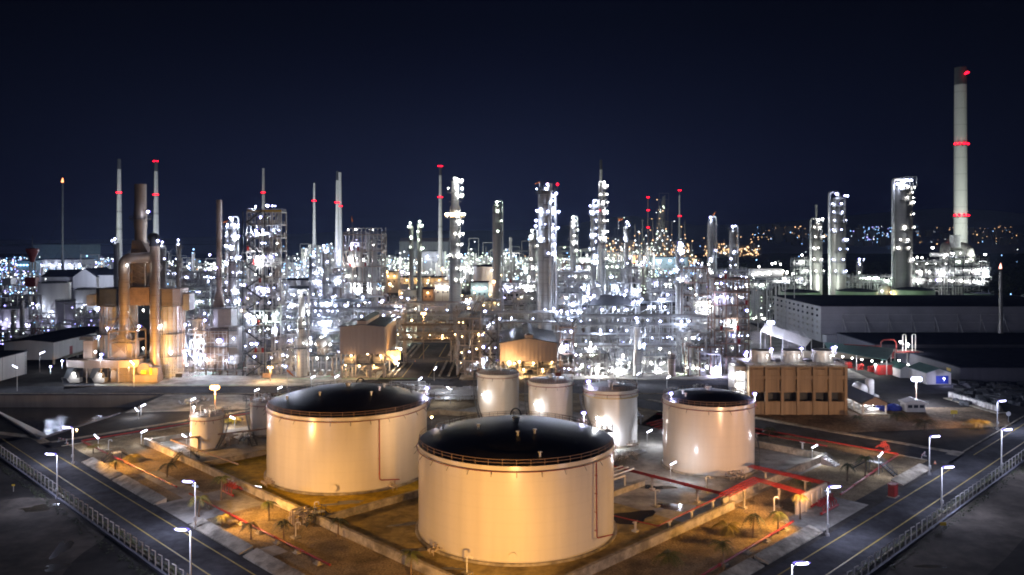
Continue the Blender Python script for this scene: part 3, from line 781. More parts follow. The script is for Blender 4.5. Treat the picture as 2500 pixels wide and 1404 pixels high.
# red cabinet and small roadside things
t = thing('fire_cabinet', 'tall red fire cabinet standing on the verge of the road', 'cabinet', tuple(ST(255, 104.5)))
q = G(2180, 1212); ORIG[t.name] = tuple(q); t.location = q
b = MB(); b.box((q.x, q.y, 1.5), (2.0, 1.5, 2.7), PI / 4); b.box((q.x, q.y, 2.9), (2.3, 1.8, .15), PI / 4); b.build('body', 'red_dark', t)
b = MB(); b.box((q.x + .2, q.y - .85, 1.5), (1.5, .08, 2.2), PI / 4); b.build('door', 'red_paint', t)
b = MB(); b.box((q.x, q.y, .08), (2.6, 2.1, .16), PI / 4); b.build('plinth', 'concrete', t)
def cone(label, q):
    t = thing('traffic_cone', label, 'traffic cone', tuple(q))
    b = MB(); b.lathe(q, [(.28, .06), (.05, .85), (.001, .85)], 10); b.build('body', 'orange_cloth', t)
    b = MB(); b.box((q[0], q[1], .03), (.7, .7, .06)); b.build('base', 'steel_dark', t)
    b = MB(); b.lathe(q, [(.215, .34), (.15, .58)], 10); b.build('reflective_band', 'line_white', t)
cone('orange traffic cone at the junction below the striped barrier', G(2283, 1133))
cone('orange traffic cone on the apron of the inner road by the beige house', (-46, 389, 0))
cone('orange traffic cone under the road barrier near the pond', G(165, 1086))
def barrier(label, q, rz=0.0):
    t = thing('road_barrier', label, 'barrier', tuple(q)); cr, sr = math.cos(rz), math.sin(rz)
    b = MB()
    for k in range(6):
        b.mi = k % 2; b.box((q[0] + (k - 2.5) * .7 * cr, q[1] + (k - 2.5) * .7 * sr, 1.0), (.7, .12, .4), rz)
    b.build('board', ['red_paint', 'line_white'], t)
    for e in (-1.8, 1.8):
        b = MB(); b.box((q[0] + e * cr, q[1] + e * sr, .6), (.14, .14, 1.2), rz); b.box((q[0] + e * cr, q[1] + e * sr, .05), (.3, 1.0, .1), rz); b.build('leg', 'steel', t)
barrier('red and white striped barrier across the mouth of the pond road', G(153, 1080), -.5)
barrier('red and white striped barrier by the lamp pole at the far junction', G(2254, 1117), .9)
def sign(label, q, h, shape, m, r=.8, pole='steel'):
    t = thing('road_sign', label, 'sign', tuple(q)); b = MB(); b.bar(q, (q[0], q[1], h), .1); b.build('pole', pole, t)
    b = MB()
    if shape == 'round': b.lathe((q[0], q[1] - .06, h), [(r, -.04), (r, .04), (.001, .04)], 16, 'y'); b.lathe((q[0], q[1] - .06, h), [(.001, -.05), (r, -.04)], 16, 'y')
    else: b.box((q[0], q[1] - .06, h), (r * 2, .08, r * 1.1))
    b.build('plate', m, t)
sign('round grey sign plate seen from behind at the road bend', G(2462, 1030), 2.6, 'round', 'steel', .75)
sign('yellow sign board on the dry grass by two palms', G(2329, 1018), 1.6, 'square', 'yellow_paint', 1.1)
sign('yellow marker board on the grass strip outside the fence', G(2302, 1298), 1.6, 'square', 'yellow_paint', .6)
sign('small yellow marker post in the dark bank outside the fence', G(33, 1200), 1.5, 'square', 'yellow_paint', .35)
sign('dark signboard on two posts by the plant kerb', (-139, 341.8, 0), 1.6, 'square', 'steel_dark', 1.4)
sign('red signboard on the plant kerb beyond the pale tanks', (19.5, 343, 0), 1.8, 'square', 'red_dark', 1.2)
sign('brown equipment board by the heater at the plant edge', (-102.5, 342.5, 0), 1.4, 'square', 'steel_brown', 1.8)

# ------------------------------------------------------------------ fences
def fence(label, along, fixed, a0, a1, step):
    o = ST(fixed, a0) if along == 't' else ST(a0, fixed)
    t = thing('perimeter_fence', label, 'fence', tuple(o))
    f = (lambda a, off=0, z=0: ST(fixed + off, a, z)) if along == 't' else (lambda a, off=0, z=0: ST(a, fixed + off, z))
    b = MB(); b.bar(f(a0, -1.0, .25), f(a1, -1.0, .25), .5, .5); b.build('footing_wall', 'wall_dusk', t)
    n = int((a1 - a0) / step)
    me = None
    for k in range(n + 1):
        a = a0 + k * step
        if me is None:
            b = MB(); p = f(a); e = f(a, -.9) - f(a); b.tube([(p.x, p.y, 0), (p.x, p.y, 2.65), (p.x + e.x, p.y + e.y, 3.1)], .11, 4)
            ob = b.build('post', 'wall_grey', t); me = ob.data; base = p
        else:
            ob = bpy.data.objects.new('post', me); C.objects.link(ob); ob.parent = t; p = f(a); ob.location = p - base
    b = MB()
    for z in (.9, 1.7, 2.5): b.bar(f(a0, 0, z), f(a1, 0, z), .035)
    for k in range(int((a1 - a0) / 2.2)): b.bar(f(a0 + k * 2.2, 0, .5), f(a0 + k * 2.2 + 2.0, 0, 2.5), .02)
    b.build('wire_mesh', 'steel_dark', t)
fence('concrete post and wire fence beside the road that passes the pond', 't', 84.0, 150, 398, 4.24)
fence('concrete post and wire fence beside the road to the barrel store', 's', 82.4, 150, 420, 4.24)

# ------------------------------------------------------------------ leaves
def leafclump(b, c, r, n, rr, sz=.35, flat=.6):
    for _ in range(n):
        d = Vector((rr.gauss(0, 1), rr.gauss(0, 1), rr.gauss(0, 1) * flat)); d *= r * rr.uniform(.3, 1) / max(.3, d.length)
        p = Vector(c) + d; a = rr.uniform(0, 6.28); t = rr.uniform(-.8, .8); s = sz * rr.uniform(.6, 1.3)
        u = Vector((math.cos(a), math.sin(a), t)) * s; v = Vector((-math.sin(a), math.cos(a), rr.uniform(-.5, .5))) * s * .5
        b.add([tuple(p - u * .5), tuple(p + v * .5), tuple(p + u * .6), tuple(p - v * .5)], [(0, 1, 2, 3)])
def hedge(label, along, fixed, a0, a1, seed, m):
    rr = random.Random(seed); b = MB(); a = a0
    while a < a1:
        p = ST(fixed + rr.uniform(-.3, .5), a) if along == 't' else ST(a, fixed + rr.uniform(-.3, .5))
        h = rr.uniform(.45, 1.1); leafclump(b, (p.x, p.y, h * .6), h * .8, int(16 + 26 * rr.random()), rr, .36, .7); a += rr.uniform(.9, 2.2)
    return tag(b.build('hedge', m), label, 'hedge')
hedge('ragged low hedge at the foot of the fence beside the pond road', 't', 85.3, 165, 396, 5, 'leaf')
hedge('ragged low hedge at the foot of the fence towards the barrel store', 's', 83.7, 165, 420, 6, 'leaf')
rr = random.Random(8); b = MB()
for k in range(700):
    if k % 2: p = ST(rr.uniform(215, 400), 79.5 + rr.gauss(0, .8))
    else: p = ST(80 + rr.gauss(0, .9), rr.uniform(190, 390))
    leafclump(b, (p.x, p.y, .12), rr.uniform(.2, .45), 9, rr, .3, .35)
for k in range(500):
    p = ST(rr.uniform(250, 420), rr.uniform(20, 52)); leafclump(b, (p.x, p.y, .35), rr.uniform(.5, 1.4), 9, rr, .6, .5)
o = b.build('grass', 'leaf_dark'); o['kind'] = 'stuff'
def palm(label, q, h, m='leaf', n=9, L=2.4, seed=0, droop=1.0, name='palm_tree', cat='palm'):
    L *= 1.3; n += 3
    rr = random.Random(seed); t = thing(name, label, cat, tuple(q))
    lean = Vector((rr.uniform(-.2, .2), rr.uniform(-.2, .2), 0)) * h * .3
    b = MB(); top = Vector(q) + lean + Vector((0, 0, h)); b.tube([q, Vector(q) + lean * .3 + Vector((0, 0, h * .5)), top], [.2, .15, .11], 8); b.build('trunk', 'bark', t)
    b = MB()
    for k in range(n):
        a = 2 * PI * k / n + rr.uniform(-.3, .3); up = rr.uniform(.25, .95); Lk = L * rr.uniform(.75, 1.15); pts = []
        for i in range(7):
            f = i / 6; pts.append(top + Vector((math.cos(a) * Lk * f, math.sin(a) * Lk * f, Lk * (up * f - droop * (up * .5 + .55) * f * f))))
        side = Vector((-math.sin(a), math.cos(a), 0))
        b.tube(pts, [.045, .04, .035, .03, .025, .02, .01], 4)
        for i in range(6):
            for j in (0, .5):
                p = pts[i].lerp(pts[i + 1], j); w = L * .30 * math.sin(PI * min(.97, (i + j + .9) / 7)); dirn = (pts[i + 1] - pts[i]).normalized()
                for sgn in (-1, 1):
                    e = p + side * sgn * w + dirn * w * .7 + Vector((0, 0, -w * .45)); b.add([tuple(p - dirn * .09), tuple(p + dirn * .09), tuple(e)], [(0, 1, 2)])
    b.build('frond', m, t)
    return t
PALMS = [
 ((325, 1125), 1.2, 'leaf_yellow', 16, 2.6, 'bushy squat palm in the yard beside the small white tanks', 1.2),
 ((228, 1108), 2.2, 'leaf_yellow', 9, 2.0, 'yellow palm beside the far crossover steps of the palm yard', 1.),
 ((282, 1155), 3.0, 'leaf', 7, 2.0, 'spindly palm leaning over the red main beyond the tall lamp pole', 1.3),
 ((408, 1166), 3.4, 'leaf_dark', 6, 2.2, 'drooping dark palm under the brown pipe trestle', 1.5),
 ((485, 1262), 4.0, 'leaf_yellow', 8, 2.2, 'yellow palm behind the lamp pole with floodlights', 1.2),
 ((540, 1222), 5.2, 'leaf', 7, 2.0, 'tall palm beside the red manifold of the palm yard', 1.2),
 ((542, 1285), 2.0, 'leaf_yellow', 9, 1.7, 'short bright palm on the road side of the red main', 1.2),
 ((657, 1272), 3.8, 'leaf', 7, 1.7, 'thin palm in the gravel close to the long wall', 1.2),
 ((693, 1318), 3.4, 'leaf_dark', 7, 1.8, 'dark palm in the gravel below the valve station', 1.4),
 ((613, 1318), 3.2, 'leaf_dark', 5, 1.7, 'half bare palm touching the red main', 1.5),
 ((825, 1310), 3.4, 'leaf_dark', 6, 1.8, 'small palm at the wall corner by the valve station', 1.4),
 ((1003, 1404), 4.0, 'leaf', 6, 2.0, 'slim palm below the wall of the biggest tank', 1.3),
 ((1633, 1372), 1.3, 'leaf', 12, 2.6, 'bushy palm in the shade of the wall past the biggest tank', 1.1),
 ((1767, 1390), 4.6, 'leaf', 7, 1.9, 'slim palm rising from dark gravel beyond the bushy one', 1.2),
 ((1776, 1298), 1.2, 'leaf_yellow', 12, 2.6, 'squat palm on the lit gravel near the sprinkler rack', 1.1),
 ((1838, 1312), 4.4, 'leaf_dark', 5, 2.0, 'withered palm with hanging fronds on the lit gravel', 1.8),
 ((1899, 1304), 4.2, 'leaf', 7, 2.0, 'slender palm between the withered one and the blast wall', 1.5),
 ((1954, 1268), 5.0, 'leaf_yellow', 9, 1.7, 'golden palm against the end of the blast wall', 1.3),
 ((1960, 1183), 1.2, 'leaf', 13, 2.6, 'squat dark palm behind the blast wall', 1.1),
 ((2068, 1175), 4.0, 'leaf_dark', 6, 1.8, 'thin palm in the dark gravel near the white steps', 1.5),
 ((2112, 1168), 5.2, 'leaf', 7, 2.0, 'tall palm between the red junction pipes', 1.4),
 ((2258, 1052), 2.6, 'leaf_dark', 13, 3.6, 'broad dark palm on the dry grass facing the cabin', 1.1),
 ((2388, 1046), 1.6, 'leaf_yellow', 18, 3.6, 'golden palm fully lit on the dry grass by the lamp pole', 1.0),
 ((2191, 1028), 2.4, 'leaf_dark', 11, 2.8, 'small palm beside the blue tarpaulin', 1.2),
 ((2092, 1036), 2.6, 'leaf_dark', 8, 1.8, 'bare young palm below the concrete cooling tower', 1.5),
 ((1878, 1075), 3.4, 'leaf_dark', 8, 2.2, 'dark palm behind the tall cream tank by the red pipes', 1.4),
]
for i, (pp, h, m, n, L, lab, dr) in enumerate(PALMS): palm(lab, G(*pp), h, m, n, L, 100 + i, dr)
for i in range(16):
    q = G(random.Random(i).uniform(1640, 2100), random.Random(i + 50).uniform(1345, 1404)) if i < 8 else None

# ------------------------------------------------------------------ street lamps
def street_lamp(label, q, h, dirx, flood=None, m='lamp_street'):
    t = thing('street_lamp', label, 'street lamp', tuple(q)); q = Vector(q)
    b = MB(); b.tube([q, q + Vector((0, 0, h))], [.17, .11], 8); b.build('pole', 'galv', t)
    b = MB(); b.box(q + Vector((0, 0, .25)), (.6, .6, .5)); b.box(q + Vector((.0, -.2, 2.1)), (.5, .35, .7)); b.build('base_box', 'steel', t)
    top = q + Vector((0, 0, h)); e = Vector((dirx * .97, -.2, .12)).normalized()
    b = MB(); b.tube([top + Vector((0, 0, -.3)), top + e * .7], .06, 6); b.build('arm', 'galv', t)
    c = top + e * 1.55 + Vector((0, 0, .05))
    b = MB(); hd = MB()
    n = 8; rings = []
    for i in range(n + 1):
        f = -1 + 2 * i / n; rings.append((c + e * f * .95, .17 * math.sqrt(max(.02, 1 - f ** 4))))
    b.tube([r[0] for r in rings], [r[1] for r in rings], 10); head = b.build('lamp_head', m, t)
    b = MB(); b.bar(c - e * .9 + Vector((0, .1, .22)), c + e * .9 + Vector((0, .1, .22)), .26, .1); b.build('head_spine', 'steel', head); b = MB(); b.ball(c + Vector((0, .35, 0)), 1.0, 10, 4, (1.45, .12, .30)); b.build('halo_plate', 'halo_violet', head)  # thin glowing plate added to imitate the violet halo round the head
    glow(t, c + e * 1.5 + Vector((0, -.9, -1.6)), 5400, 'lamp_street')
    if flood:
        for k in range(2):
            f = MB(); p = top + Vector((-.35 + .7 * k, .1, -.6 - .2 * k)); f.box(p, (.55, .4, .45)); f.bar(p, top + Vector((0, 0, -.6)), .1); f.build('floodlight', 'steel_dark', t)
    return t
LD = [((139.6, 1218), 10.0, -1, 'street lamp on the pond road fence, farther one of two', 0),
      (None, 10.2, -1, 'street lamp on the pond road fence, closer and lower one of two', 0),
      ((178, 1132), 9.3, -1, 'street lamp at the junction by the pond with a small orange lamp behind its head', 0),
      ((477, 1290), 9.4, -1, 'street lamp carrying floodlights on the kerb of the palm yard', 1),
      (None, 10.0, 1, 'street lamp cut by the lower edge, beside the fence to the barrel store', 0),
      ((2020, 1308), 9.6, 1, 'street lamp carrying floodlights beside the red valve manifold', 1),
      ((2299, 1248), 9.4, 1, 'street lamp on the fence line opposite the red cabinet', 0),
      ((2269, 1159), 9.4, 1, 'street lamp at the far junction by the striped barrier', 0),
      ((2445, 1153), 10.6, 1, 'street lamp on the fence line past the far junction', 0),
      ((2434.6, 1048.5), 8.6, 1, 'street lamp at the tip of the dry grass beside the golden palm', 0)]
LP = []
for pp, h, dx, lab, fl in LD:
    q = G(*pp) if pp else (ST(84, 192.5) if dx < 0 else ST(167, 82))
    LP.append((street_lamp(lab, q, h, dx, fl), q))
lamp(LP[2][0], Vector(LP[2][1]) + Vector((1.0, 0, 8.9)), .28, 'lamp_warm', .6)
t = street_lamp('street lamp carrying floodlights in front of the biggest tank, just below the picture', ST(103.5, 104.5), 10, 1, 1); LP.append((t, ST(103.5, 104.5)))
# sodium floods on those poles
spot('flood_and_fill_beam', Vector(LP[3][1]) + Vector((1.4, .6, 9.2)), (-40, 200, 8), 27000, SODIUM, 110, LP[3][0])
spot('flood_and_fill_beam', Vector(LP[10][1]) + Vector((.8, .6, 9.6)), (3, 152, 9), 37000, PEACH, 120, LP[10][0])
spot('flood_and_fill_beam', Vector(LP[10][1]) + Vector((-.8, .6, 9.6)), (-34, 182, 0), 88000, SODIUM, 88, LP[10][0])
spot('flood_and_fill_beam', Vector(LP[5][1]) + Vector((-.8, .3, 9.2)), (32, 176, 0), 46000, SODIUM, 100, LP[5][0])
spot('flood_and_fill_beam', Vector(LP[5][1]) + Vector((-.6, .6, 9.2)), (51, 205, 9), 45000, (1, .51, .22), 85, LP[5][0])
spot('flood_and_fill_beam', Vector(LP[9][1]) + Vector((-.8, .3, 8.4)), (138, 256, 0), 9000, SODIUM, 100, LP[9][0])
spot('flood_and_fill_beam', Vector(LP[7][1]) + Vector((-.8, .3, 8.4)), (96, 276, 7), 54000, (1, .58, .28), 62, LP[7][0])
spot('flood_and_fill_beam', Vector(LP[2][1]) + Vector((1.2, .4, 8.8)), (-84, 234, 5), 52000, PEACH, 62, LP[2][0])
spot('flood_and_fill_beam', Vector(LP[2][1]) + Vector((1.2, -.4, 8.8)), (-76, 214, 0), 52000, SODIUM, 84, LP[2][0])
spot('flood_and_fill_beam', Vector(LP[3][1]) + Vector((1.4, .2, 9.0)), (-44, 172, 0), 30000, SODIUM, 92, LP[3][0])
def tube_lamp(label, q, h, dx, dy=.2, m='lamp_tube', tilt=.45, L=1.5):
    t = thing('tube_lamp', label, 'yard lamp', tuple(q)); q = Vector(q)
    b = MB(); b.tube([q, q + Vector((0, 0, h))], .08, 6); b.build('pole', 'galv', t)
    e = Vector((dx, dy, tilt)).normalized(); a = q + Vector((0, 0, h)); b = MB(); b.tube([a, a + e * L], .17, 8); b.build('lamp_tube', m, t); glow(t, a + e * (L + 1.0) + Vector((0, -.4, -1.0)), 1500, 'lamp_tube')
    b = MB(); b.bar(a + Vector((0, 0, .25)), a + e * L + Vector((0, 0, .25)), .3, .08); b.build('reflector', 'steel', t)
for px, py, h, dx, lab in ((345, 1085, 3.4, 1, 'tube lamp on a short post at the bund steps below the pond'), (466, 1010, 4.5, 1, 'tube lamp beside the small white tank with roof pipes'),
      (344, 1014, 3, 1, 'upper of two tube lamps over the pump skid by the pond'), (338, 1022, 2.4, -.6, 'lower of two tube lamps over the pump skid by the pond'), (240, 1098, 3.2, -.6, 'tube lamp next to the far crossover steps'),
      (573, 1046, 3, -1, 'tube lamp over the yellow railed valve station'), (455, 1092, 2.8, -.8, 'tube lamp against the bund wall of the small white tank'), (622, 985, 4.5, 1, 'tube lamp on the plant road over the half hidden small tank'),
      (678, 980, 4.6, 1, 'tube lamp on the plant road at the shoulder of the wide cream tank'), (760, 950, 4.4, 1, 'tube lamp on the plant road below the windsock'), (818, 948, 4.2, .8, 'tube lamp on the plant road below the beige house'),
      (1580, 1090, 4, 1, 'tube lamp over the grey valve station by the tall cream tank'), (1637, 1180, 4.5, 1, 'tube lamp over the steps at the foot of the tall cream tank'), (1476, 1100, 3, 1, 'tube lamp behind the biggest tank stair'),
      (1983, 1132, 4.2, 1, 'tube lamp over the white steps of the tall cream tank'), (2145, 1160, 4.6, .5, 'tube lamp over the arched crossover steps'), (1555, 940, 4, .6, 'tube lamp on the plant road behind the banded tank'), (1628, 948, 4, 1, 'tube lamp on the plant road behind the tall cream tank'),
      (1100, 985, 5, -.7, 'tube lamp in the pump yard among galvanised pipes'), (1022, 960, 5, .6, 'tube lamp at the pump yard near the inner road'), (1060, 930, 4.5, .3, 'tube lamp in the island of the inner road'),
      (327, 945, 9, -.6, 'tube lamp on a tall post in front of the orange blower'), (42, 955, 9, -1, 'tube lamp on a tall post before the far white wall'), (97, 908, 8, 1, 'tube lamp on a tall post before the long white house'),
      (112, 800, 9, 1, 'tube lamp on a tall post above the dark roofed house'), (213, 775, 9, -1, 'tube lamp on a tall orange post by the round white tank')):
    big = h > 7
    tube_lamp(lab, G(px, py), h, dx, .2, L=2.2 if big else 1.6)
# orange flood near the small tanks, white flood mast on the barrel yard
def mast(label, q, h, m, r, n=3, armw=1.2, name='floodlight_mast', power=5000):
    t = thing(name, label, 'floodlight mast', tuple(q)); q = Vector(q)
    b = MB(); b.tube([q, q + Vector((0, 0, h))], [.22, .13], 8); b.build('pole', 'steel_brown', t)
    b = MB(); b.bar(q + Vector((-armw, 0, h)), q + Vector((armw, 0, h)), .15); b.build('crossbar', 'steel', t)
    for k in range(n):
        x = -armw + 2 * armw * k / max(1, n - 1) if n > 1 else 0
        lamp(t, q + Vector((x, -.3, h + .1)), r, m, .3, 'lamp', power=power)
    return t
mast('orange floodlight mast glaring beside the small white tank with roof pipes', G(525, 1012), 9.0, 'lamp_sodium', .75, 3, .9)
mast('white floodlight mast glaring over the barrel yard', G(2237, 985), 8.6, 'lamp_flood', .8, 3, 1.1)
mast('white floodlight mast glaring in front of the tilted canopy', (126, 399, 0), 17.5, 'lamp_flood', .9, 2, .9, power=20000)
mast('orange floodlight mast at the foot of the stair tower', G(660, 930), 5.5, 'lamp_flood_warm', .45, 2, .7)
mast('orange floodlight mast at the inner road by the truss bridge', (-43, 398, 0), 22, 'lamp_flood_warm', .6, 2, .6)
mast('floodlight mast with a violet glare behind the fin fan coolers', (-120, 474, 0), 23, 'lamp_violet', .75, 1, .3)

for px, py, dd, m_, r_, lab in ((945, 664, 700, 'lamp_flood_warm', .9, 'salmon floodlight mast by the small cream building of the orange yard'), (1080, 656, 720, 'lamp_flood_warm', .9, 'salmon floodlight mast above the substation fence'), (952, 694, 640, 'lamp_flood_warm', 1.0, 'salmon floodlight mast in front of the low cream tank'),
                              (1206, 688, 640, 'lamp_flood_warm', 1.0, 'salmon floodlight mast before the cream domed tank'), (1611, 637, 760, 'lamp_violet', 1.0, 'lone violet lamp mast in the dark field by the slim lit column'), (1570, 641, 740, 'lamp_violet', .9, 'lower violet lamp mast in the dark field beside the orange glow'), (1574, 630, 800, 'lamp_violet', .8, 'upper violet lamp mast in the dark field beside the orange glow'), (982, 664, 700, 'lamp_violet', 1.0, 'violet lamp mast at the far side of the orange yard'), (1000, 668, 700, 'lamp_violet', .9, 'second violet lamp mast of the orange yard, next to the substation')):
    mast(lab, (X(px, dd), dd, 0), Z(py, dd), m_, r_, 1, .3, power=9000)
for i, (px, py, h, lab) in enumerate(((768, 1262, 3.2, 'bent vent pipe on a pad beside the wall valve station'), (722, 1312, 3.0, 'bent vent pipe on a square pad in the palm gravel'), (265, 1100, 3.0, 'bent vent pipe beside the far crossover steps'), (1074, 1288, 3.2, 'bent vent pipe by the foot of the biggest tank'), (1600, 1236, 3.6, 'bent vent pipe among puddles beyond the biggest tank'), (1890, 1252, 3.4, 'bent vent pipe between the sprinkler racks and the wall'), (1724, 1200, 3.6, 'bent vent pipe at the foot of the tall cream tank'), (1140, 1400, 3.0, 'bent vent pipe at the lower picture edge by the biggest tank'))):
    q = G(px, py); t = thing('vent_pipe', lab, 'vent pipe', tuple(q)); b = MB(); b.tube(bend([q, q + Vector((0, 0, h)), q + Vector((.9, 0, h)), q + Vector((.9, 0, h - .5))], .4, 5), .11, 8); b.build('pipe', 'tank_white', t); b = MB(); b.box((q.x, q.y, .12), (1.6, 1.6, .24), PI / 4); b.build('pad', 'concrete', t)
# ================================================================== PLANT GENERATORS
def ring_platform(mb, cx, cy, z, r0, r1, a0, a1, railh=1.1, rmb=None):
    n = max(3, int(abs(a1 - a0) / .35)); A = [a0 + (a1 - a0) * i / n for i in range(n + 1)]
    vs = []
    for a in A:
        c, s = math.cos(a), math.sin(a)
        vs += [(cx + r0 * c, cy + r0 * s, z), (cx + r1 * c, cy + r1 * s, z), (cx + r1 * c, cy + r1 * s, z - .25), (cx + r0 * c, cy + r0 * s, z - .25)]
    fs = []
    for i in range(n):
        p, q = 4 * i, 4 * i + 4
        fs += [(p, p + 1, q + 1, q), (p + 1, p + 2, q + 2, q + 1), (p + 2, p + 3, q + 3, q + 2)]
    mb.add(vs, fs)
    rail(rmb or mb, [(cx + r1 * math.cos(a), cy + r1 * math.sin(a), z) for a in A], railh, 9, .1)
    for a in A[::2]: mb.bar((cx + r0 * math.cos(a), cy + r0 * math.sin(a), z - 1.5), (cx + r1 * math.cos(a), cy + r1 * math.sin(a), z - .2), .12)
CRND = random.Random(77)
def column(label, px, wpx, ytop, d, plats=(), lampm='lamp_cool', shell='vessel', over=-1, lr=.5, name='distillation_column', seg=None, davit=True, cat='column', zb=0.0, nl=1, pl='steel_dark', lpow=1500):
    """Tall process column: shell with dished head, ring platforms with railings and lamps, ladder and overhead line."""
    x = X(px, d); R = wpx / 2 * d / FPX; zt = Z(ytop, d)
    t = thing(name, label, cat, (x, d, 0)); rr = CRND
    b = MB()
    if seg:                                   # list of (width factor, z fraction) from the ground up
        prof = []
        for k, (wf, zf) in enumerate(seg): prof.append((R * wf, zb + (zt - zb) * zf))
        prof += [(prof[-1][0] * .7, zt + R * .25), (.001, zt + R * .4)]
    else: prof = [(R * 1.15, zb), (R * 1.0, zb + 4), (R, zt - R * .4), (R * .85, zt - R * .15), (R * .5, zt), (.001, zt + R * .08)]
    b.lathe((x, d, 0), prof, 24); sh = b.build('shell', shell, t)
    b = MB()
    for k in range(int((zt - zb) / 6)):
        z = zb + 5 + 6 * k
        if z < zt - R: b.lathe((x, d, z), [(R * 1.0, 0), (R + .12, .02), (R + .12, .2), (R, .22)], 24)
    if len(b.v): b.build('stiffener_ring', 'vessel_dull', sh)
    for i, py in enumerate(plats):
        z = Z(py, d); a0 = rr.choice([-PI * .95, -PI * .75, -PI * .55]); a1 = a0 + rr.choice([PI * .6, PI * .8, PI * .95])
        b = MB(); rb = MB(); ring_platform(b, x, d, z, R, R + 1.5, a0, a1, 1.1, rb); rb.build('railing', pl, b.build('platform', pl, t))
        for k in range(nl):
            a = a0 + (a1 - a0) * (k + .5) / nl + rr.uniform(-.2, .2)
            lamp(t, (x + (R + 1.2) * math.cos(a), d + (R + 1.2) * math.sin(a), z + 2.2), lr * rr.choice([.5, .6, .7, .9]), lampm, 2.2, every=3, power=lpow)
    b = MB(); a = -PI / 2 + rr.uniform(-.7, .7); lx, ly = x + (R + .5) * math.cos(a), d + (R + .5) * math.sin(a)
    for e in (-.3, .3): b.bar((lx + e, ly, zb), (lx + e, ly, zt), .09)
    for k in range(int((zt - zb) / 1.2)): b.bar((lx - .3, ly, zb + 1.2 * k), (lx + .3, ly, zb + 1.2 * k), .07)
    b.build('ladder', pl, t)
    if over:
        r = max(.22, R * .2); ox = x + over * (R + r + .5)
        b = MB(); b.tube(bend([(x, d, zt - .2), (x, d, zt + 2.4 + R * .3), (ox, d - .3, zt + 2.4 + R * .3), (ox, d - .3, zb + 2)], 2.2, 5), r, 10); b.build('overhead_line', 'galv', t)
    if davit:
        b = MB(); rail(b, [(x + R * .9 * math.cos(k * PI / 4), d + R * .9 * math.sin(k * PI / 4), zt) for k in range(8)], 1.1, 4, .1, True)
        b.bar((x - R * .5, d, zt), (x - R * .5, d, zt + 3.6), .16); b.bar((x - R * .5, d, zt + 3.6), (x + R * .6, d, zt + 3.2), .14); b.build('top_davit', pl, t)
        lamp(t, (x + rr.uniform(-.5, .5) * R, d - R * .6, zt + 2.4), lr, lampm, 2.4, power=lpow)
    return t

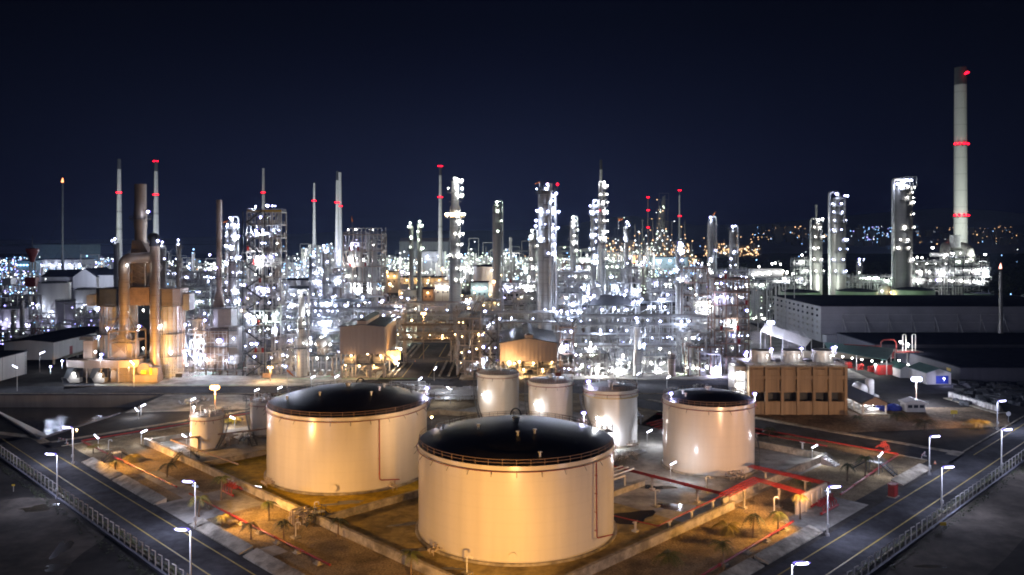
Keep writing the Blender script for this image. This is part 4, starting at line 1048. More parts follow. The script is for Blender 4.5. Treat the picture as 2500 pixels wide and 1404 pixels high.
def add_vessel(t, rr, x0, x1, y0, y1, z0, z1, m='vessel'):
    b = MB()
    if rr.random() < .6 and z1 - z0 > 3:
        r = min(rr.uniform(.7, 1.6), (x1 - x0) * .3); b.vessel((rr.uniform(x0 + r, x1 - r), rr.uniform(y0 + .2 * (y1 - y0), y0 + .6 * (y1 - y0)), z0 + .5), r, (z1 - z0) * rr.uniform(.6, 1.2), 'z', 14)
    else:
        r = min(rr.uniform(.7, 1.3), (z1 - z0) * .4); L = min((x1 - x0) * .7, rr.uniform(4, 9)); xs = rr.uniform(x0, max(x0 + .1, x1 - L)); y = rr.uniform(y0 + r, y1 - r)
        b.vessel((xs, y, z0 + r + .5), r, L, 'x', 14)
        for k in (.2, .8): b.box((xs + L * k, y, z0 + .4), (.4, r * 1.6, .8))
    b.build('vessel', m, t)
def frame(label, px0, px1, d, depth, tops, nx=3, ny=2, pipes=50, nlamp=10, nves=3, stairs=None, lampm='lamp_cool', steel='steel', name='process_structure', cat='steel structure', lr=.48, seed=0, brace=True, pipem='galv', clad=None, decks=True, zmin=0.0, warm=0, pump=True, railtop=True, red=0, cw=.5):
    """Open steel process structure: columns, beams, bracing, grating decks with rails, vessels, pipework, stairs and lamps."""
    rr = random.Random(seed or int(px0 * 7 + d)); pipes = int(pipes * 1.25); x0, x1 = X(px0, d), X(px1, d); y0, y1 = d, d + depth
    zs = [Z(p, d) for p in tops]; zt = max(zs); t = thing(name, label, cat, ((x0 + x1) / 2, y0, 0))
    b = MB()
    xs = [x0 + (x1 - x0) * i / nx for i in range(nx + 1)]; ys = [y0 + depth * j / ny for j in range(ny + 1)]
    for x in xs:
        for y in ys: b.bar((x, y, zmin), (x, y, zt), cw)
    for z in zs:
        for y in ys: b.bar((x0, y, z - .2), (x1, y, z - .2), .34, .6)
        for x in xs: b.bar((x, y0, z - .2), (x, y1, z - .2), .34, .6)
    lev = [zmin] + sorted(zs)
    if brace:
        for i in range(nx):
            for k in range(len(lev) - 1):
                if rr.random() < .42:
                    if rr.random() < .5: b.bar((xs[i], y0, lev[k]), (xs[i + 1], y0, lev[k + 1]), .2)
                    else: b.bar((xs[i + 1], y0, lev[k]), (xs[i], y0, lev[k + 1]), .2)
        for j in range(ny):
            for k in range(len(lev) - 1):
                if rr.random() < .5:
                    for x in (x0, x1): b.bar((x, ys[j], lev[k]), (x, ys[j + 1], lev[k + 1]), .2)
    b.build('steel_frame', steel, t)
    if decks:
        for z in zs:
            b = MB(); b.span(x0, x1, y0, y1, z, z + .12); dk = b.build('deck', 'grating', t)
            if z == zt and not railtop: continue
            b = MB(); rail(b, [(x0, y1, z + .12), (x0, y0, z + .12), (x1, y0, z + .12), (x1, y1, z + .12)], 1.1, 3.0, .09); b.build('railing', steel, dk)
    for k in range(nves):
        i = rr.randrange(len(lev) - 1); add_vessel(t, rr, x0, x1, y0, y1, lev[i], lev[i + 1], rr.choice(['vessel', 'vessel', 'tank_white', 'vessel_dull']))
    for part in range(2 if pipes > 24 else 1):
        b = MB(); W_, D_ = x1 - x0, depth
        for _ in range(pipes // (2 if pipes > 24 else 1)):
            i = rr.randrange(len(lev) - 1); za, zb = lev[i], lev[i + 1]; z = za + rr.uniform(.15, .95) * (zb - za); y = y0 + rr.random() ** 1.6 * D_ - .2; x = rr.uniform(x0, x1); r = rr.choice([.14, .17, .2, .24, .3, .38, .5])
            q = rr.random()
            if q < .30: pts = [(x, y, za), (x, y, min(zt + 1, za + rr.uniform(.6, 2.2) * (zb - za)))]
            elif q < .62:
                xe = min(x1 + 1.5, max(x0 - 1.5, x + rr.choice([-1, 1]) * rr.uniform(2, W_ * .8))); pts = [(x, y, za + .1), (x, y, z), (xe, y, z), (xe, y, z + rr.uniform(-.5, .7) * (zb - za))]
            elif q < .85: xe = min(x1, max(x0, x + rr.uniform(-.7, .7) * W_)); pts = [(x, y, z), (xe, y, z)]
            else: pts = [(x, y0 - .3, z), (x, y0 + D_ * rr.uniform(.3, .9), z), (x, y0 + D_ * rr.uniform(.3, .9), z + 2)]
            if (Vector(pts[0]) - Vector(pts[-1])).length > .4: b.tube(bend(pts, r * 2.5, 3) if len(pts) > 2 else pts, r, 6)
        for _ in range(pipes // 3):                  # valves, boxes and instruments
            i = rr.randrange(len(lev) - 1); b.box((rr.uniform(x0, x1), y0 + rr.random() * D_ * .7, lev[i] + rr.uniform(.3, 1.4)), (rr.uniform(.5, 1.6), rr.uniform(.4, 1.0), rr.uniform(.6, 2.0)))
        b.build('pipework', pipem if part == 0 else rr.choice(['galv', 'vessel_dull', 'steel']), t)
    for k in range(red):
        b = MB(); i = rr.randrange(1, len(lev)); x = rr.uniform(x0, x1); b.box((x, y0 - .5, lev[i] + 1.0), (.9, .5, 2.0)); b.build('fire_box', 'red_paint', t)
    if stairs is not None:                            # zigzag flights on the front face between the given x fractions
        xa, xb = x0 + (x1 - x0) * stairs[0], x0 + (x1 - x0) * stairs[1]; z = zmin; hh = (zt - zmin) / max(1, round((zt - zmin) / 4.6)); k = 0
        b = MB(); tr = MB()
        while z < zt - 1:
            p, q = (xa, xb) if k % 2 == 0 else (xb, xa); y = y0 - 1.0 - (k % 2) * .15
            for dy in (-.5, .5): b.bar((p, y + dy, z), (q, y + dy, z + hh), .12, .34)
            for s in range(9): f = (s + .5) / 9; tr.box((p + (q - p) * f, y, z + hh * f), (.32, 1.0, .07))
            rail(b, [(p, y - .5, z), (q, y - .5, z + hh)], 1.0, 2, .08)
            tr.box((q + (.7 if q > p else -.7), y, z + hh), (1.5, 1.5, .12)); z += hh; k += 1
        for x in (min(xa, xb) - 1.4, max(xa, xb) + 1.4): b.bar((x, y0 - 1.7, zmin), (x, y0 - 1.7, zt), .3)
        tr.build('stair_tread', 'grating', b.build('stairway', 'steel_dark', t))
    for k in range(int(nlamp * 1.7)):
        i = rr.randrange(len(lev) - 1); z = lev[i]; zz = z + min(3.2, (lev[i + 1] - z) * .75)
        x = rr.uniform(x0, x1); y = y0 + rr.random() ** 2 * depth * .8 - .25
        lamp(t, (x, y, zz), lr * rr.choice([.5, .6, .7, .8, 1.0, 1.25]), 'lamp_warm' if k < warm else (rr.choice(['lamp_white', 'lamp_violet', 'lamp_green']) if rr.random() < .3 else lampm), min(2.2, round(zz - z - .1, 1)), every=9)
    for k in range(max(1, nlamp // 5)):
        lamp(t, (rr.uniform(x0, x1), y0 + rr.uniform(-.2, depth), zt + 2.6), lr * rr.choice([.6, .8, 1.1]), lampm, 2.6, every=9)
    return t
def pipe_rack(label, axis, a0, a1, c, wid, levels, np=7, step=7.5, nlamp=8, lampm='lamp_cool', steel='steel', seed=0, pipem=('galv', 'vessel_dull', 'steel'), truss=False):
    rr = random.Random(seed + int(a0 * 3 + c)); P = (lambda a, o, z: (a, c + o, z)) if axis == 'x' else (lambda a, o, z: (c + o, a, z))
    t = thing('pipe_rack', label, 'pipe rack', P((a0 + a1) / 2, wid / 2, 0)); b = MB(); n = max(1, round((a1 - a0) / step)); zt = levels[-1]
    for k in range(n + 1):
        a = a0 + (a1 - a0) * k / n
        if not truss or k in (0, n):
            for o in (0, wid): b.bar(P(a, o, 0), P(a, o, zt + .8), .36)
        for z in levels: b.bar(P(a, 0, z), P(a, wid, z), .26, .4)
        if k < n:
            a2 = a0 + (a1 - a0) * (k + 1) / n
            if truss:
                for o in (0, wid): b.bar(P(a, o, levels[0] - .2), P(a2, o, zt - .2) if k % 2 == 0 else P(a2, o, levels[0] - .2), .2); b.bar(P(a, o, zt - .2), P(a2, o, levels[0] - .2 if k % 2 else zt - .2), .2); b.bar(P(a, o, levels[0]), P(a, o, zt), .2)
            elif k % 3 == 1: b.bar(P(a, 0, 0), P(a2, 0, levels[0]), .2); b.bar(P(a2, 0, 0), P(a, 0, levels[0]), .2)
    for z in levels:
        for o in (0, wid): b.bar(P(a0, o, z - .35), P(a1, o, z - .35), .22, .34)
    b.build('steel_frame', steel, t)
    for z in levels:
        for k in range(np):
            o = wid * (k + .5) / np + rr.uniform(-.15, .15); r = rr.choice([.18, .22, .28, .36, .46]); q = MB(); s, e = a0 - rr.uniform(0, 2), a1 + rr.uniform(0, 2)
            pts = [P(s, o, z + r + .2), P(e, o, z + r + .2)]
            if rr.random() < .35: m_ = a0 + (a1 - a0) * rr.random(); pts = [P(s, o, z + r + .2), P(m_, o, z + r + .2), P(m_, o, z + 2.0), P(m_ + 2.5, o, z + 2.0), P(m_ + 2.5, o, z + r + .2), P(max(e, m_ + 4), o, z + r + .2)]
            q.tube(bend(pts, r * 2, 3) if len(pts) > 2 else pts, r, 7); q.build('pipe', rr.choice(pipem), t)
    b = MB(); rail(b, [P(a0, -.4, zt + .2), P(a1, -.4, zt + .2)], 1.1, 3, .09); b.build('railing', steel, t)
    for k in range(nlamp): lamp(t, P(a0 + (a1 - a0) * (k + .5) / nlamp + rr.uniform(-1, 1), rr.choice([-.4, wid * .5]), rr.choice(levels) + 2.4), .45 * rr.choice([.6, .8, 1, 1.2]), lampm, 2.0, every=4)
    return t
def chimney(label, px, ytop, ybody, d, wt, wb, rings=(), topred=0, m='chimney_grey', zb=0.0, plat=(), capm='chimney_dark', nring=4, lr=None, name='chimney'):
    x = X(px, d); t = thing(name, label, 'chimney', (x, d, 0)); zt, zc = Z(ytop, d), Z(ybody, d); rt, rb = wt / 2 * d / FPX, wb / 2 * d / FPX; lr = lr or d * .0008
    b = MB(); rc = rt; b.lathe((x, d, 0), [(rb * 1.12, 0), (rb, zc * .25), (rc, zc)], 28); b.build('shaft', m, t)
    if zt > zc + .5: b = MB(); b.lathe((x, d, 0), [(rc + .1, zc - .2), (rc * .98, zt), (rc * .75, zt), (rc * .75, zt - 2)], 28); b.build('cap', capm, t)
    else: b = MB(); b.lathe((x, d, 0), [(rc + .05, zc - 1.2), (rc + .2, zc - 1.2), (rc + .2, zc), (rc * .8, zc), (rc * .8, zc - 2)], 28); b.build('cap', m, t)
    for py in list(rings) + list(plat):
        z = Z(py, d); r = rt + (rb - rt) * max(0, (zc - z)) / zc; b = MB(); ring_platform(b, x, d, z - 1.2, r, r + lr * 1.3, 0, 2 * PI); b.build('platform', 'steel_dark', t)
    zz = [Z(py, d) for py in rings] + ([zt + lr] if topred else [])
    if d > 600: spot('uplight', (x - d * .03, d - d * .11, 25), (x, d, zt * .55), (.22 if d < 800 else .16) * 4 * PI * (zt * .5) ** 2 * 20, (.9, 1, .92), 85, t, 2.0, 1.0)
    for z in zz:
        r = rt + (rb - rt) * max(0, (zc - z)) / zc
        for k in range(nring):
            a = -PI / 2 + (k - (nring - 1) / 2) * PI / nring * 1.0 if nring > 1 else -PI / 2
            lamp(t, (x + (r + lr) * math.cos(a), d + (r + lr) * math.sin(a), z + .4), lr, 'lamp_red', 0, 'warning_light')
    return t
def gable(label, x0, x1, y0, y1, h, rise, wallm, roofm, name='shed', cat='building', ridge='y', zb=0.0, over=.4):
    t = thing(name, label, cat, ((x0 + x1) / 2, y0, 0)); b = MB(); xm, ym = (x0 + x1) / 2, (y0 + y1) / 2
    if ridge == 'y': b.prism_y([(x0, zb), (x1, zb), (x1, h), (xm, h + rise), (x0, h)], y0, y1)
    else:
        b.span(x0, x1, y0, y1, zb, h)
        for x in (x0, x1 - .3): b.add([(x, y0, h), (x, y1, h), (x, ym, h + rise), (x + .3, y0, h), (x + .3, y1, h), (x + .3, ym, h + rise)], [(0, 2, 1), (3, 4, 5), (0, 3, 5, 2), (2, 5, 4, 1)])
    b.build('wall', wallm, t); b = MB(); k = .25
    if ridge == 'y':
        for e, f in ((x0 - over, xm), (x1 + over, xm)):
            s = rise * over / max(.1, (xm - x0))
            v = [(e, y0 - over, h - s + .05), (f, y0 - over, h + rise + .05), (f, y1 + over, h + rise + .05), (e, y1 + over, h - s + .05)]
            v2 = [(p[0], p[1], p[2] + k) for p in v]; b.add(v + v2, [(0, 3, 2, 1), (4, 5, 6, 7), (0, 1, 5, 4), (1, 2, 6, 5), (2, 3, 7, 6), (3, 0, 4, 7)] if e < f else [(0, 1, 2, 3), (7, 6, 5, 4), (4, 5, 1, 0), (5, 6, 2, 1), (6, 7, 3, 2), (7, 4, 0, 3)])
    else:
        for e, f in ((y0 - over, ym), (y1 + over, ym)):
            s = rise * over / max(.1, (ym - y0)); v = [(x0 - over, e, h - s + .05), (x0 - over, f, h + rise + .05), (x1 + over, f, h + rise + .05), (x1 + over, e, h - s + .05)]
            v2 = [(p[0], p[1], p[2] + k) for p in v]; b.add(v + v2, [(0, 1, 2, 3), (7, 6, 5, 4), (4, 5, 1, 0), (5, 6, 2, 1), (6, 7, 3, 2), (7, 4, 0, 3)] if e < f else [(0, 3, 2, 1), (4, 5, 6, 7), (0, 1, 5, 4), (1, 2, 6, 5), (2, 3, 7, 6), (3, 0, 4, 7)])
    b.build('roof', roofm, t)
    return t
# ================================================================== FRONT ROW OF THE PLANT
# boiler / twin furnace with ducts and dark stack
def boiler():
    t = thing('boiler', 'twin drum boiler with brown clad ducts, braced duct tower and a tall dark stack', 'boiler', (-160, 350, 0))
    for px, r, d in ((291, 7.4, 352), (412, 6.7, 352)):
        x = X(px, d); b = MB(); b.lathe((x, d, 0), [(r * .9, 0), (r * .9, 3), (r, 3.2), (r, 30), (r * .96, 30.2)], 40); dr = b.build('furnace_drum', 'vessel_dull', t)
        b = MB()
        for z in (9, 18.5): ring_platform(b, x, d, z, r, r + 1.5, -PI * .98, -.02)
        b.build('platform', 'steel_dark', t)
        b = MB()
        for k in range(14):
            a = -PI + k * PI / 13; b.bar((x + (r + .15) * math.cos(a), d + (r + .15) * math.sin(a), 3), (x + (r + .15) * math.cos(a), d + (r + .15) * math.sin(a), 30), .22)
        b.build('stiffener', 'steel_warm', dr)
        b = MB(); x0, x1 = x - r * 1.0, x + r * 1.0; c = r * .35
        b.prism([(x0 + c, d - r), (x1 - c, d - r), (x1, d - r + c), (x1, d + r - c), (x1 - c, d + r), (x0 + c, d + r), (x0, d + r - c), (x0, d - r + c)], 30.4, 37.5); b.build('convection_box', 'steel_dark' if px < 300 else 'clad_brown', t)
        b = MB(); rail(b, [(x0 - .6, d - r - .6, 30.4), (x1 + .6, d - r - .6, 30.4)], 1.2, 2.5, .1); b.build('railing', 'steel_dark', t)
    xm = X(343, 352); b = MB(); b.span(X(317, 352), X(378, 352), 346.4, 358, 30.5, 38); b.build('flue_box', 'brick_box', t)
    b = MB(); b.prism_y([(X(318, 356), 38), (X(366, 356), 38), (X(390, 356), 46), (X(352, 356), 58), (X(330, 356), 58)], 353, 359); b.build('flue_hopper', 'clad_brown', t)
    b = MB()                                           # braced tower under the elbow
    x0, x1, y = X(325, 350), X(357, 350), 348.5
    for x in (x0, x1): b.bar((x, y, 38), (x, y, 48.5), .5); b.bar((x, y + 5, 38), (x, y + 5, 48.5), .5)
    for k in range(4):
        z = 38 + k * 2.6; b.bar((x0, y, z), (x1, y, z + 2.6), .25); b.bar((x1, y, z), (x0, y, z + 2.6), .25); b.bar((x0, y, z), (x1, y, z), .25)
    b.bar((x0 - 1, y, 48.5), (x1 + 1, y, 48.5), .5); b.build('braced_tower', 'duct', t)
    d = 356; x = X(343, d); r = 2.4
    b = MB(); b.lathe((x, d, 0), [(r, 38), (r, 62), (r * 1.12, 64), (r * 1.12, 70), (r, 72.5), (r * 1.02, Z(450, d)), (r * .85, Z(450, d)), (r * .85, Z(450, d) - 3)], 28); b.build('stack', 'duct', t)
    b = MB(); ring_platform(b, x, d, Z(534, d), r, r + 2.0, 0, 2 * PI)
    b.build('stack_platform', 'steel_dark', t)
    # right vertical duct and dark elbow over the top
    d = 342; r = 1.95; xd = X(378, d)
    b = MB(); b.tube([(xd, d, 3), (xd, d, 9), (xd, d, Z(597, d))], [2.6, r, r], 20); b.build('duct', 'duct', t)
    b = MB(); b.tube(bend([(xd, d, Z(597, d)), (xd, d, Z(580, d)), (X(352, d), d + 8, Z(580, d))], 3, 8), r * 1.02, 20); b.tube([(xd, d, Z(601, d)), (xd, d, Z(596, d))], r * 1.12, 20); b.build('duct_elbow', 'chimney_dark', t)
    # left duct: rises and turns in a segmented bend to the stack base
    d = 342; r = 2.15; xd = X(303, d)
    b = MB(); b.tube([(xd, d, 21), (xd, d, 44)], r, 20); b.build('duct', 'duct', t)
    b = MB(); b.tube(bend([(xd, d, 44), (xd, d, 50.3), (X(345, d), d + 9, 50.8)], 6.5, 8), r * 1.05, 20); b.build('duct_elbow', 'clad_brown', t)
    b = MB()
    for k in range(5): c = Vector((xd, d, 44)); b.lathe((xd, d, 22 + k * 4.6), [(r, 0), (r + .14, .02), (r + .14, .25), (r, .27)], 20)
    for k in range(9): b.lathe((X(378, d), d, 11 + k * 4.8), [(1.95, 0), (2.1, .02), (2.1, .25), (1.95, .27)], 20)
    b.build('duct_flange', 'steel_brown', t)
    b = MB(); b.lathe((xd, d, 0), [(r * .6, 14.5), (r * 1.5, 17), (r, 21)], 20); b.build('duct_cone', 'duct', t)
    # braced box frame carrying the left duct
    x0, x1, y0, y1 = X(268, 338), X(335, 338), 337, 346; b = MB()
    for xx in (x0, (x0 + x1) / 2 + 1.5, x1):
        for yy in (y0, y1): b.bar((xx, yy, 0), (xx, yy, 20.5), .45)
    for z in (9.5, 16.5, 20.5):
        for yy in (y0, y1): b.bar((x0, yy, z), (x1, yy, z), .45)
        for xx in (x0, x1): b.bar((xx, y0, z), (xx, y1, z), .45)
    for za, zb in ((9.5, 16.5), (16.5, 20.5)): b.bar((x0, y0, za), (x1 - 2, y0, zb), .3); b.bar((x1 - 2, y0, za), (x0, y0, zb), .3)
    for xx, s in ((x0, 1), (x1, -1)): b.bar((xx, y0, 20.5), (xd + s * -2.2, d, 26), .35); b.bar((xx, y1, 20.5), (xd + s * -2.2, d, 26), .35)
    b.build('support_frame', 'duct', t)
    b = MB(); b.span(x0 + .8, x1 - 2.2, y0 + 1, y1 - 1, 9.8, 15.5); b.build('air_preheater', 'clad_brown', t)
    b = MB()                                           # low horizontal duct on legs
    b.prism([(X(168, 336), 334), (X(215, 336), 332.5), (X(300, 336), 332.5), (X(342, 336), 335), (X(342, 336), 340), (X(300, 336), 338), (X(215, 336), 337), (X(168, 336), 339)], 6.2, 9.2); b.build('air_duct', 'clad_brown', t)
    b = MB()
    for px in (175, 215, 250, 292): b.bar((X(px, 334), 333, 0), (X(px, 334), 333, 6.2), .35)
    b.build('duct_leg', 'steel_warm', t)
    b = MB(); b.prism([(X(278, 337), 334.5), (X(330, 337), 334.5), (X(330, 337), 343), (X(278, 337), 343)], 0.2, 6.0); b.bar((X(278, 337), 334.4, .5), (X(330, 337), 334.4, 6), .35); b.bar((X(330, 337), 334.4, .5), (X(278, 337), 334.4, 6), .35); b.build('lower_box', 'duct', t)
    for px in (182, 243):                              # silver fan casings under the duct
        x = X(px, 334); b = MB(); b.lathe((x, 333, 2.6), [(.001, -1.3), (2.0, -1.3), (2.1, -1.2), (2.1, 1.2), (2.0, 1.3), (.001, 1.3)], 20, 'y'); b.span(x - 1, x + 3.2, 331.6, 334.4, .4, 2.2); b.build('fan_casing', 'vessel_dull', t)
        b = MB(); b.prism_y([(x - 3.2, 2.4), (x - 1.4, 2.0), (x + 1.2, 6.2), (x - 1.6, 6.2)], 331.6, 334.4); b.build('fan_inlet', 'steel_dark', t)
    # little roofed shelter left of the drums
    x = X(222, 340); b = MB(); b.span(x - 2.2, x + 1.6, 338, 342, 1.5, 16.5); b.build('stair_shaft', 'clad_brown', t)
    b = MB(); b.prism_y([(x - 3.4, 17), (x + 2.8, 17), (x + 2.2, 18.4), (x - 2.8, 18.4)], 337, 343); b.build('shaft_roof', 'steel_dark', t)
    x = X(243, 340); b = MB(); b.span(X(229, 350), X(244, 350), 344, 350, 30.4, 35); b.build('side_cabin', 'vessel_dull', t)
    x = X(455, 350); b = MB(); b.span(X(447, 350), X(462, 350), 350, 356, 28, 35); b.build('side_cabin', 'vessel_dull', t)
    # access ladders and cross walkway
    b = MB()
    for px in (398, 444, 388): b.bar((X(px, 343), 343.5, 3), (X(px, 343), 343.5, 29), .2); b.bar((X(px, 343) + .8, 343.5, 3), (X(px, 343) + .8, 343.5, 29), .2)
    for k in range(22): b.bar((X(398, 343), 343.5, 4 + k * 1.15), (X(398, 343) + .8, 343.5, 4 + k * 1.15), .12)
    b.build('ladder', 'steel_warm', t)
    for px, py, dd, r, m in ((262, 802, 341, .55, 'lamp_cool'), (339, 797, 341, .6, 'lamp_cool'), (417, 861, 342, .75, 'lamp_white'), (393, 795, 342.5, .5, 'lamp_white'), (247, 866, 336, .6, 'lamp_cool'), (233, 859, 337, .45, 'lamp_white'), (238, 757, 342, .45, 'lamp_cool'),
                             (241, 822, 341, .4, 'lamp_cool'), (310, 647, 338, .45, 'lamp_white'), (361, 517, 352, .6, 'lamp_cool'), (385, 588, 338, .55, 'lamp_cool'), (180, 912, 331, .5, 'lamp_white'), (245, 915, 331, .45, 'lamp_white'), (350, 850, 341, .4, 'lamp_white'), (452, 793, 343, .5, 'lamp_cool'), (448, 858, 343, .4, 'lamp_cool'), (350, 757, 345, .4, 'lamp_white'), (452, 868, 343, .4, 'lamp_violet')):
        lamp(t, W(px, py, dd), r, m, 1.2, power=650)
    for p, w_ in (((-181, 329.5, 9.5), 2600), ((-165.5, 329.5, 10.5), 2600), ((-186.5, 331, 7), 1800)): lamp(t, p, .4, 'lamp_cool', 3.0, power=w_)  # extra lamps added so the pond shows reflections
    rr = random.Random(3); b = MB()
    for k in range(46):
        x = rr.uniform(X(388, 344), X(462, 344)); z = rr.uniform(.5, 7); y = rr.uniform(343, 346); b.tube([(x, y, 0), (x, y, z)], .12, 6) if k % 2 else b.tube([(x, y, z), (x + rr.uniform(2, 7), y, z)], .14, 6)
    b.build('burner_pipework', 'galv', t)
    spot('flood_and_fill_beam', (X(352, 318), 313, 7), (X(345, 345), 346, 15), 85000, SODIUM, 84, t, .3)
    spot('flood_and_fill_beam', (X(430, 318), 314, 7), (X(395, 345), 350, 8), 20000, (1, .56, .2), 64, t, .3)
    spot('flood_and_fill_beam', (X(392, 337), 337.2, 1.0), (X(378, 342), 342, 16), 4500, SODIUM, 60, t, .2); spot('flood_and_fill_beam', (X(300, 331), 331, 9.6), (X(303, 342), 340, 22), 9000, SODIUM, 90, t, .2)
    return t
boiler()
t = thing('blower', 'orange lit blower with scroll casing at the foot of the round duct', 'blower', (X(355, 335), 335, 0))
x = X(357, 335); b = MB(); b.lathe((x, 334, 5.6), [(.001, -1.5), (2.5, -1.5), (2.6, -1.4), (2.6, 1.4), (2.5, 1.5), (.001, 1.5)], 24, 'y'); b.build('scroll', 'duct', t)
b = MB(); b.span(x - 4.5, x + 5.6, 332.5, 338, .3, 3.4); b.span(x + 1.5, x + 5.6, 333, 337, 3.4, 6.2); b.build('plinth', 'clad_brown', t)
b = MB(); b.tube([(x - .5, 332, 4.6), (x + 1.6, 332, 4.6)], .9, 14); b.tube([(x + 3, 332.4, 3.6), (x + 3, 332.4, 6.4)], .5, 10); b.build('motor', 'yellow_paint', t)
lamp(t, (x - 5.5, 331.5, 6.6), .16, 'lamp_warm', 2)

# heater with strakes on its stack
def heater():
    d = 352; t = thing('fired_heater', 'boxy fired heater with a tall brown stack wound with spiral strakes', 'heater', (X(537, d), d, 0))
    b = MB(); b.span(X(503, d), X(556, d), d, d + 10, 4.5, Z(804, d)); b.build('radiant_box', 'brick_box', t)
    b = MB(); b.span(X(556, d) + .05, X(578, d), d + 1, d + 10, 4.5, Z(800, d)); b.build('side_panel', 'vessel_dull', t)
    b = MB(); b.span(X(518, d), X(562, d), d + 1, d + 9, Z(800, d), Z(752, d)); b.build('convection_box', 'vessel_dull', t)
    b = MB()
    for k in range(9): xx = X(531, d) + k * .62; b.bar((xx, d + .8, Z(799, d)), (xx, d + .8, Z(757, d)), .22)
    for k in range(6): xx = X(505, d) + k * 1.7; b.bar((xx, d - .2, 4.5), (xx, d - .2, Z(806, d)), .3)
    for k in range(5): z = 6 + k * 3.2; b.bar((X(503, d), d - .2, z), (X(556, d), d - .2, z), .22)
    for k in range(5): xx = X(560, d) + k * .9; b.bar((xx, d + .8, 5), (xx, d + .8, Z(802, d)), .2)
    b.build('buckstay', 'steel_warm', t)
    b = MB()
    for xx in (X(503, d), X(520, d), X(537, d), X(556, d), X(577, d)):
        for y in (d, d + 10): b.bar((xx, y, 0), (xx, y, 4.5), .45)
    b.build('leg', 'steel_brown', t)
    for py in (900, 845, 806, 752):
        z = Z(py, d); b = MB(); b.span(X(490, d), X(580, d), d - 1.7, d - .3, z - .2, z); rail(b, [(X(490, d), d - 1.7, z), (X(580, d), d - 1.7, z)], 1.1, 2.2, .1); b.build('platform', 'steel_dark', t)
    xs = X(535, 357); r = 1.15; zt = Z(488, 357); zb = Z(752, 352)
    b = MB(); b.lathe((xs, 357, 0), [(2.6, zb), (1.7, zb + 5), (r, zb + 7), (r, zt), (r * .8, zt), (r * .8, zt - 2)], 20); st = b.build('stack', 'clad_brown', t)
    b = MB()
    for s in range(2):
        pts = [(xs + (r + .14) * math.cos(a), 357 + (r + .14) * math.sin(a), zt - .2 - 15 * a / (4 * PI)) for a in [k * .3 + 0 for k in range(42)]]
        pts = [(xs + (r + .14) * math.cos(k * .3 + s * PI), 357 + (r + .14) * math.sin(k * .3 + s * PI), zt - .2 - 18 * k / 42) for k in range(43)]
        for p, q in zip(pts[:-1], pts[1:]): b.bar(p, q, .12, .3)
    b.build('strake', 'clad_brown', st)
    b = MB(); ring_platform(b, xs, 357, Z(674, 357), r, r + 2.2, 0, 2 * PI); b.build('stack_platform', 'steel_dark', t)
    b = MB()
    for k in range(6): x = X(512 + k * 10, 353); b.lathe((x, d + 2, 1.2), [(.001, 0), (1.1, .4), (1.2, 1.6), (1.0, 3.0)], 12)
    b.build('burner', 'clad_brown', t)
    for px, py, r_, m in ((535, 832, .95, 'lamp_cool'), (500, 782, .55, 'lamp_violet'), (505, 878, .6, 'lamp_white'), (498, 868, .4, 'lamp_violet'), (570, 826, .4, 'lamp_cool'), (566, 873, .4, 'lamp_cool'), (527, 654, .5, 'lamp_violet'), (512, 622, .4, 'lamp_violet'), (553, 880, .4, 'lamp_cool')): lamp(t, W(px, py, 349.5), r_, m, 1)
    rr = random.Random(9); b = MB()
    for k in range(40):
        x = rr.uniform(X(488, d), X(590, d)); z = rr.uniform(.5, 22); y = d - rr.uniform(.5, 1.6); b.tube([(x, y, z), (x, y, max(0, z - rr.uniform(2, 9)))], .1, 6) if k % 2 else b.tube([(x, y, z), (x + rr.uniform(2, 7), y, z)], .1, 6)
    b.build('pipework', 'galv', t); return t
heater()
# tall stair tower
t = frame('tall steel stair tower with zigzag stairs and a yellow crane beam on top', 603, 664, 352, 11, [516, 548, 580, 612, 646, 690, 724, 758, 792, 826, 860, 892], 2, 2, 46, 28, 7, (.02, .62), 'lamp_cool', 'steel', 'stair_tower', 'tower', .5, 21, red=6, cw=.36)
b = MB(); z = Z(515, 352); b.bar((X(640, 352), 351.5, z), (X(688, 352), 351.5, z), .6, .7); b.bar((X(605, 352), 351.5, z), (X(640, 352), 351.5, z), .3); b.build('crane_beam', 'yellow_paint', t)
frame('narrow lattice tower standing against the tall stair tower', 665, 686, 354, 8, [517, 548, 580, 612, 640, 676, 712, 748, 784, 820, 856, 890], 1, 1, 26, 8, 1, None, 'lamp_cool', 'steel', 'lattice_tower', 'tower', .42, 22)
column('column with arched overhead pipe behind the spiral straked stack', 568, 20, 545, 372, (560, 588, 612, 640, 676, 720, 745), 'lamp_cool', 'vessel', 1, .55, nl=3)
column('slim pale column with a bare top between the straked stack and the stair tower', 556, 14, 566, 382, (600, 650, 700), 'lamp_cool', 'tank_white', 0, .5)
column('white skirted column with a hooped overhead pipe near the horizontal drum', 736, 25, 725, 350, (772, 800, 848), 'lamp_white', 'vessel', 1, .5, seg=[(1.15, 0), (1.12, .48), (.82, .5), (.82, .70), (.62, .74), (.62, 1)])
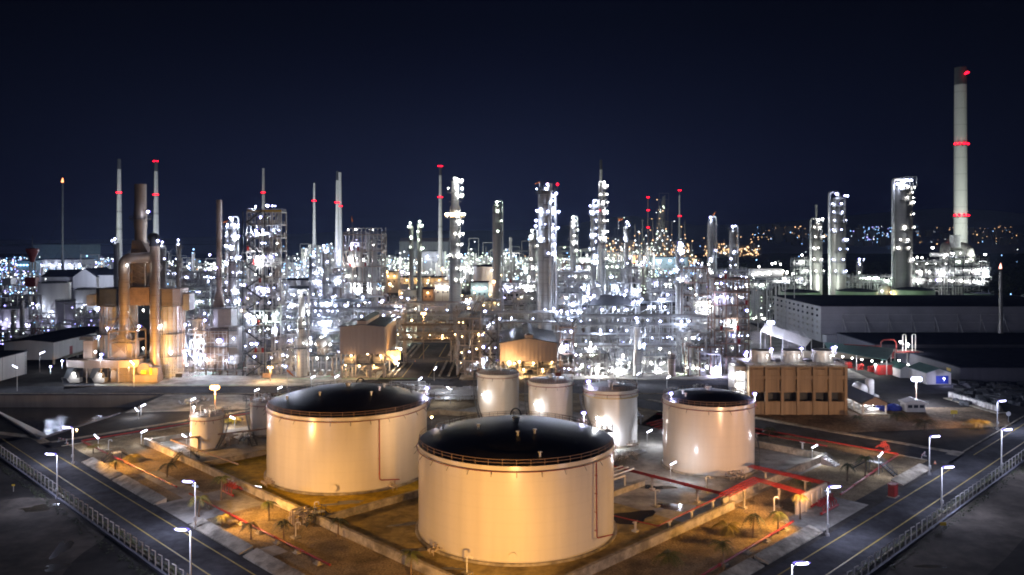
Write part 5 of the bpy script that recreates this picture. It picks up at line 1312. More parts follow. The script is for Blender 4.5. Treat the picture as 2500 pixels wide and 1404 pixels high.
# horizontal drum on a steel table
def drum_table(label, px0, px1, pdeck, d, r, L, nm='drum_table'):
    x0, x1 = X(px0, d), X(px1, d); z = Z(pdeck, d); t = thing(nm, label, 'drum', ((x0 + x1) / 2, d, 0))
    b = MB()
    for x in (x0, x1):
        for y in (d, d + L * .6): b.bar((x, y, 0), (x, y, z), .45); b.box((x, y, .4), (1.2, 1.2, .8))
    b.build('leg', 'steel_warm', t); b = MB(); b.span(x0 - .4, x1 + .4, d - .4, d + L * .7, z, z + .3); rail(b, [(x0, d + L * .6, z + .3), (x0, d - .3, z + .3), (x1, d - .3, z + .3), (x1, d + L * .6, z + .3)], 1.1, 2.4, .1); b.build('deck', 'grating', t)
    xm = (x0 + x1) / 2; b = MB(); b.vessel((xm, d - .8, z + .3 + 3.0 + r), r, L, 'y', 24); b.build('drum', 'vessel', t)
    b = MB()
    for k in (.15, .6): b.box((xm, d + L * k, z + 1.6), (r * 1.5, .6, 3.0))
    b.build('saddle', 'steel_warm', t)
    b = MB(); rr = random.Random(int(px0))
    for k in range(18): x = rr.uniform(x0, x1); y = d + rr.uniform(0, 2); b.tube([(x, y, z), (x, y, max(0, z - rr.uniform(1, 6)))] if k % 2 else [(x, y, z + rr.uniform(.4, 3)), (x + rr.uniform(-3, 3), y, z + rr.uniform(.4, 3))], .12, 6)
    b.build('pipework', 'galv', t)
    for k in range(5): lamp(t, (x0 + (x1 - x0) * (k + .5) / 5, d + rr.uniform(-.3, 4), z - 1.2 if k % 2 else z + 5 + rr.random() * 3), .5, 'lamp_white', 1.0)
    for k in range(3): b = MB(); xx = x0 + (x1 - x0) * (.2 + .3 * k); b.tube([(xx, d + 1, 1.2), (xx, d + 4, 1.2)], .8, 14); b.box((xx, d + 2.5, .3), (2, 3.6, .6)); b.build('pump', 'vessel_dull', t)
drum_table('horizontal drum seen end on, high on a steel table beside the beige house', 752, 812, 870, 351, 2.3, 13)
# compressor houses
def comp_house(label, px0, px1, pe, pb, pr, d, depth, mon, wallm, warm):
    x0, x1 = X(px0, d), X(px1, d); ze, zb, zr = Z(pe, d), Z(pb, d), Z(pr, d); t = gable(label, x0, x1, d, d + depth, ze, zr - ze, wallm, 'sheet_roof', 'compressor_house', 'building', 'y', zb, .5)
    m0, m1 = X(mon[0], d), X(mon[1], d); zm = Z(mon[2], d); mm = (m0 + m1) / 2
    b = MB(); b.span(m0, m1, d - .35, d + depth - 1, zr - 1.2, zm); b.build('ridge_vent', wallm, t)
    b = MB(); b.prism_y([(m0 - .5, zm), (m1 + .5, zm), (mm, zm + .9)], d - .6, d + depth - .5); b.build('ridge_cap', 'sheet_roof', t)
    b = MB()
    for k in range(4):
        x = x0 + .4 + (x1 - x0 - .8) * k / 3
        for y in (d + .4, d + depth * .5, d + depth - .4): b.bar((x, y, 0), (x, y, zb), .5)
        if k < 3: b.bar((x, d + .4, 0), (x + (x1 - x0) / 3, d + .4, zb), .25)
    b.build('leg', 'steel_warm', t)
    z = zb * .55; b = MB(); b.span(x0, x1, d, d + depth, z, z + .2); rail(b, [(x0, d, z + .2), (x1, d, z + .2)], 1.1, 2, .1); b.build('deck', 'grating', t)
    rr = random.Random(int(px0)); b = MB()
    for k in range(60):
        x = rr.uniform(x0, x1); y = d + rr.uniform(.5, 8); za = rr.choice([0, z]); r = rr.choice([.12, .18, .3, .5])
        b.tube([(x, y, za), (x, y, za + rr.uniform(1.5, z))] if k % 2 else [(x, y, za + rr.uniform(.6, z)), (min(x1, x + rr.uniform(1, 6)), y, za + rr.uniform(.6, z))], r, 7)
    b.build('machine_pipework', 'steel_warm', t)
    for k in range(3): x = x0 + (x1 - x0) * (k + .5) / 3; b = MB(); b.tube([(x - 1.6, d + 4, z + 1.9), (x + 1.6, d + 4, z + 1.9)], 1.2, 16); b.box((x, d + 4, z + .6), (4, 2.4, .8)); b.build('compressor', 'wall_cream', t)
    for k in range(6): lamp(t, (x0 + (x1 - x0) * (k + .5) / 6, d + rr.uniform(-.4, 4), (zb - .8) if k % 2 else (z - .8)), .42, 'lamp_warm' if warm else 'lamp_white', .6)
    return t
t = comp_house('beige ribbed compressor house on legs beside the inner road, side wall lit orange', 830, 938.5, 798, 864, 793, 345, 34, (872, 895, 783), 'sheet_beige', True)
spot('flood_and_fill_beam', (X(975, 352), 352, 6), (X(945, 360), 362, 15), 14000, SODIUM, 110, t, .3)
for k in range(5): lamp(t, (X(952, 352) + rr.uniform(-1, 3), 350 + k * 4, 3 + rr.random() * 5), .5, 'lamp_white' if k % 2 else 'lamp_warm', 1.5)
b = MB(); b.box((X(945, 352) + 2, 356, 8), (6, 1.2, 4), .3); b.tube([(X(940, 352), 349, 9.5), (X(968, 352), 352, 5)], .5, 8); b.build('air_intake', 'wall_cream', t)
t = comp_house('ribbed compressor house with a hot orange glow on its wall, behind the pale tanks', 1220.5, 1360, 838, 882, 826, 350, 43, (1281, 1301, 818), 'sheet_beige', True)
lamp(t, (X(1243, 348), 347, 6.0), .9, 'lamp_flood_warm', 2, power=1500); glow(t, (X(1240, 344), 344.2, 8.5), 4200, 'lamp_flood_warm', .4)
lamp(t, (X(1268, 348), 347, 6.6), .5, 'lamp_warm', 2)
# frame under the cross racks: orange lit pipe stack beside the inner road
frame('orange lit stack of pipes on a narrow frame at the edge of the inner road', 1116, 1172, 352, 30, [880, 842, 806, 776], 3, 4, 120, 6, 0, None, 'lamp_warm', 'steel_warm', 'pipe_stack', 'pipe rack', .45, 31, warm=3, pipem='clad_brown')
frame('grey stair frame between the orange pipe stack and the glowing compressor house', 1176, 1216, 356, 12, [900, 868, 836, 806, 776], 2, 2, 60, 9, 2, (.1, .75), 'lamp_cool', 'steel', seed=32)
pipe_rack('truss bridge of brown pipes crossing the inner road, lower and closer one', 'x', X(986, 384), X(1100, 384), 384, 7, [Z(833, 384), Z(818, 384), Z(797, 384)], 7, 4.6, 3, 'lamp_warm', 'steel_warm', 5, ('duct', 'clad_brown', 'steel_warm'), True)
pipe_rack('truss bridge of grey pipes crossing the inner road, higher one behind', 'x', X(968, 432), X(1165, 432), 432, 8, [Z(790, 432), Z(768, 432), Z(742, 432)], 7, 5.2, 4, 'lamp_cool', 'steel', 6, ('galv', 'clad_brown', 'vessel_dull'), True)
pipe_rack('pipe rack running away from the camera alongside the inner road', 'y', 386, 486, X(1112, 400), 11, [9, 14, 19, 24], 9, 8, 9, 'lamp_warm', 'steel_warm', 7, ('clad_brown', 'duct', 'vessel_dull'))
pipe_rack('long pipe rack across the plant behind the glowing compressor house', 'x', X(1175, 400), X(1400, 400), 400, 9, [12, 17, 21.5], 8, 7, 8, 'lamp_cool', 'steel', 8)
pipe_rack('longest pipe rack with lit cross beams in the densest part of the plant', 'x', X(1405, 388), X(1745, 388), 388, 10, [7, 12, 17, 21], 8, 6.5, 14, 'lamp_cool', 'steel', 9)
pipe_rack('pipe rack across the plant behind the horizontal drum and stair tower', 'x', X(692, 392), X(968, 392), 392, 9, [8, 13.5, 19, 24], 8, 6.5, 12, 'lamp_cool', 'steel', 10)
pipe_rack('low pipe rack between the twin drum boiler and the stair tower', 'x', X(445, 378), X(605, 378), 378, 8, [6, 11, 16], 8, 6.5, 8, 'lamp_cool', 'steel', 11)
# funnel topped pipe tower
t = frame('dark pipe tower widening to a funnel shaped lamp deck at the top', 1368, 1400, 355, 8, [896, 862, 828, 798], 1, 1, 80, 5, 1, None, 'lamp_cool', 'steel_brown', 'pipe_tower', 'tower', .5, 33, pipem='steel_warm')
x0, x1 = X(1352, 355), X(1417, 355); xa, xb = X(1370, 355), X(1398, 355); za, zb = Z(798, 355), Z(776, 355); b = MB()
for p, q in (((xa, 355, za), (x0, 353, zb)), ((xb, 355, za), (x1, 353, zb)), ((xa, 363, za), (x0, 365, zb)), ((xb, 363, za), (x1, 365, zb))): b.bar(p, q, .4)
b.span(x0, x1, 353, 365, zb, zb + .25); rail(b, [(x0, 365, zb), (x0, 353, zb), (x1, 353, zb), (x1, 365, zb)], 1.2, 1.6, .12); rail(b, [(x0, 353, zb + 2), (x1, 353, zb + 2)], 1.2, 1.6, .12); b.build('funnel_deck', 'steel_dark', t)
for k in range(5): lamp(t, (x0 + (x1 - x0) * (k + .5) / 5, 353 + k % 2 * 6, zb + 2.6), .55, 'lamp_cool', 2.4)
frame('low steel table with bright pumps beneath, beside the funnel topped tower', 1402, 1482, 350, 14, [880, 862], 3, 2, 70, 12, 4, (1.02, 1.12), 'lamp_white', 'steel', 'pump_table', 'steel structure', .55, 34)
column('small column with a dark basket top standing on the open pavement', 1557, 21, 790, 351, (795, 852), 'lamp_cool', 'vessel', 0, .6, seg=[(1.05, 0), (1.05, .42), (.8, .5), (.8, 1)])
column('short brown skirted vessel with a spiky platform on the open pavement', 1640, 17, 862, 350, (872,), 'lamp_white', 'clad_brown', 0, .5, davit=False)
frame('brown portal frame full of white pump heads beside the tall lattice frame', 1681, 1762, 350, 12, [846], 3, 2, 60, 8, 5, None, 'lamp_white', 'steel_brown', 'pump_table', 'steel structure', .5, 35)

frame('upper deck of exchangers standing behind the brown portal frame', 1668, 1742, 364, 12, [872, 845, 812], 3, 2, 60, 9, 4, None, 'lamp_cool', 'steel', seed=36)
t = frame('tall brown lattice frame at the plant edge next to the white tilted canopy', 1745, 1828, 356, 12, [680, 712, 744, 776, 806, 838, 870], 3, 2, 70, 14, 2, None, 'lamp_cool', 'steel_brown', 'lattice_tower', 'tower', .5, 37, red=5)
x = X(1776, 358); b = MB(); b.vessel((x, 359, 3), 1.55, Z(705, 358) - 3, 'z', 18); b.build('tall_vessel', 'vessel', t); b = MB(); b.vessel((x + 3.2, 359, 3), .9, Z(718, 358) - 3, 'z', 14); b.build('tall_vessel', 'tank_white', t)
frame('white lit exchanger frame on the open pavement between the two small columns', 1570, 1632, 358, 9, [905, 870], 2, 1, 60, 9, 4, None, 'lamp_white', 'tank_white', seed=38)
frame('low pump frame between the bright pump table and the basket topped column', 1488, 1542, 356, 10, [905, 882], 2, 2, 50, 8, 3, None, 'lamp_white', 'steel', seed=39)
frame('bright pump bay between the stair tower and the white skirted column', 690, 730, 360, 12, [890, 850, 815], 2, 2, 60, 9, 3, None, 'lamp_cool', 'steel', seed=40)
frame('silver insulated pipe bank between the boiler and the fired heater', 455, 498, 360, 10, [885, 850, 815, 780], 2, 2, 90, 8, 4, None, 'lamp_cool', 'steel', seed=41)
# ================================================================== MIDDLE ROWS
F = frame
F('block frame of tall white vessels in four floors, with arched pipes on its roof', 838, 932, 455, 16, [572, 612, 650, 688, 720, 752], 4, 2, 110, 22, 0, None, 'lamp_white', 'steel_warm', 'vessel_frame', 'steel structure', .55, 51, red=4)
t = bpy.data.objects[[k for k in ORIG if k.startswith('vessel_frame')][-1]]
for px, wpx, pt in ((856, 9, 585), (878, 11, 590), (900, 9, 583), (915, 12, 588), (862, 10, 640), (908, 12, 640)):
    b = MB(); b.vessel((X(px, 457), 458, 6), wpx * .5 * 457 / FPX, Z(pt, 457) - 6, 'z', 14); b.build('vessel', 'vessel', t)
b = MB()
for k in range(8):
    x = X(852 + k * 10, 456); z = Z(570, 456); b.tube(bend([(x, 457, z - 4), (x, 457, z + 3), (x + 2.2, 457, z + 3), (x + 2.2, 457, z - 4)], 1.1, 4), .28, 7)
b.build('arched_pipe', 'galv', t)
F('stepped frame with fans to the back of the white skirted column', 700, 830, 430, 18, [752, 735], 6, 2, 120, 16, 3, None, 'lamp_cool', 'steel', seed=52)
def fin_fans(label, px0, px1, d, pdeck, n, rpx, seed=1):
    x0, x1, z = X(px0, d), X(px1, d), Z(pdeck, d); t = thing('air_cooler', label, 'air cooler', ((x0 + x1) / 2, d, 0)); b = MB(); n2 = max(2, int((x1 - x0) / 8))
    for k in range(n2 + 1):
        x = x0 + (x1 - x0) * k / n2
        for y in (d, d + 10): b.bar((x, y, 0), (x, y, z), .36)
        if k < n2: b.bar((x, d, z - 5), (x + (x1 - x0) / n2, d, z), .22)
    b.build('leg', 'steel', t); b = MB(); b.span(x0, x1, d, d + 10, z, z + 1.6); rail(b, [(x0, d - .8, z), (x1, d - .8, z)], 1.1, 3, .1); b.build('tube_bank', 'steel_dark', t)
    for k in range(n):
        x = x0 + (x1 - x0) * (k + .5) / n; r = rpx * d / FPX; b = MB(); b.lathe((x, d + 5, z + 1.6), [(r * 1.15, 0), (r * .95, r * .5), (r * .95, r * 1.1), (r * .85, r * 1.1), (r * .85, r * .5)], 20); b.build('fan_ring', 'vessel_dull', t)
    rr = random.Random(seed)
    for k in range(n + 2): lamp(t, (x0 + (x1 - x0) * rr.random(), d - .8, z + (2.6 if k % 2 else -1.5)), .5, 'lamp_cool', 2.0)
    return t
fin_fans('row of three squat dark fan coolers over the pipe rack behind the horizontal drum', 782, 905, 412, 738, 3, 11)
fin_fans('row of fan coolers above the violet floodlight mast', 690, 790, 520, 705, 3, 12, 2)
fin_fans('fan cooler bank behind the densest pipe rack', 1560, 1660, 450, 742, 4, 9, 3)
fin_fans('fan cooler bank at the shoulder of the thickest pale column', 1392, 1440, 440, 752, 2, 9, 4)
# dark hood
d = 420; t = thing('furnace_hood', 'wide dark hood with a short fat stack, over the longest pipe rack', 'hood', (X(1490, d), d, 0))
x0, x1 = X(1440, d), X(1552, d); zb = Z(744, d); xs = X(1458, d)
b = MB(); b.add([(x0, d, zb), (x1, d, zb), (x1, d + 14, zb), (x0, d + 14, zb), (x0 + 1, d + 3, zb + 5), (x1 - 4, d + 3, zb + 4), (x1 - 4, d + 10, zb + 4), (x0 + 1, d + 10, zb + 5)], [(3, 2, 1, 0), (4, 5, 6, 7), (0, 1, 5, 4), (1, 2, 6, 5), (2, 3, 7, 6), (3, 0, 4, 7)]); b.build('hood', 'chimney_dark', t)
b = MB(); b.lathe((xs, d + 6, 0), [(4.6, zb + 2), (2.9, zb + 6.5), (2.6, zb + 7), (2.6, Z(708, d)), (2.9, Z(708, d)), (2.9, Z(706, d)), (2.3, Z(706, d))], 24); b.build('stack', 'vessel_dull', t)
b = MB(); b.span(x0 - 1.4, x1 + 1.4, d - 1.4, d + 15, zb - .4, zb); rail(b, [(x0 - 1.4, d - 1.4, zb), (x1 + 1.4, d - 1.4, zb)], 1.1, 3, .1); b.build('deck', 'steel_dark', t)
b = MB()
for k in range(5):
    x = x0 + (x1 - x0) * k / 4
    for y in (d, d + 14): b.bar((x, y, 0), (x, y, zb), .45)
    if k < 4: b.bar((x, d, zb - 7), (x + (x1 - x0) / 4, d, zb), .25); b.bar((x, d, zb), (x + (x1 - x0) / 4, d, zb - 7), .25)
b.build('leg', 'steel', t)
for px, py in ((1442, 728), (1450, 722), (1525, 720), (1545, 740), (1560, 738), (1553, 716), (1436, 716), (1500, 752), (1470, 756), (1530, 756)): lamp(t, W(px, py, d - 1.6), .62, 'lamp_cool', 1.5)
# filler process units, each described by its neighbour
units = [
 (1225, 1310, 470, 14, [690, 715, 742], 3, 80, 12, 4, 'frame with two white drums and a red box, in front of the cream tank', 'lamp_white', 'steel', 1),
 (1178, 1222, 440, 12, [735, 760], 2, 60, 7, 1, 'orange lit frame below the two white drums', 'lamp_warm', 'steel_warm', 5),
 (1362, 1440, 440, 14, [665, 690, 716, 742], 3, 90, 14, 3, 'tall grey frame wrapped round the thick pale column', 'lamp_cool', 'steel', 0),
 (1376, 1450, 500, 14, [644, 668, 700], 3, 60, 10, 2, 'frame with a flat roof deck behind the thick pale column', 'lamp_cool', 'steel_brown', 0),
 (1455, 1530, 470, 14, [690, 712, 735], 3, 80, 12, 3, 'frame crowded with lamps behind the dark hood', 'lamp_cool', 'steel', 0),
 (1525, 1562, 430, 12, [655, 690, 725, 750], 1, 50, 8, 1, 'slender open frame next to the dark hood', 'lamp_cool', 'steel', 0),
 (1590, 1665, 450, 13, [680, 706, 735], 3, 60, 10, 2, 'truss frame under the fan cooler bank by the red lit lattice', 'lamp_cool', 'steel', 0),
 (1665, 1728, 430, 12, [655, 690, 720, 748], 2, 60, 9, 1, 'lattice frame in salmon light beside the slim lit column', 'lamp_cool', 'steel_brown', 2),
 (1722, 1826, 470, 16, [660, 690, 715, 740], 4, 90, 16, 5, 'broad exchanger frame under the two stout columns', 'lamp_cool', 'steel', 0),
 (1700, 1752, 400, 8, [762, 735], 2, 40, 7, 2, 'bright white lit switch frame beside the tall brown lattice', 'lamp_white', 'tank_white', 0),
 (955, 1010, 470, 12, [752, 728], 2, 60, 8, 1, 'orange lit frame over the inner road in front of the small cream building', 'lamp_warm', 'steel_warm', 4),
 (935, 985, 410, 10, [790, 765, 742], 2, 60, 8, 1, 'grey frame at the back corner of the beige house', 'lamp_cool', 'steel_warm', 2),
 (760, 838, 480, 14, [700, 672], 3, 70, 10, 3, 'low frame with hooped vents in front of the blue lit unit', 'lamp_cool', 'steel', 0),
 (690, 765, 405, 12, [790, 762, 735], 3, 80, 12, 3, 'grey unit directly behind the stair tower', 'lamp_cool', 'steel', 0),
 (765, 832, 400, 10, [800, 775, 755], 3, 80, 10, 3, 'grey unit at the shoulder of the beige house', 'lamp_cool', 'steel', 0),
 (578, 606, 400, 10, [745, 775, 805], 1, 50, 7, 2, 'brown lit niche of pipes between the arched pipe column and stair tower', 'lamp_warm', 'steel_warm', 3),
 (455, 525, 430, 14, [700, 728, 752], 3, 70, 12, 2, 'grey unit behind the silver pipe bank', 'lamp_cool', 'steel', 0),
 (440, 520, 520, 14, [665, 690], 3, 70, 12, 2, 'grey unit with a red lit corner beside the straked stack', 'lamp_cool', 'steel', 1),
 (395, 450, 560, 12, [655, 680], 2, 50, 9, 1, 'grey unit rising behind the boiler house tops', 'lamp_cool', 'steel', 0),
 (575, 605, 480, 10, [640, 680, 710], 1, 40, 6, 1, 'narrow frame between the arched pipe column and the stair tower', 'lamp_cool', 'steel', 0),
 (1280, 1318, 600, 12, [640, 668], 2, 40, 8, 1, 'green lit unit at the back of the cream tank', 'lamp_green', 'steel', 0),
 (1395, 1460, 640, 12, [632, 652], 3, 50, 10, 1, 'green lit unit under the lamp covered twin columns', 'lamp_green', 'steel', 0),
 (1480, 1540, 620, 12, [640, 662], 3, 50, 8, 1, 'dim unit beside the orange flare glow', 'lamp_green', 'steel', 0),
 (1820, 1885, 560, 12, [690, 706], 3, 50, 9, 2, 'low unit ahead of the long silver drum', 'lamp_white', 'steel', 0),
 (1885, 1985, 620, 14, [692, 676], 4, 60, 10, 2, 'low unit between the green tanks and the long silver drum', 'lamp_white', 'steel', 0),
 (1942, 1980, 600, 10, [632, 650, 672, 695], 1, 50, 5, 1, 'square topped open frame beside the shortest of the three dim columns', 'lamp_white', 'steel_dark', 0),
 (2075, 2180, 620, 14, [690, 675], 4, 60, 9, 2, 'low unit between the two tallest dim columns', 'lamp_green', 'steel', 0),
 (2235, 2330, 600, 16, [638, 655, 675, 695], 4, 110, 18, 3, 'pipe covered unit at the foot of the giant chimney', 'lamp_white', 'steel', 0),
 (2330, 2415, 590, 16, [628, 650, 672, 698], 4, 100, 18, 3, 'furnace frame below the dome duct of the giant chimney', 'lamp_white', 'steel_dark', 0),
]
for (a, b_, d, dep, tops, nx, np_, nl, nv, lab, lm, st, wm) in units: F(lab, a, b_, d, dep, tops, nx, 2, np_, nl, nv, None, lm, st, lr=.46 * max(1, d / 430), warm=wm, red=1 if 'red box' in lab else 0)
# ---- columns
col = column
col('thick pale column with side pipe, dark crown deck and a red beacon', 1330, 33, 462, 425, (472, 500, 527, 558, 592, 628), 'lamp_cool', 'vessel', 0, .62, nl=2)
t = bpy.data.objects[[k for k in ORIG if k.startswith('distillation_column')][-1]]
x = X(1343, 423); b = MB(); b.tube([(x, 421.5, 16), (x, 421.5, Z(448, 423))], 1.0, 12); b.build('riser_pipe', 'vessel', t)
b = MB(); b.tube([(X(1356, 423), 424, 20), (X(1356, 423), 424, Z(480, 423))], .7, 10); b.tube([(X(1351, 423), 424, 20), (X(1351, 423), 424, Z(560, 423))], .5, 10); b.build('riser_pipe', 'galv', t)
b = MB()
for px, py in ((1321, 448), (1328, 452), (1340, 450), (1348, 452), (1353, 456)): b.bar((X(px, 424), 424, Z(466, 424)), (X(px, 424), 424, Z(py, 424)), .3)
ring_platform(b, X(1335, 425), 425, Z(466, 425), .5, 5.2, 0, 2 * PI); b.build('crown_deck', 'steel_dark', t)
lamp(t, W(1361, 450, 424), .75, 'lamp_red', 2.5, 'warning_light')
lamp(t, W(1337, 447, 424), .3, 'lamp_red', 1, 'warning_light')
for px, py in ((1311, 514), (1364, 517), (1309, 538), (1352, 508), (1349, 556), (1320, 510), (1350, 574), (1308, 552), (1352, 478), (1358, 472), (1362, 556), (1354, 596)): lamp(t, W(px, py, 422), .62, 'lamp_cool', 1.5, power=420)
col('golden lit column with many crowded platforms, set alone beside the cream domed tank', 1111, 30, 445, 560, (448, 468, 484, 530, 548, 578, 604, 630, 662, 690), 'lamp_white', 'vessel', 0, .8, seg=[(1.0, 0), (1.0, .45), (.86, .47), (.86, .82), (.6, .84), (.6, 1)], nl=3)
t = bpy.data.objects[[k for k in ORIG if k.startswith('distillation_column')][-1]]
x = X(1111, 560); b = MB(); ring_platform(b, x, 560, Z(530, 560), 3.4, 6.6, 0, 2 * PI, 1.4); b.build('wide_gallery', 'wall_cream', t)
for k in range(6): a = -PI + k * PI / 5; lamp(t, (x + 6.0 * math.cos(a), 560 + 6.0 * math.sin(a), Z(523, 560)), .8, 'lamp_white' if k % 2 else 'lamp_warm', 1)
col('lamp covered slim column with an arched head pipe, in front of a dark tipped chimney', 1472, 13, 455, 470, (462, 484, 503, 525, 548, 574, 590, 640), 'lamp_white', 'vessel', -1, .62, nl=2)
col('slim column with a hooked pipe, shorter one of the lamp covered pair', 1449, 14, 500, 490, (512, 526, 546, 566, 582, 598, 616, 632, 646), 'lamp_cool', 'vessel', 1, .62, nl=2)
col('green tinted lamp laden column between the thick pale column and the lamp covered pair', 1399, 15, 540, 500, (548, 556, 570, 584, 598, 620), 'lamp_white', 'vessel', 1, .62)
col('small column with a hooked head pipe at the shoulder of the thick pale column', 1300, 17, 572, 520, (585, 608, 640, 660), 'lamp_white', 'vessel_dull', 1, .6)
col('thin column with a windsock on top, beyond the lamp covered pair', 1529, 11, 552, 470, (560, 590, 640), 'lamp_cool', 'vessel', 0, .55)
col('slim lit column rising from the salmon lit lattice', 1656, 14, 604, 430, (610, 622, 645, 668, 690), 'lamp_cool', 'vessel', 1, .62, nl=2)
col('stout column with a windsock on its head, by the dark wood', 1736, 17, 540, 520, (620, 640), 'lamp_cool', 'vessel_dull', 1, .62)
col('stout column without a windsock by the dark wood, under orange town lights', 1789, 17, 562, 520, (560, 622, 640), 'lamp_cool', 'vessel_dull', 1, .62)
col('stout short column at the corner of the broad exchanger frame', 1733, 17, 655, 480, (668, 700), 'lamp_white', 'vessel', 0, .55)
col('shortest of three dim columns beyond the big warehouse', 1995, 24, 545, 600, (542, 562, 585, 612, 640, 668), 'lamp_white', 'vessel_dull', -1, .75, nl=2, lpow=260)
col('wide dim column with a side pipe, middle of three beyond the big warehouse', 2047, 34, 482, 600, (486, 505, 525, 545, 568, 592, 615, 640, 668), 'lamp_cool', 'vessel_dull', -1, .8, nl=2, lpow=260)
col('tallest dim column with a lit gantry on its head, beside the giant chimney', 2206, 40, 452, 600, (465, 478, 490, 502, 530, 562, 592, 612, 640), 'lamp_white', 'vessel_dull', -1, .85, nl=2, lpow=260)
t = bpy.data.objects[[k for k in ORIG if k.startswith('distillation_column')][-1]]
b = MB(); x0, x1, za, zb = X(2206, 598), X(2236, 598), Z(455, 598), Z(432, 598)
for x in (x0, (x0 + x1) / 2, x1): b.bar((x, 597, za), (x, 597, zb), .4); b.bar((x, 602, za), (x, 602, zb), .4)
for z in (za, zb): b.bar((x0, 597, z), (x1, 597, z), .4); b.bar((x0, 602, z), (x1, 602, z), .4)
b.span(x0, x1, 597, 602, za, za + .3); b.build('gantry', 'vessel_dull', t)
for px in (2210, 2216, 2224): lamp(t, W(px, 440, 598), .85, 'lamp_cool', 1.5)
lamp(t, W(2192, 449, 596), .9, 'lamp_cool', 1); lamp(t, W(2200, 452, 596), .8, 'lamp_cool', 1)
col('pair member with a bare head, greenish column farther from the golden lit one', 1004, 11, 552, 640, (560, 585, 610), 'lamp_green', 'vessel_dull', 0, .75)
col('pair member with lit head, greenish column closer to the golden lit one', 1024, 11, 548, 640, (556, 572, 592, 612), 'lamp_green', 'vessel_dull', 0, .75)
col('dark column with a few green lamps standing in the far plant', 1213, 21, 500, 760, (500, 520, 545, 570), 'lamp_green', 'vessel_dull', 1, .8)
col('grey column with a lamp near its head behind the boiler house', 436, 12, 595, 520, (605, 640), 'lamp_cool', 'vessel_dull', 0, .55)
col('column hidden behind the round duct, under a fan of white lamps', 398, 15, 600, 520, (608, 640), 'lamp_cool', 'vessel_dull', 0, .55)
col('grey column behind the bent boiler duct, capped by two lamps', 285, 14, 592, 520, (596,), 'lamp_cool', 'vessel_dull', 0, .6)
col('pale column inside the unit behind the stair tower', 795, 15, 610, 470, (618, 648, 690), 'lamp_cool', 'vessel', 0, .6)
col('banded column beside the violet floodlight mast', 764, 18, 625, 490, (632, 655, 676), 'lamp_cool', 'vessel', 0, .6)
col('brown striped short column before the four floor vessel frame', 823, 24, 655, 500, (665,), 'lamp_cool', 'clad_brown', 0, .55, davit=False)
col('lone thin column against the night sky over the far plant', 1569, 4, 536, 900, (), 'lamp_green', 'vessel_dull', 0, .6, davit=False)
col('short column with a spherical neighbour, far side of the green tanks', 2098, 13, 640, 640, (640, 652), 'lamp_cool', 'vessel_dull', 0, .7)
# ---- windsocks
def windsock(label, q, h, L=2.6, dx=1, dz=.4, pm='steel'):
    t = thing('windsock', label, 'windsock', tuple(q)); q = Vector(q); b = MB(); b.tube([q, q + Vector((0, 0, h))], .1, 6); b.build('pole', pm, t)
    a = q + Vector((0, 0, h)); e = Vector((dx, -.1, dz)).normalized(); b = MB(); b.tube([a, a + e * L * .3, a + e * L], [.42, .40, .16], 10); b.build('sock', 'orange_cloth', t)
windsock('orange windsock on a cream pole at the plant kerb, hanging low', G(701, 948), 7.2, 3.4, .8, -.75, 'tank_paint')
windsock('orange windsock on the crown of the thick pale column', W(1317, 466, 424), 4.6, 2.6, -1, -.45)
windsock('orange windsock on the roof of the four floor vessel frame', W(860, 572, 458), 7, 3.2, -.1, 1.4)
windsock('orange windsock beside the straked stack head', W(545, 560, 366), 3, 2.4, 1, .4)
windsock('orange windsock on the thin column beyond the lamp covered pair', W(1510, 560, 470), 5, 2.6, 1, .5)
windsock('orange windsock on the stout column by the dark wood', W(1741, 545, 520), 5, 3, .7, .9)

# ================================================================== CHIMNEYS
CH = chimney
CH('giant pale chimney with a dark head and three tiers of red lights', 2345, 165, 207, 700, 27, 31, (353, 527), 0, 'chimney_grey', plat=(), lr=.95, nring=5)
t = bpy.data.objects[[k for k in ORIG if k.startswith('chimney')][-1]]
lamp(t, W(2362, 177, 692), 1.2, 'lamp_red', 1, 'warning_light'); lamp(t, W(2357, 180, 692), .8, 'lamp_red', 1, 'warning_light')
CH('tapering dark tipped chimney beside the tall thin flare', 291, 388, 413, 1150, 8, 14, (471,), 0, plat=(515, 558))
CH('pale chimney with red lights on its dark tip, behind the dark stack', 381, 396, 418, 1150, 8, 14, (476,), 1, plat=(520,))
CH('pale chimney standing behind the stair tower', 643, 411, 411, 900, 5, 10, (471,))
CH('pale chimney above the blue lit unit', 767, 447, 447, 1200, 4, 9, (491,))
CH('shorter dull one of two chimneys touching each other', 823.5, 418, 440, 1150, 6, 11, (495,), 0)
CH('taller pale one of two chimneys touching each other', 828.5, 421, 421, 1200, 9, 14, (504,))
CH('pale chimney with a dark red lit tip beside the golden lit column', 1075, 408, 428, 1050, 6, 11, (482,), 1, plat=(551,))
CH('pale chimney with a long dark spike behind the lamp covered column', 1467, 390, 414, 700, 6.5, 9, (515,), 0, nring=2)
CH('thin red lit lattice chimney over the distant gas plant', 1582, 484, 486, 1500, 1.6, 2.6, (514, 556), 1, 'steel_brown', nring=2)
CH('slim pale chimney with red tip in the warm lit gas plant', 1659, 467, 477, 1500, 3.5, 5.5, (528,), 1, nring=2)
CH('stub chimney above the shortest dim column', 1993, 500, 500, 640, 4.5, 5, (), 0)
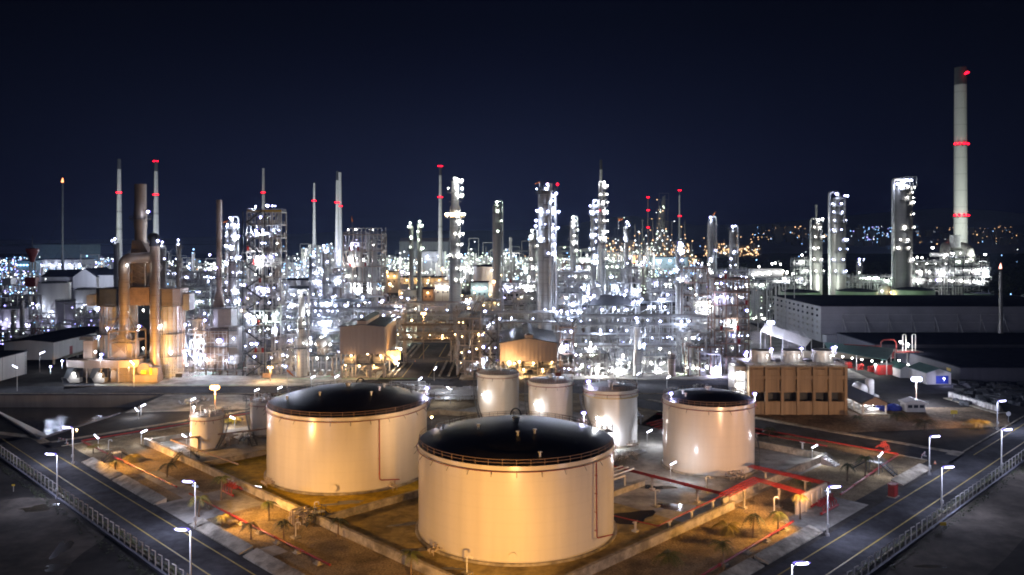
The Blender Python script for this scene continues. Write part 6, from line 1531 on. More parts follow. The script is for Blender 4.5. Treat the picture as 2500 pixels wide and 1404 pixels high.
# flares
def flare(label, px, ptip, pbase, d, w, m='flame', fl=2.4, guys=False, shaft='steel_dark'):
    t = thing('flare_stack', label, 'flare stack', (X(px, d), d, 0)); x = X(px, d); zt = Z(ptip, d); r = w / 2 * d / FPX
    b = MB(); b.tube([(x, d, 0), (x, d, zt * .25), (x, d, zt * .3), (x, d, zt)], [r * 1.5, r * 1.5, r, r * .8], 14); b.build('stack', shaft, t)
    b = MB(); b.lathe((x, d, zt), [(r * .8, 0), (r * 1.5, .4), (r * 1.4, 1.4), (r * .9, 1.4)], 12); b.build('tip', 'steel_dark', t)
    b = MB(); b.tube([(x, d, zt + 1.2), (x - fl * .12, d, zt + fl * .6), (x - fl * .05, d, zt + fl * 1.3), (x, d, zt + fl * 2.2)], [fl * .22, fl * .42, fl * .25, .04], 10); b.build('flame', m, t)
    b = MB()
    for k in range(int(zt / 3)): b.bar((x - .3, d - r * 1.5, k * 3), (x + .3, d - r * 1.5, k * 3), .1)
    for e in (-.3, .3): b.bar((x + e, d - r * 1.5, 0), (x + e, d - r * 1.5, zt), .1)
    if guys:
        for e in (-1, 1): b.bar((x, d, zt * .35), (x + e * 30, d, 0), .35); b.bar((x, d, zt * .75), (x + e * 38, d, 0), .12)
    b.build('ladder', 'steel_dark', t); return t
flare('thick steel flare stack with a pink flame at the edge of the dark buildings', 2443, 662, 850, 445, 8, 'flame_pink', 2.0, shaft='vessel_dull')
flare('tall thin flare stack with an orange flame over the teal warehouse', 153, 448, 655, 1100, 4.5, 'flame', 3.6, True)
flare('low flare throwing a wide orange glow behind the thin column', 1549, 645, 660, 720, 4, 'flame', 3.6)
# ================================================================== LEFT SIDE BUILDINGS
def windows(t, face, x, y0, y1, zs, n, w=1.2, h=1.2, m='window'):
    for z in zs:
        for k in range(n):
            y = y0 + (y1 - y0) * (k + .5) / n; b = MB()
            if face == 'x': b.box((x, y, z), (.1, w, h))
            else: b.box((y, x, z), (w, .1, h))
            b.build('window', m, t)
t = gable('long white house with a dark roof and red doors beside the boiler', X(45, 392), X(131, 381), 381, 437, 10.3, 1.0, 'wall_white', 'roof_dark', 'store_house', 'building', 'y', 2.2, .8)
xr = X(131, 381); b = MB()
for k in range(6):
    for xx in (xr - .5, X(45, 392) + .5): b.bar((xx, 382 + k * 10.5, 0), (xx, 382 + k * 10.5, 2.2), .7)
b.build('stilt', 'wall_grey', t)
b = MB(); b.span(xr, xr + 3, 388, 436, 2.0, 2.6); rail(b, [(xr + 3, 388, 2.6), (xr + 3, 436, 2.6)], 1.1, 2.4, .09); b.build('loading_deck', 'concrete', t)
for y in (396, 412): b = MB(); b.box((xr + .05, y, 4.6), (.12, 2.6, 4)); b.build('door', 'red_dark', t)
windows(t, 'x', xr + .05, 418, 436, (6.2,), 3, 1.6, 1.0); lamp(t, (xr + 1, 425, 8), .4, 'lamp_white', .4)
b = MB(); b.span(-245, X(65, 356), 322, 356, 0, 9.6)
t = thing('low_block', 'white walled block cut by the picture edge near the long white house', 'building', (-228, 322, 0)); b.build('wall', 'wall_white', t)
b = MB(); b.span(-245.5, X(65, 356) + .4, 321.5, 356.5, 9.6, 10.1); b.build('roof', 'roof_dark', t)
b = MB()
for k in range(3): b.bar((X(65, 356) + .05, 330 + k * 9, 0), (X(65, 356) + .05, 330 + k * 9, 9.6), .12)
b.build('wall_joint', 'wall_grey', t)
b = MB(); b.bar((X(65, 356) + .6, 354, 0), (X(65, 356) + .6, 354, 11), .15); b.bar((X(65, 356) + .6, 355, 0), (X(65, 356) + .6, 355, 11), .15)
for k in range(9): b.bar((X(65, 356) + .6, 354, 1 + k * 1.1), (X(65, 356) + .6, 355, 1 + k * 1.1), .1)
b.build('ladder', 'steel_dark', t)
gable('pale gabled shed with its white peak toward the camera', X(178, 760), X(235, 760), 760, 800, Z(676, 760), Z(656, 760) - Z(676, 760), 'wall_grey', 'roof_dark', 'gabled_shed')
gable('long low shed joined to the white gable on the boiler side', X(235, 765), X(300, 765), 765, 795, Z(672, 765), 5, 'wall_grey', 'roof_dark', 'gabled_shed', ridge='x')
gable('long low shed joined to the white gable on the water tower side', X(100, 765), X(178, 765), 765, 795, Z(676, 765), 6, 'wall_grey', 'roof_dark', 'gabled_shed', ridge='x')
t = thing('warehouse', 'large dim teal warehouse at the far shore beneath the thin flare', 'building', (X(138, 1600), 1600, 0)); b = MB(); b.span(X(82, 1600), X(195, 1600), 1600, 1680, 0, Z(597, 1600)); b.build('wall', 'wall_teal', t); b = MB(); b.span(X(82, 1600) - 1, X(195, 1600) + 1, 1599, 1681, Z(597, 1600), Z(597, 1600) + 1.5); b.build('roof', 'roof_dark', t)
t = thing('warehouse', 'long pale low warehouse in front of the teal one', 'building', (X(150, 1300), 1300, 0)); b = MB(); b.span(X(95, 1300), X(200, 1300), 1300, 1340, 0, Z(634, 1300)); b.build('wall', 'wall_white', t); b = MB(); b.span(X(95, 1300) - 1, X(200, 1300) + 1, 1299, 1341, Z(634, 1300), Z(634, 1300) + 1); b.build('roof', 'roof_dark', t)
for k in range(5): lamp(t, (X(100 + k * 24, 1298), 1296, 14), 1.2, 'lamp_cool', 1, power=4000)
t = thing('warehouse', 'small turquoise lit warehouse at the end of the pale low one', 'building', (X(55, 1250), 1250, 0)); b = MB(); b.span(X(42, 1250), X(72, 1250), 1250, 1280, 0, Z(637, 1250)); b.build('wall', 'wall_teal', t); b = MB(); b.span(X(42, 1250) - 1, X(72, 1250) + 1, 1249, 1281, Z(637, 1250), Z(637, 1250) + 1); b.build('roof', 'roof_dark', t)
for k in range(4): lamp(t, (X(44 + k * 8, 1247), 1245, 15), 1.5, 'far_blue', 1)
t = thing('water_tower', 'red funnel shaped water tower on slim legs, before the teal warehouse', 'water tower', (X(79, 620), 620, 0)); x = X(79, 620)
b = MB(); b.lathe((x, 620, 0), [(1.6, Z(640, 620)), (2.0, Z(632, 620)), (4.4, Z(613, 620)), (4.6, Z(607, 620)), (.1, Z(605, 620))], 20); b.build('bowl', 'red_dark', t); b = MB()
for dx in (-3, 0, 3): b.bar((x + dx * .7, 620, Z(640, 620)), (x + dx, 620, 0), .6)
b.build('leg', 'wall_cream', t); b = MB(); b.span(x - 4, x + 4, 617, 622, Z(700, 620), Z(677, 620)); b.build('tank_box', 'red_dark', t); b = MB(); b.bar((x, 620, Z(605, 620)), (x, 620, Z(575, 620)), .25); b.build('rod', 'steel_dark', t)
t = thing('lattice_mast', 'red and white lattice mast in front of the lamp strewn tanks', 'mast', (X(88, 440), 440, 0)); x = X(88, 440); b = MB(); zt = Z(755, 440)
for k in range(6):
    z0, z1 = zt * k / 6, zt * (k + 1) / 6; w0, w1 = 3 - .4 * k, 3 - .4 * (k + 1); b.mi = k % 2
    for e in (-1, 1): b.bar((x + e * w0, 440, z0), (x + e * w1, 440, z1), .2); b.bar((x + e * w0, 440, z0), (x - e * w1, 440, z1), .14); b.bar((x + e * w0, 443, z0), (x + e * w1, 443, z1), .2)
    b.bar((x - w1, 440, z1), (x + w1, 440, z1), .14)
b.build('lattice', ['red_paint', 'tank_white'], t)
def plain_tank(label, px, wpx, ptop, d, shell='tank_white', roof='tank_roof_pale', lamps=3, lm='lamp_cool', rise=.12, lr=None):
    R = wpx / 2 * d / FPX; h = Z(ptop, d); x = X(px, d); t = thing('storage_tank', label, 'storage tank', (x, d, 0)); b = MB(); b.lathe((x, d, 0), [(R + .3, 0), (R, .3), (R, h - .4), (R + .2, h - .4), (R + .2, h)], 40); b.build('shell', shell, t)
    b = MB(); b.lathe((x, d, h), [(R, -.02), (R * .6, R * rise * .7), (R * .25, R * rise), (.001, R * rise * 1.05)], 40); b.build('roof', roof, t)
    b = MB(); rail(b, [(x + R * math.cos(2 * PI * k / 24), d + R * math.sin(2 * PI * k / 24), h) for k in range(24)], 1.1, 9, .12, True); b.build('roof_railing', 'steel_dark', t)
    rr = random.Random(int(px))
    for k in range(lamps): a = -PI * (k + .5) / lamps; lamp(t, (x + (R + 3) * math.cos(a), d + (R + 3) * math.sin(a), rr.uniform(2, h * .6)), lr or .5 * max(1, d / 450), lm, 2)
    return t
plain_tank('round white tank beside the red mast, below the gabled sheds', 133, 72, 690, 560, lamps=4)
plain_tank('squat pale tank among violet lamps by the picture edge', 35, 60, 752, 500, lamps=4, lm='lamp_violet')
plain_tank('dim wide tank between the round white tank and the boiler', 210, 66, 706, 620, 'wall_grey', lamps=4)
plain_tank('low tank between the round white tank and the boiler drums', 160, 44, 735, 520, 'wall_grey', lamps=3, lm='lamp_violet')
plain_tank('cream domed tank in orange light behind the golden lit column', 1193, 76, 650, 800, 'tank_paint', 'roof_dark', 0)
for k, (px, py) in enumerate(((1204, 660), (1222, 672), (1208, 700), (1230, 690), (1180, 704), (1170, 712))): lamp(bpy.data.objects[[q for q in ORIG if q.startswith('storage_tank')][-1]], W(px, py, 778), .9, 'lamp_warm' if k % 2 else 'lamp_white', 2)
plain_tank('low cream tank before the orange lit yard', 995, 44, 708, 640, 'tank_paint', 'tank_paint', 2, 'lamp_white')
plain_tank('half hidden tall green tank beside the brown lattice frame', 1838, 26, 718, 590, 'tank_green', 'roof_dark', 2, 'lamp_green')
plain_tank('green tank with dark dome beside the shortest dim column', 1954, 92, 712, 590, 'tank_green', 'roof_dark', 1, 'lamp_green')
plain_tank('green tank with dark dome under a violet lamp', 2091, 96, 710, 590, 'tank_green', 'roof_dark', 1, 'lamp_violet')
plain_tank('green tank with dark dome below the tallest dim column', 2229, 96, 707, 590, 'tank_green', 'roof_dark', 2, 'lamp_green')
plain_tank('dark green tank under the furnace frame of the giant chimney', 2388, 66, 716, 590, 'tank_green', 'roof_dark', 1, 'lamp_green')
spot('flood_and_fill_beam', (X(2040, 560), 553, 10), (X(2060, 590), 590, 24), 9000, (.7, 1, .6), 150, None, .5); spot('flood_and_fill_beam', (X(2200, 560), 553, 10), (X(2190, 590), 590, 24), 8000, (.7, 1, .6), 150, None, .5)
t = thing('sphere_tank', 'small beige sphere tank between two green tanks', 'sphere tank', (X(2160, 600), 600, 0)); b = MB(); b.ball((X(2160, 600), 600, 20), 4.2, 18, 10); b.build('sphere', 'tank_paint', t); b = MB()
for k in range(6): a = k * PI / 3; b.bar((X(2160, 600) + 3.8 * math.cos(a), 600 + 3.8 * math.sin(a), 0), (X(2160, 600) + 3.8 * math.cos(a), 600 + 3.8 * math.sin(a), 19), .4)
b.build('leg', 'steel', t); lamp(t, (X(2150, 592), 590, 20), .6, 'lamp_green', 2); lamp(t, (X(2172, 592), 590, 19), .6, 'lamp_warm', 2)
# small lit buildings in the orange yard
def block(label, px0, px1, ptop, d, depth, m, lm='lamp_warm', n=2, zb=0, roofm='roof_dark', r=.6):
    t = thing('plant_building', label, 'building', (X((px0 + px1) / 2, d), d, 0)); b = MB(); z = Z(ptop, d); b.span(X(px0, d), X(px1, d), d, d + depth, zb, z); b.build('wall', m, t); b = MB(); b.span(X(px0, d) - .4, X(px1, d) + .4, d - .4, d + depth + .4, z, z + .6); b.build('roof', roofm, t)
    nw = max(2, int((px1 - px0) / 14)); windows(t, 'y', d - .05, X(px0, d) + 1, X(px1, d) - 1, (z * .55,), nw, 1.4, 1.6)
    for k in range(n): lamp(t, (X(px0, d) + (X(px1, d) - X(px0, d)) * (k + .5) / n, d - 2.5, z * .8), r, lm, 1.5)
    return t
block('cream two storey building beside the foot of the golden lit column', 1060, 1102, 690, 720, 20, 'wall_cream', 'lamp_white', 3, roofm='wall_cream')
block('brown windowless block beside the cream two storey building', 1032, 1058, 706, 700, 16, 'brick_box', 'lamp_warm', 1)
block('small cream building in orange light at the end of the inner road', 940, 972, 664, 860, 16, 'wall_cream', 'lamp_warm', 2)
block('long fenced substation glowing orange behind the low cream tank', 955, 1085, 678, 900, 30, 'wall_cream', 'lamp_warm', 5)
block('greenish glass fronted building behind the golden lit column foot', 1150, 1192, 690, 680, 14, 'wall_teal', 'lamp_white', 3)
block('flat roofed pale building behind the fan coolers', 690, 838, 684, 640, 20, 'wall_white', 'lamp_cool', 4)
block('low dark building in the field by the orange glow', 1480, 1540, 648, 900, 20, 'wall_grey', 'lamp_green', 2)
block('blue tinted low hall in the far plant', 1590, 1680, 628, 1300, 40, 'wall_teal', 'lamp_cool', 3, r=1.3)
block('far white hall under the pale red lit chimney', 1030, 1085, 614, 1250, 30, 'wall_white', 'lamp_cool', 2, r=1.3)
gable('far orange roofed hall on the dark shore', X(975, 1800), X(1095, 1800), 1800, 1850, Z(590, 1800), 8, 'wall_grey', 'steel_brown', 'far_hall', ridge='x'); 
t = thing('horizontal_drum', 'long silver drum lying on a deck behind the tall lattice frame', 'drum', (X(1868, 520), 520, 0)); b = MB(); b.vessel((X(1826, 520), 520, Z(667, 520)), 3.0, X(1912, 520) - X(1826, 520), 'x', 24); b.build('drum', 'vessel', t); b = MB(); b.span(X(1822, 520), X(1935, 520), 515, 526, Z(681, 520) - .4, Z(681, 520)); rail(b, [(X(1822, 520), 515, Z(681, 520)), (X(1935, 520), 515, Z(681, 520))], 1.1, 3, .12); b.build('deck', 'grating', t); b = MB()
for k in range(6): b.bar((X(1824 + 22 * k, 520), 516, 0), (X(1824 + 22 * k, 520), 516, Z(681, 520)), .45)
b.build('leg', 'steel', t)
for px, py in ((1838, 671), (1850, 668), (1862, 669), (1880, 668), (1853, 651), (1885, 643), (1893, 642), (1906, 645), (1912, 662), (1922, 664), (1936, 668)): lamp(t, W(px, py, 514), .6, 'lamp_white', 1.5, power=400)
# duct dome at the giant chimney
t = thing('flue_duct', 'silver flue duct arching into the foot of the giant chimney', 'duct', (X(2340, 640), 640, 0)); d = 640; b = MB(); b.tube(bend([(X(2306, d), d, Z(690, d)), (X(2306, d), d, Z(604, d)), (X(2345, d), d + 20, Z(600, d)), (X(2366, d), d, Z(604, d)), (X(2366, d), d, Z(640, d))], 12, 7), 3.6, 18); b.build('duct', 'vessel_dull', t)
b = MB(); b.tube([(X(2262, d), d - 6, Z(622, d)), (X(2300, d), d - 6, Z(622, d))], 1.6, 12); b.span(X(2325, d), X(2342, d), d - 2, d + 4, Z(604, d), Z(574, d)); b.build('damper_box', 'steel', t)
for px, py in ((2311, 622), (2277, 605), (2371, 626), (2405, 622)): lamp(t, W(px, py, d - 10), .85, 'lamp_white', 1)

for o in [o for o in bpy.data.objects if o.get('label', '').startswith('bright white lit switch frame')]:
    for px, py in ((1718, 742), (1732, 746), (1725, 752), (1738, 738)): lamp(o, W(px, py, 398.5), .8, 'lamp_white', 1.0, power=800)
# ================================================================== RIGHT SIDE
# concrete cooling tower block
d = 274; x0, x1 = X(1832, d), X(2065, d); zt = Z(892, d); dep = 17
t = thing('cooling_tower', 'stained concrete cooling tower with three round fan stacks on its deck', 'cooling tower', ((x0 + x1) / 2, d, 0))
b = MB(); n = 6; w = (x1 - x0) / n
zl, zo = 4.4, 7.8
b.span(x0, x1, d + .8, d + 1.3, 0, zl); b.span(x0, x1, d + .95, d + dep, zo, zt - .6); b.span(x0, x0 + .5, d + 1.35, d + dep, 0, zo - .01); b.span(x1 - .5, x1, d + 1.35, d + dep, 0, zo - .01); b.build('wall', 'old_concrete', t)
b = MB(); b.span(x0 + .6, x1 - .6, d + 5, d + dep - .1, .05, zo - .05)
for k in range(n - 1): b.span(x0 + w * (k + 1) - .2, x0 + w * (k + 1) + .2, d + 1.4, d + 4.9, 0, zo - .02)
b.build('opening_shade', 'steel_dark', t)  # dark block put in to stand for shade inside the openings
b = MB()
for k in range(n + 1): b.span(x0 + w * k - .45, x0 + w * k + .45, d - .25, d + .94, 0, zt - .65)
b.build('pilaster', 'old_concrete', t)
b = MB()
for k in range(n):
    a, c = x0 + w * k + .46, x0 + w * (k + 1) - .46
    b.span(a, c - 1.0, d + .1, d + .93, zo + .02, 11.85); b.span(a, c - 1.0, d + .1, d + .92, 13.2, 15.2); b.span(a, c, d + .4, d + .94, .01, zl - .2)
b.build('panel', 'old_concrete', t)
for k in range(n):
    a, c = x0 + w * k + .47, x0 + w * (k + 1) - .47
    b = MB(); b.span(a, c, d + .02, d + .19, 11.9, 13.15); b.build('band', 'old_concrete', t)
b = MB(); b.span(x0 - .5, x1 + .5, d - .1, d + .97, zo - .3, zo); b.build('ledge', 'old_concrete', t)
b = MB(); b.span(x0 - .6, x1 + .6, d - .3, d + dep + .3, zt - .6, zt); b.build('deck', 'pad', t)
b = MB(); rail(b, [(x0 - .4, d - .1, zt), (x1 + .4, d - .1, zt), (x1 + .4, d + dep, zt)], 1.1, 2, .08); b.build('railing', 'steel', t)
for k, px in enumerate((1854, 1930, 2005)):
    x = X(px, 284); b = MB(); b.lathe((x, 283, zt), [(3.7, 0), (3.45, 1.2), (3.25, 2.4), (3.3, 3.4), (3.45, 4.0), (3.15, 4.0), (3.0, 2.4), (3.3, .2)], 36); st = b.build('fan_stack', 'tank_white', t)
    b = MB()
    for j in range(18): a = j * PI / 9; b.bar((x + 3.75 * math.cos(a), 283 + 3.75 * math.sin(a), zt), (x + 3.35 * math.cos(a), 283 + 3.35 * math.sin(a), zt + 2.6), .12)
    b.lathe((x, 283, zt + 2.2), [(3.3, 0), (3.45, .05), (3.45, .3), (3.3, .35)], 36); b.build('rib', 'tank_white', st)
    b = MB(); b.box((x + 5.5, 281, zt + .5), (1.6, .9, .9)); b.tube([(x + 3, 281.5, zt + .6), (x + 5, 281, zt + .6)], .2, 8); b.build('fan_motor', 'steel_dark', t)
    lamp(t, (x + .6, 277.2, zt + 2.8), .16, 'lamp_white', 2.6)
for px, py in ((1884, 853), (1957, 851), (2034, 850), (2040, 848), (1823, 860), (1820, 866)): lamp(t, W(px, py, 287), .48, 'lamp_violet', 2.5)
t = thing('stair_shaft', 'white lit stair shaft at the flank of the concrete cooling tower', 'stair shaft', (x0 - 2.4, d, 0)); b = MB(); b.span(x0 - 4.2, x0 - .7, d + 4, d + 12, 0, zt - 1); b.build('wall', 'tank_white', t); b = MB()
for k in range(4): z = 3.6 * (k + 1); b.span(x0 - 4.6, x0 - .7, d + 1.6, d + 3.9, z - .2, z); rail(b, [(x0 - 4.6, d + 1.6, z), (x0 - .7, d + 1.6, z)], 1.1, 1.3, .09)
for xx in (x0 - 4.5, x0 - .9): b.bar((xx, d + 1.7, 0), (xx, d + 1.7, zt), .25)
b.build('landing', 'steel', t)
for z in (6, 9.8, 14): lamp(t, (x0 - 2.6, d + 2.6, z), .45, 'lamp_white', .6)
# steam over two of the fan stacks (real vapour)
def steam(label, x, y, z, r, h, dens, drift):
    m = bpy.data.materials.get('steam')
    if m is None:
        m = bpy.data.materials.new('steam'); m.use_nodes = True; nt = m.node_tree; nt.nodes.clear(); o = nt.nodes.new('ShaderNodeOutputMaterial'); v = nt.nodes.new('ShaderNodeVolumePrincipled'); v.inputs['Density'].default_value = dens; v.inputs['Color'].default_value = (.9, .9, .95, 1); nt.links.new(v.outputs[0], o.inputs['Volume'])
        v.inputs['Anisotropy'].default_value = .1; MATS['steam'] = m
    b = MB(); b.tube([(x, y, z), (x + drift * .3, y, z + h * .35), (x + drift * .7, y, z + h * .7), (x + drift, y, z + h)], [r * .95, r * 1.0, r * 1.05, r * .9], 18); o = b.build('steam', 'steam'); o['kind'] = 'stuff'; o['label'] = label
steam('faint steam rising from a fan stack of the cooling tower', X(1930, 283), 283, zt + 4.1, 3.1, 6.5, .06, .4)
steam('faint steam rising from the fan stack at the stair shaft end', X(1854, 283), 283, zt + 4.1, 3.1, 6.0, .22, .4)
# big warehouse
X0, X1, Y0_, Y1_, hw = 174, 330, 461.5, 544, 20
t = thing('warehouse', 'huge grey warehouse with rows of small wall vents and a dark flat roof', 'building', (X0, Y0_, 0)); b = MB(); b.span(X0, X1, Y0_, Y1_, 0, hw); b.build('wall', 'sheet_grey', t)
b = MB(); b.span(X0 - .4, X1, Y0_ - .4, Y1_ + .4, hw, hw + .5); b.build('roof', 'roof_dark', t)
for j in range(5):
    for k in range(10): b = MB(); b.box((X0 - .25, Y0_ + 5 + k * 7.7, 17.8 - j * 3.3), (.6, 1.5, 1.1)); b.build('wall_vent', 'roof_dark' if j < 2 else 'wall_grey', t)
b = MB()
for k in range(8): b.bar((X0 + 12 + k * 13, Y0_ - .2, 14), (X0 + 13.5 + k * 13, Y0_ - 7, 0), .4); b.bar((X0 + 12 + k * 13, Y0_ - .2, 0), (X0 + 12 + k * 13, Y0_ - .2, 16), .3)
for z in (6, 11, 15.5): b.bar((X0 + 12, Y0_ - .2, z), (X0 + 110, Y0_ - .2, z), .3)
b.build('buttress', 'steel', t)
b = MB(); b.span(X0 + .5, X0 + 17, Y0_ - 7, Y0_ - .3, 0, 4.5); b.build('annex', 'sheet_grey', t)
t = thing('tilted_canopy', 'white tilted canopy roof in front of the warehouse wall, near the white floodlight mast', 'canopy', (128, 410, 0))
A, B_, Cc, D_ = W(1868, 789, 415), W(1981, 828, 408), W(1966, 846, 402), W(1857, 808, 409); b = MB(); k = Vector((0, 0, -.4)); P = [A, B_, Cc, D_, A + k, B_ + k, Cc + k, D_ + k]
b.add([tuple(p) for p in P], [(3, 2, 1, 0), (4, 5, 6, 7), (0, 1, 5, 4), (1, 2, 6, 5), (2, 3, 7, 6), (3, 0, 4, 7)]); b.build('roof', 'wall_grey', t); b = MB()
for p in (A, B_, Cc, D_, (A + B_) / 2, (Cc + D_) / 2): b.bar((p.x, p.y, 0), p, .3)
for k in range(6): f = (k + .5) / 6; p = A.lerp(B_, f); b.bar(p, (p.x - 1, p.y + 6, p.z + 3), .12)
b.build('post', 'steel', t)
# red pump station with dark green roof
d = 352; t = thing('pump_station', 'open pump station with a dark green roof and red fire pumps', 'pump station', (158, d, 0)); P = [W(2053, 849, 378), W(2095, 844, 395), W(2194, 873, 372), W(2131, 880, 352)]; zr = [7.2, 8.2, 7.6, 6.4]
P = [Vector((146, 378, 7.0)), Vector((150, 394, 8.4)), Vector((174, 372, 8.4)), Vector((161, 352, 6.2))]
b = MB(); k = Vector((0, 0, .3)); b.add([tuple(p) for p in P] + [tuple(p + k) for p in P], [(0, 1, 2, 3), (7, 6, 5, 4), (4, 5, 1, 0), (5, 6, 2, 1), (6, 7, 3, 2), (7, 4, 0, 3)]); b.build('roof', 'roof_green', t); b = MB()
for p in P + [(P[0] + P[3]) / 2, (P[2] + P[3]) / 2]: b.bar((p.x, p.y, 0), p, .35)
b.build('post', 'wall_grey', t)
for k in range(5): f = (k + .5) / 5; q = P[0].lerp(P[3], f); b = MB(); b.tube([(q.x + 1, q.y + 1, 1.6), (q.x + 3.6, q.y + 2.6, 1.6)], 1.0, 14); b.box((q.x + 2.2, q.y + 1.8, .4), (3, 2.4, .8)); b.build('fire_pump', 'red_paint', t)
for k in range(6): f = (k + .3) / 6; q = P[0].lerp(P[3], f); lamp(t, (q.x + 1, q.y - .2, 5.0), .42, 'lamp_white', .6)
spot('canopy_light', (158, 366, 6.0), (158, 366, 0), 2600, (.85, 1, .9), 150, t, .5)
t = thing('red_container', 'bright red cabin standing under the lamps beside the pump station', 'cabin', tuple(G(2158, 914))); q = G(2158, 914); b = MB(); b.box((q.x, q.y, 2.2), (7, 3.6, 4.2)); b.build('body', 'red_paint', t); b = MB(); b.box((q.x, q.y, 4.5), (7.6, 4.2, .4)); b.tube([(q.x - 1, q.y, 4.6), (q.x + 1.5, q.y, 4.6)], .7, 10); b.build('roof', 'steel_dark', t); b = MB(); b.box((q.x - 1.5, q.y - 1.85, 2), (1.4, .1, 2.8)); b.build('door', 'red_dark', t)
for dx in (-5, 4.5, 9): lamp(t, (q.x + dx, q.y - 3, 4.6), .45, 'lamp_white', 3)
spot('yard_light', (q.x - 2, q.y - 6, 7), (q.x, q.y, 1), 2600, (1, .95, .95), 120, None, .4)
# tank deck with red pipes and white arches by the second dark building
t = thing('loading_platform', 'loading platform with red bow pipes and two white hoops above a pale wall', 'loading platform', (X(2190, 380), 380, 0)); d = 380; b = MB(); b.span(X(2150, d), X(2250, d), d - 2, d + 8, Z(858, d) - .5, Z(858, d)); b.build('deck', 'pad', t); b = MB()
for px in (2155, 2185, 2215, 2245): b.bar((X(px, d), d, 0), (X(px, d), d, Z(858, d)), .4)
b.build('leg', 'steel', t); b = MB(); z = Z(858, d); b.tube(bend([(X(2150, d), d, z), (X(2150, d), d, Z(829, d)), (X(2188, d), d, Z(829, d)), (X(2188, d), d, z)], 2.5, 5), .3, 8); b.tube(bend([(X(2175, d), d - 2, z - 3), (X(2175, d), d - 2, z), (X(2240, d), d - 2, z), (X(2240, d), d - 2, 1)], 1, 4), .35, 8); b.tube([(X(2060, d), d, Z(841, d)), (X(2150, d), d, Z(846, d))], .25, 8); b.build('red_pipe', 'red_dark', t)
for px in (2208, 2231): b = MB(); b.tube(bend([(X(px - 4, d), d, z), (X(px - 4, d), d, Z(816, d)), (X(px + 4, d), d, Z(816, d)), (X(px + 4, d), d, z)], .8, 4), .22, 8); b.build('hoop', 'tank_white', t)
for px, py in ((2198, 834), (2214, 839), (2218, 841), (2236, 869), (2195, 880), (2229, 889)): lamp(t, W(px, py, d - 3), .5, 'lamp_white', 1.5)
# dark flat building
def flatb(label, x0, x1, y0, y1, h, m='wall_dusk', roof='roof_dark', name='flat_building'):
    t = thing(name, label, 'building', ((x0 + x1) / 2, y0, 0)); b = MB(); b.span(x0, x1, y0, y1, 0, h); b.build('wall', m, t); b = MB(); b.span(x0 - .3, x1 + .3, y0 - .3, y1 + .3, h, h + .4); b.build('roof', roof, t); return t
t = flatb('low dark flat roofed building behind the barrel yard with a yellow plate on its wall', 184, 290, 336, 392, 5.7); b = MB(); b.box((183.9, 345, 3.6), (.12, 3.2, 1.2)); b.build('sign_plate', 'yellow_paint', t)
flatb('long shadowy hall between the huge warehouse and the low dark building', 178, 300, 402, 448, 6.5)
tag(MB().span(142, 183.5, 399, 400, 0, 3.6).build('boundary_wall', 'wall_cream'), 'pale boundary wall slanting behind the pump station', 'wall')
# small shelters
t = gable('open brown shelter with white columns at the corner of the cooling tower', X(2106, 274), X(2166, 274), 274, 297, 4.0, 2.0, 'sheet_beige', 'sheet_roof', 'shelter', 'shelter', 'y', 3.2, .6); b = MB()
for k in range(4):
    for x in (X(2106, 274) + .3, X(2166, 274) - .3): b.bar((x, 274.4 + k * 7.3, 0), (x, 274.4 + k * 7.3, 3.3), .45)
b.build('post', 'tank_white', t); b = MB(); b.span(X(2106, 274) - .5, X(2166, 274) + .5, 273.5, 297, .02, .3); b.build('floor', 'pad', t)
for k in range(4): b = MB(); y = 276 + k * 5.5; xx = X(2136, 274); b.tube([(xx - 2, y, 1.3), (xx + 2, y, 1.3)], .7, 12); b.box((xx, y, .6), (4.4, 1.4, .5)); b.build('pump', 'galv', t)
for k in range(4): lamp(t, (X(2136, 274), 275.5 + k * 6, 3.0), .3, 'lamp_white', .2)
t = thing('chemical_tank', 'pair of white drums on a skid behind the open brown shelter', 'drum', (X(2110, 305), 305, 0)); b = MB(); b.vessel((X(2104, 305), 303, 3.0), 1.9, 7, 'y', 18); b.build('drum', 'tank_white', t); b = MB(); b.vessel((X(2126, 305), 306, .5), 1.6, 6.2, 'z', 18); b.build('drum', 'tank_white', t); b = MB(); b.box((X(2112, 305), 306, .4), (9, 5, .8)); b.build('skid', 'steel', t)
q = G(2236, 1006); t = thing('guard_cabin', 'little white cabin with a pitched pale roof beside the blue tarpaulin', 'cabin', tuple(q)); b = MB(); b.box((q.x, q.y + 2, 1.5), (6.6, 4.2, 3.0)); b.build('wall', 'wall_white', t); b = MB(); b.prism_y([(q.x - 3.9, 2.9), (q.x + 3.9, 2.9), (q.x + 3.9, 3.2), (q.x, 4.3), (q.x - 3.9, 3.2)], q.y - .6, q.y + 4.6); b.build('roof', 'tank_white', t)
for dx in (-2, 0, 2): b = MB(); b.box((q.x + dx, q.y - .12, 1.9), (1.5, .1, 1.0)); b.build('window', 'window', t)
b = MB(); b.box((q.x - 3.35, q.y + 2, 1.2), (.1, 1.2, 2.2)); b.build('door', 'wall_grey', t)
# blue tarpaulin heaps
for i, (px, py, s, lab) in enumerate(((2152, 1003, 1.0, 'blue tarpaulin heap at the mouth of the open brown shelter'), (2182, 1001, 1.3, 'larger blue tarpaulin heap beside the little white cabin'))):
    q = G(px, py); rr = random.Random(i + 3); b = MB(); n = 14; m = 6; base = len(b.v); b.ball((q.x, q.y, .6), 1.0, n, m, (2.4 * s, 1.6 * s, 1.1 * s)); b.v = [(v[0] + rr.uniform(-.25, .25), v[1] + rr.uniform(-.25, .25), max(0, v[2] + rr.uniform(-.3, .3))) for v in b.v]; tag(b.build('tarpaulin', 'blue_cloth'), lab, 'tarpaulin')
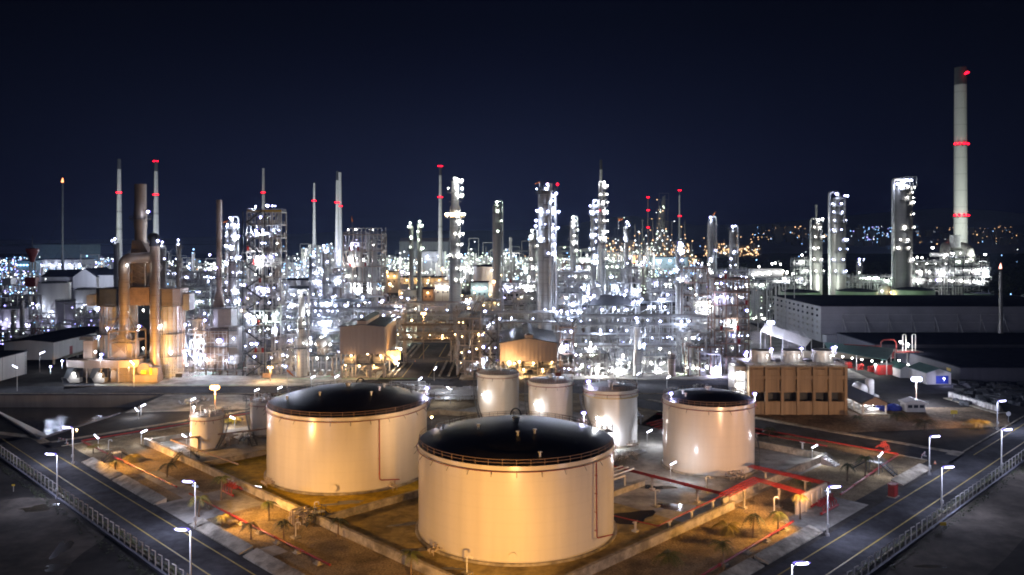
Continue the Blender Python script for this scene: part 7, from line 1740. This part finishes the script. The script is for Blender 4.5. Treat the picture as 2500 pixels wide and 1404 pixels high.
# open sheds of the barrel yard and rows of white barrels
t = gable('small gabled shed glowing blue inside, at the barrel yard', X(2262, 330), X(2322, 330), 330, 345, 4.6, 1.8, 'wall_white', 'roof_green', 'yard_shed', 'shed'); b = MB(); b.box((X(2300, 330), 329.9, 1.9), (5, .14, 3.2)); b.build('door', 'blue_cloth', t); lamp(t, (X(2300, 328), 326.5, 3), .35, 'lamp_violet', 1)
gable('small gabled shed behind the white floodlight glare', X(2198, 345), X(2228, 345), 345, 356, 3.8, 1.6, 'wall_white', 'roof_green', 'yard_shed', 'shed')
proto = None
for k in range(26):
    f = k / 25; q = Vector((X(2322, 303), 303, 0)).lerp(Vector((X(2440, 278), 278, 0)), f) + Vector((0, (k % 2) * 1.6, 0)); lab = 'white barrel in the long double row at the edge of the barrel yard'
    if proto is None:
        proto = thing('barrel', lab, 'barrel', tuple(q), 'barrels in the double row'); b = MB(); b.lathe(q, [(.8, 0), (.84, .05), (.8, .1), (.8, .9), (.85, .95), (.8, 1.0), (.8, 1.9), (.84, 1.95), (.75, 2.0), (.001, 1.98)], 16); b.build('body', 'tank_white', proto)
        b = MB(); b.lathe(q + Vector((0, 0, 2.0)), [(.2, -.02), (.2, .1), (.001, .1)], 10); b.build('cap', 'steel_dark', proto)
    else: copy_tree(proto, q, lab)
t = thing('barrel_rack', 'pale concrete kerb carrying the double row of white barrels', 'plinth', (X(2380, 292), 292, 0)); b = MB(); b.bar((X(2316, 302), 302, .0 + .15), (X(2446, 276), 276, .15), 4.5, .3); ob = b.build('slab', 'concrete', t)
# dark scrap heaps: one mass
rr = random.Random(31); b = MB()
for k in range(160):
    px, py = rr.uniform(2330, 2520), rr.uniform(936, 990); q = G(px, py); s = rr.uniform(.6, 2.4); b.box((q.x, q.y, s * .3), (s * 1.6, s, s * .7), rr.uniform(0, 3))
o = b.build('scrap_rubble', 'steel_dark'); o['kind'] = 'stuff'
# dark wood beyond the plant
rr = random.Random(12); b = MB()
for k in range(1500):
    if rr.random() < .55: px, d = rr.uniform(1690, 2520), rr.uniform(760, 1150)
    else: px, d = rr.uniform(1560, 2600), rr.uniform(1150, 1700)
    x = X(px, d); h = rr.uniform(6, 14); leafclump(b, (x, d, h * .6), h * .6, 12, rr, h * .42, .7)
o = b.build('woods', 'leaf_dark'); o['kind'] = 'stuff'
# ================================================================== FAR PLANTS AND TOWN (one mass each)
rr = random.Random(5)
def far_mass(name, zones, seed, kind='stuff'):
    rr = random.Random(seed); st = MB(); lt = MB(); mats = ['far_white', 'far_green', 'far_blue', 'far_warm', 'far_violet']
    for (pa, pb, da, db, n, hmax, mix, tall) in zones:
        for k in range(int(n * 1.5)):
            d = da + (db - da) * rr.random() ** .8; x = X(rr.uniform(pa, pb), d); h = rr.uniform(3, hmax) if rr.random() > tall else rr.uniform(hmax, hmax * 2.4)
            q = rr.random()
            if q < .35: st.lathe((x, d, 0), [(rr.uniform(1, 2.4), 0), (rr.uniform(1, 2.2), h), (.1, h + .8)], 8)
            elif q < .7: w = rr.uniform(4, 14); st.bar((x - w, d, h), (x + w, d, h), .7); st.bar((x - w, d, 0), (x - w, d, h), .6); st.bar((x + w, d, 0), (x + w, d, h), .6)
            elif q < .8: st.box((x, d, h / 4), (rr.uniform(6, 22), 10, h / 2))
            m = rr.random(); acc = 0
            for i, wgt in enumerate(mix):
                acc += wgt
                if m <= acc: lt.mi = i; break
            r = d * .0008 * rr.uniform(.6, 1.4); lt.octa((x + rr.uniform(-3, 3), d - 3, max(2, h * rr.uniform(.4, 1.05))), r)
            if rr.random() < .6: lt.octa((x + rr.uniform(-14, 14), d - 3, max(2, h * rr.uniform(.2, .8))), r * .9)
    if st.v: o = st.build(name, 'vessel_dull'); o['kind'] = kind
    o = lt.build(name + '_lights', mats); o['kind'] = kind
far_mass('far_plant', [
    (190, 620, 650, 1500, 420, 17, (.6, .15, .2, .02, .03), .08),
    (440, 620, 550, 900, 170, 14, (.5, .1, .25, 0, .15), .05),
    (0, 330, 700, 1900, 560, 12, (.35, .02, .35, .02, .26), .05),
    (0, 300, 430, 640, 130, 10, (.4, .05, .2, 0, .35), .04),
    (690, 840, 900, 1500, 230, 22, (.45, .05, .5, 0, 0), .05),
    (745, 812, 980, 1100, 130, 50, (.5, .05, .45, 0, 0), 0),
    (930, 1320, 850, 1900, 560, 16, (.5, .4, .05, .04, .01), .10),
    (1140, 1290, 800, 1200, 120, 24, (.5, .3, .2, 0, 0), .1),
    (1360, 1600, 750, 1600, 420, 18, (.45, .4, .12, .02, .01), .14),
    (1590, 1690, 1000, 1500, 120, 10, (.3, .1, .6, 0, 0), .05),
    (2240, 2420, 620, 700, 60, 10, (.5, .4, 0, .05, .05), .05),
    (1690, 1850, 750, 1100, 70, 10, (.5, .3, .1, .1, 0), .05),
    (1820, 2240, 600, 720, 90, 8, (.55, .35, .05, .05, 0), .02),
    (2380, 2560, 480, 800, 40, 7, (.4, .1, .5, 0, 0), 0),
], 41)
rr = random.Random(61)
for pa, pb, da, db, n, cols in ((200, 620, 650, 1300, 12, ['lamp_cool', 'lamp_white']), (690, 840, 900, 1200, 5, ['lamp_violet', 'lamp_cool']), (930, 1320, 850, 1500, 12, ['lamp_green', 'lamp_white']), (1360, 1620, 750, 1400, 9, ['lamp_green', 'lamp_white']), (1820, 2240, 600, 720, 3, ['lamp_green']), (20, 280, 700, 1200, 3, ['lamp_violet'])):
    for k in range(n):
        d = rr.uniform(da, db); l = glow(None, (X(rr.uniform(pa, pb), d), d, rr.uniform(18, 32)), (18000 if pa < 100 or pa > 1700 else 60000) * (d / 900) ** 1.5, rr.choice(cols), 1.0); l.name = 'plant_fill_light'  # point lights without fixtures, added to brighten the far plant
far_mass('far_gas_plant', [
    (1470, 1690, 1900, 2200, 210, 46, (.22, .1, 0, .68, 0), .10),
    (1602, 1624, 1980, 2020, 40, 76, (.35, .25, 0, .4, 0), .5),
    (1560, 1700, 1500, 1800, 110, 20, (.25, .15, 0, .6, 0), .05),
    (1720, 1850, 2200, 2500, 90, 40, (.1, 0, 0, .9, 0), .15),
], 42)
rr = random.Random(17); b = MB()
for k in range(230):
    z = rr.random(); mi = 0
    if z < .36: px, d = rr.gauss(2135, 45), rr.uniform(2500, 3300); py = 592 - rr.random() * 40; mi = rr.choice([2, 2, 0, 4])
    elif z < .62: px = rr.uniform(1840, 2030); py = rr.uniform(552, 590); mi = rr.choice([3, 3, 3, 2, 2]); d = 2600
    elif z < .85: px = rr.uniform(2240, 2500); py = rr.uniform(552, 596); mi = rr.choice([3, 3, 3, 0, 2]); d = 2600
    else: px = rr.uniform(1560, 2500); py = rr.uniform(592, 640); mi = rr.choice([2, 2, 0]); d = 1250
    d = rr.uniform(2500, 3100) if d > 2000 else d; b.mi = mi; b.octa(W(px, py, d), d * .00036 * rr.uniform(.6, 1.6) * (1.5 if rr.random() < .1 else 1))
o = b.build('town_lights', ['far_white', 'far_green', 'far_blue', 'far_warm', 'far_violet']); o['kind'] = 'stuff'
rr = random.Random(19); b = MB()
for k in range(110):
    d = rr.uniform(2550, 3200); px = rr.uniform(1850, 2560); w = rr.uniform(10, 30); h = rr.uniform(6, 20); base = Z(rr.uniform(560, 594), d); b.box((X(px, d), d + 12, base - 6 + h / 2), (w, 16, h + 12))
o = b.build('town_houses', 'wall_grey'); o['kind'] = 'stuff'

# ================================================================== SKY, LIGHT, CAMERA
w = bpy.data.worlds.new('World'); SC.world = w; w.use_nodes = True; nt = w.node_tree; N = nt.nodes; L = nt.links; bg = N['Background']
geo = N.new('ShaderNodeTexCoord'); sep = N.new('ShaderNodeSeparateXYZ'); L.new(geo.outputs['Generated'], sep.inputs[0])
r1 = N.new('ShaderNodeValToRGB'); L.new(sep.outputs['Z'], r1.inputs['Fac']); e = r1.color_ramp.elements
e[0].position = 0.0; e[0].color = (.0030, .0036, .0200, 1); e[1].position = .45; e[1].color = (.0008, .0012, .0045, 1)
k = e.new(.05); k.color = (.0026, .0032, .0180, 1); k = e.new(.13); k.color = (.0012, .0018, .0110, 1); k = e.new(.25); k.color = (.0006, .0010, .0050, 1)
ab = N.new('ShaderNodeMath'); ab.operation = 'ABSOLUTE'; L.new(sep.outputs['X'], ab.inputs[0])
r2 = N.new('ShaderNodeMapRange'); r2.inputs['From Min'].default_value = .05; r2.inputs['From Max'].default_value = .60; r2.inputs['To Min'].default_value = 1.1; r2.inputs['To Max'].default_value = .34; L.new(ab.outputs[0], r2.inputs['Value'])
sky = N.new('ShaderNodeTexSky'); sky.sky_type = 'NISHITA'; sky.sun_disc = False; sky.sun_elevation = math.radians(-9); sky.sun_rotation = math.radians(200)
mx = N.new('ShaderNodeVectorMath'); mx.operation = 'SCALE'; L.new(r1.outputs['Color'], mx.inputs[0]); L.new(r2.outputs[0], mx.inputs['Scale'])
sc = N.new('ShaderNodeVectorMath'); sc.operation = 'SCALE'; L.new(sky.outputs[0], sc.inputs[0]); sc.inputs['Scale'].default_value = .01
ad = N.new('ShaderNodeVectorMath'); ad.operation = 'ADD'; L.new(mx.outputs[0], ad.inputs[0]); L.new(sc.outputs[0], ad.inputs[1])
L.new(ad.outputs[0], bg.inputs['Color']); bg.inputs['Strength'].default_value = 1.0
sl = bpy.data.lights.new('hill_fill_sun', 'SUN'); sl.energy = .05; sl.color = (.50, .60, 1.0); sl.angle = math.radians(4); so = bpy.data.objects.new('hill_fill_sun', sl); C.objects.link(so); so.rotation_euler = (math.radians(52), 0, math.radians(-25))  # dim sun added to lift the dark hills and ground
HAZE = .000055
if HAZE:
    m = bpy.data.materials.new('haze'); m.use_nodes = True; t_ = m.node_tree; t_.nodes.clear(); o_ = t_.nodes.new('ShaderNodeOutputMaterial'); v_ = t_.nodes.new('ShaderNodeVolumePrincipled'); v_.inputs['Density'].default_value = HAZE; v_.inputs['Color'].default_value = (.42, .56, 1, 1); t_.links.new(v_.outputs[0], o_.inputs['Volume']); MATS['haze'] = m
    b = MB(); b.span(-8990, 8990, -190, 11990, -7, 290); o = b.build('haze', 'haze'); o['kind'] = 'stuff'
cam = bpy.data.cameras.new('camera'); co = bpy.data.objects.new('camera', cam); C.objects.link(co); SC.camera = co
co.location = (0, 0, EYE); co.rotation_euler = (PI / 2, 0, 0); cam.sensor_width = 36; cam.lens = 36 * FPX / 2500; cam.shift_y = -(702 - Y0) / 2500; cam.clip_start = 1; cam.clip_end = 20000
vs = SC.view_settings; vs.view_transform = 'Standard'; vs.look = 'None'; vs.gamma = 1; vs.exposure = 0; vs.use_curve_mapping = False
SC.render.engine = 'CYCLES'; cy = SC.cycles; cy.use_denoising = True; cy.max_bounces = 3; cy.diffuse_bounces = 1; cy.glossy_bounces = 2; cy.transmission_bounces = 1; cy.volume_bounces = 0; cy.sample_clamp_indirect = 1.5; cy.use_light_tree = True; cy.filter_width = 1.9; cy.caustics_reflective = False; cy.caustics_refractive = False
try: cy.denoising_prefilter = 'ACCURATE'
except Exception: pass
for lab, l in LABELS.items():
    n = len(lab.split())
    if n < 4 or n > 16 or (len(l) > 1 and any(g is None for _, g in l)): print('LABELCHECK', n, lab, l[:2])
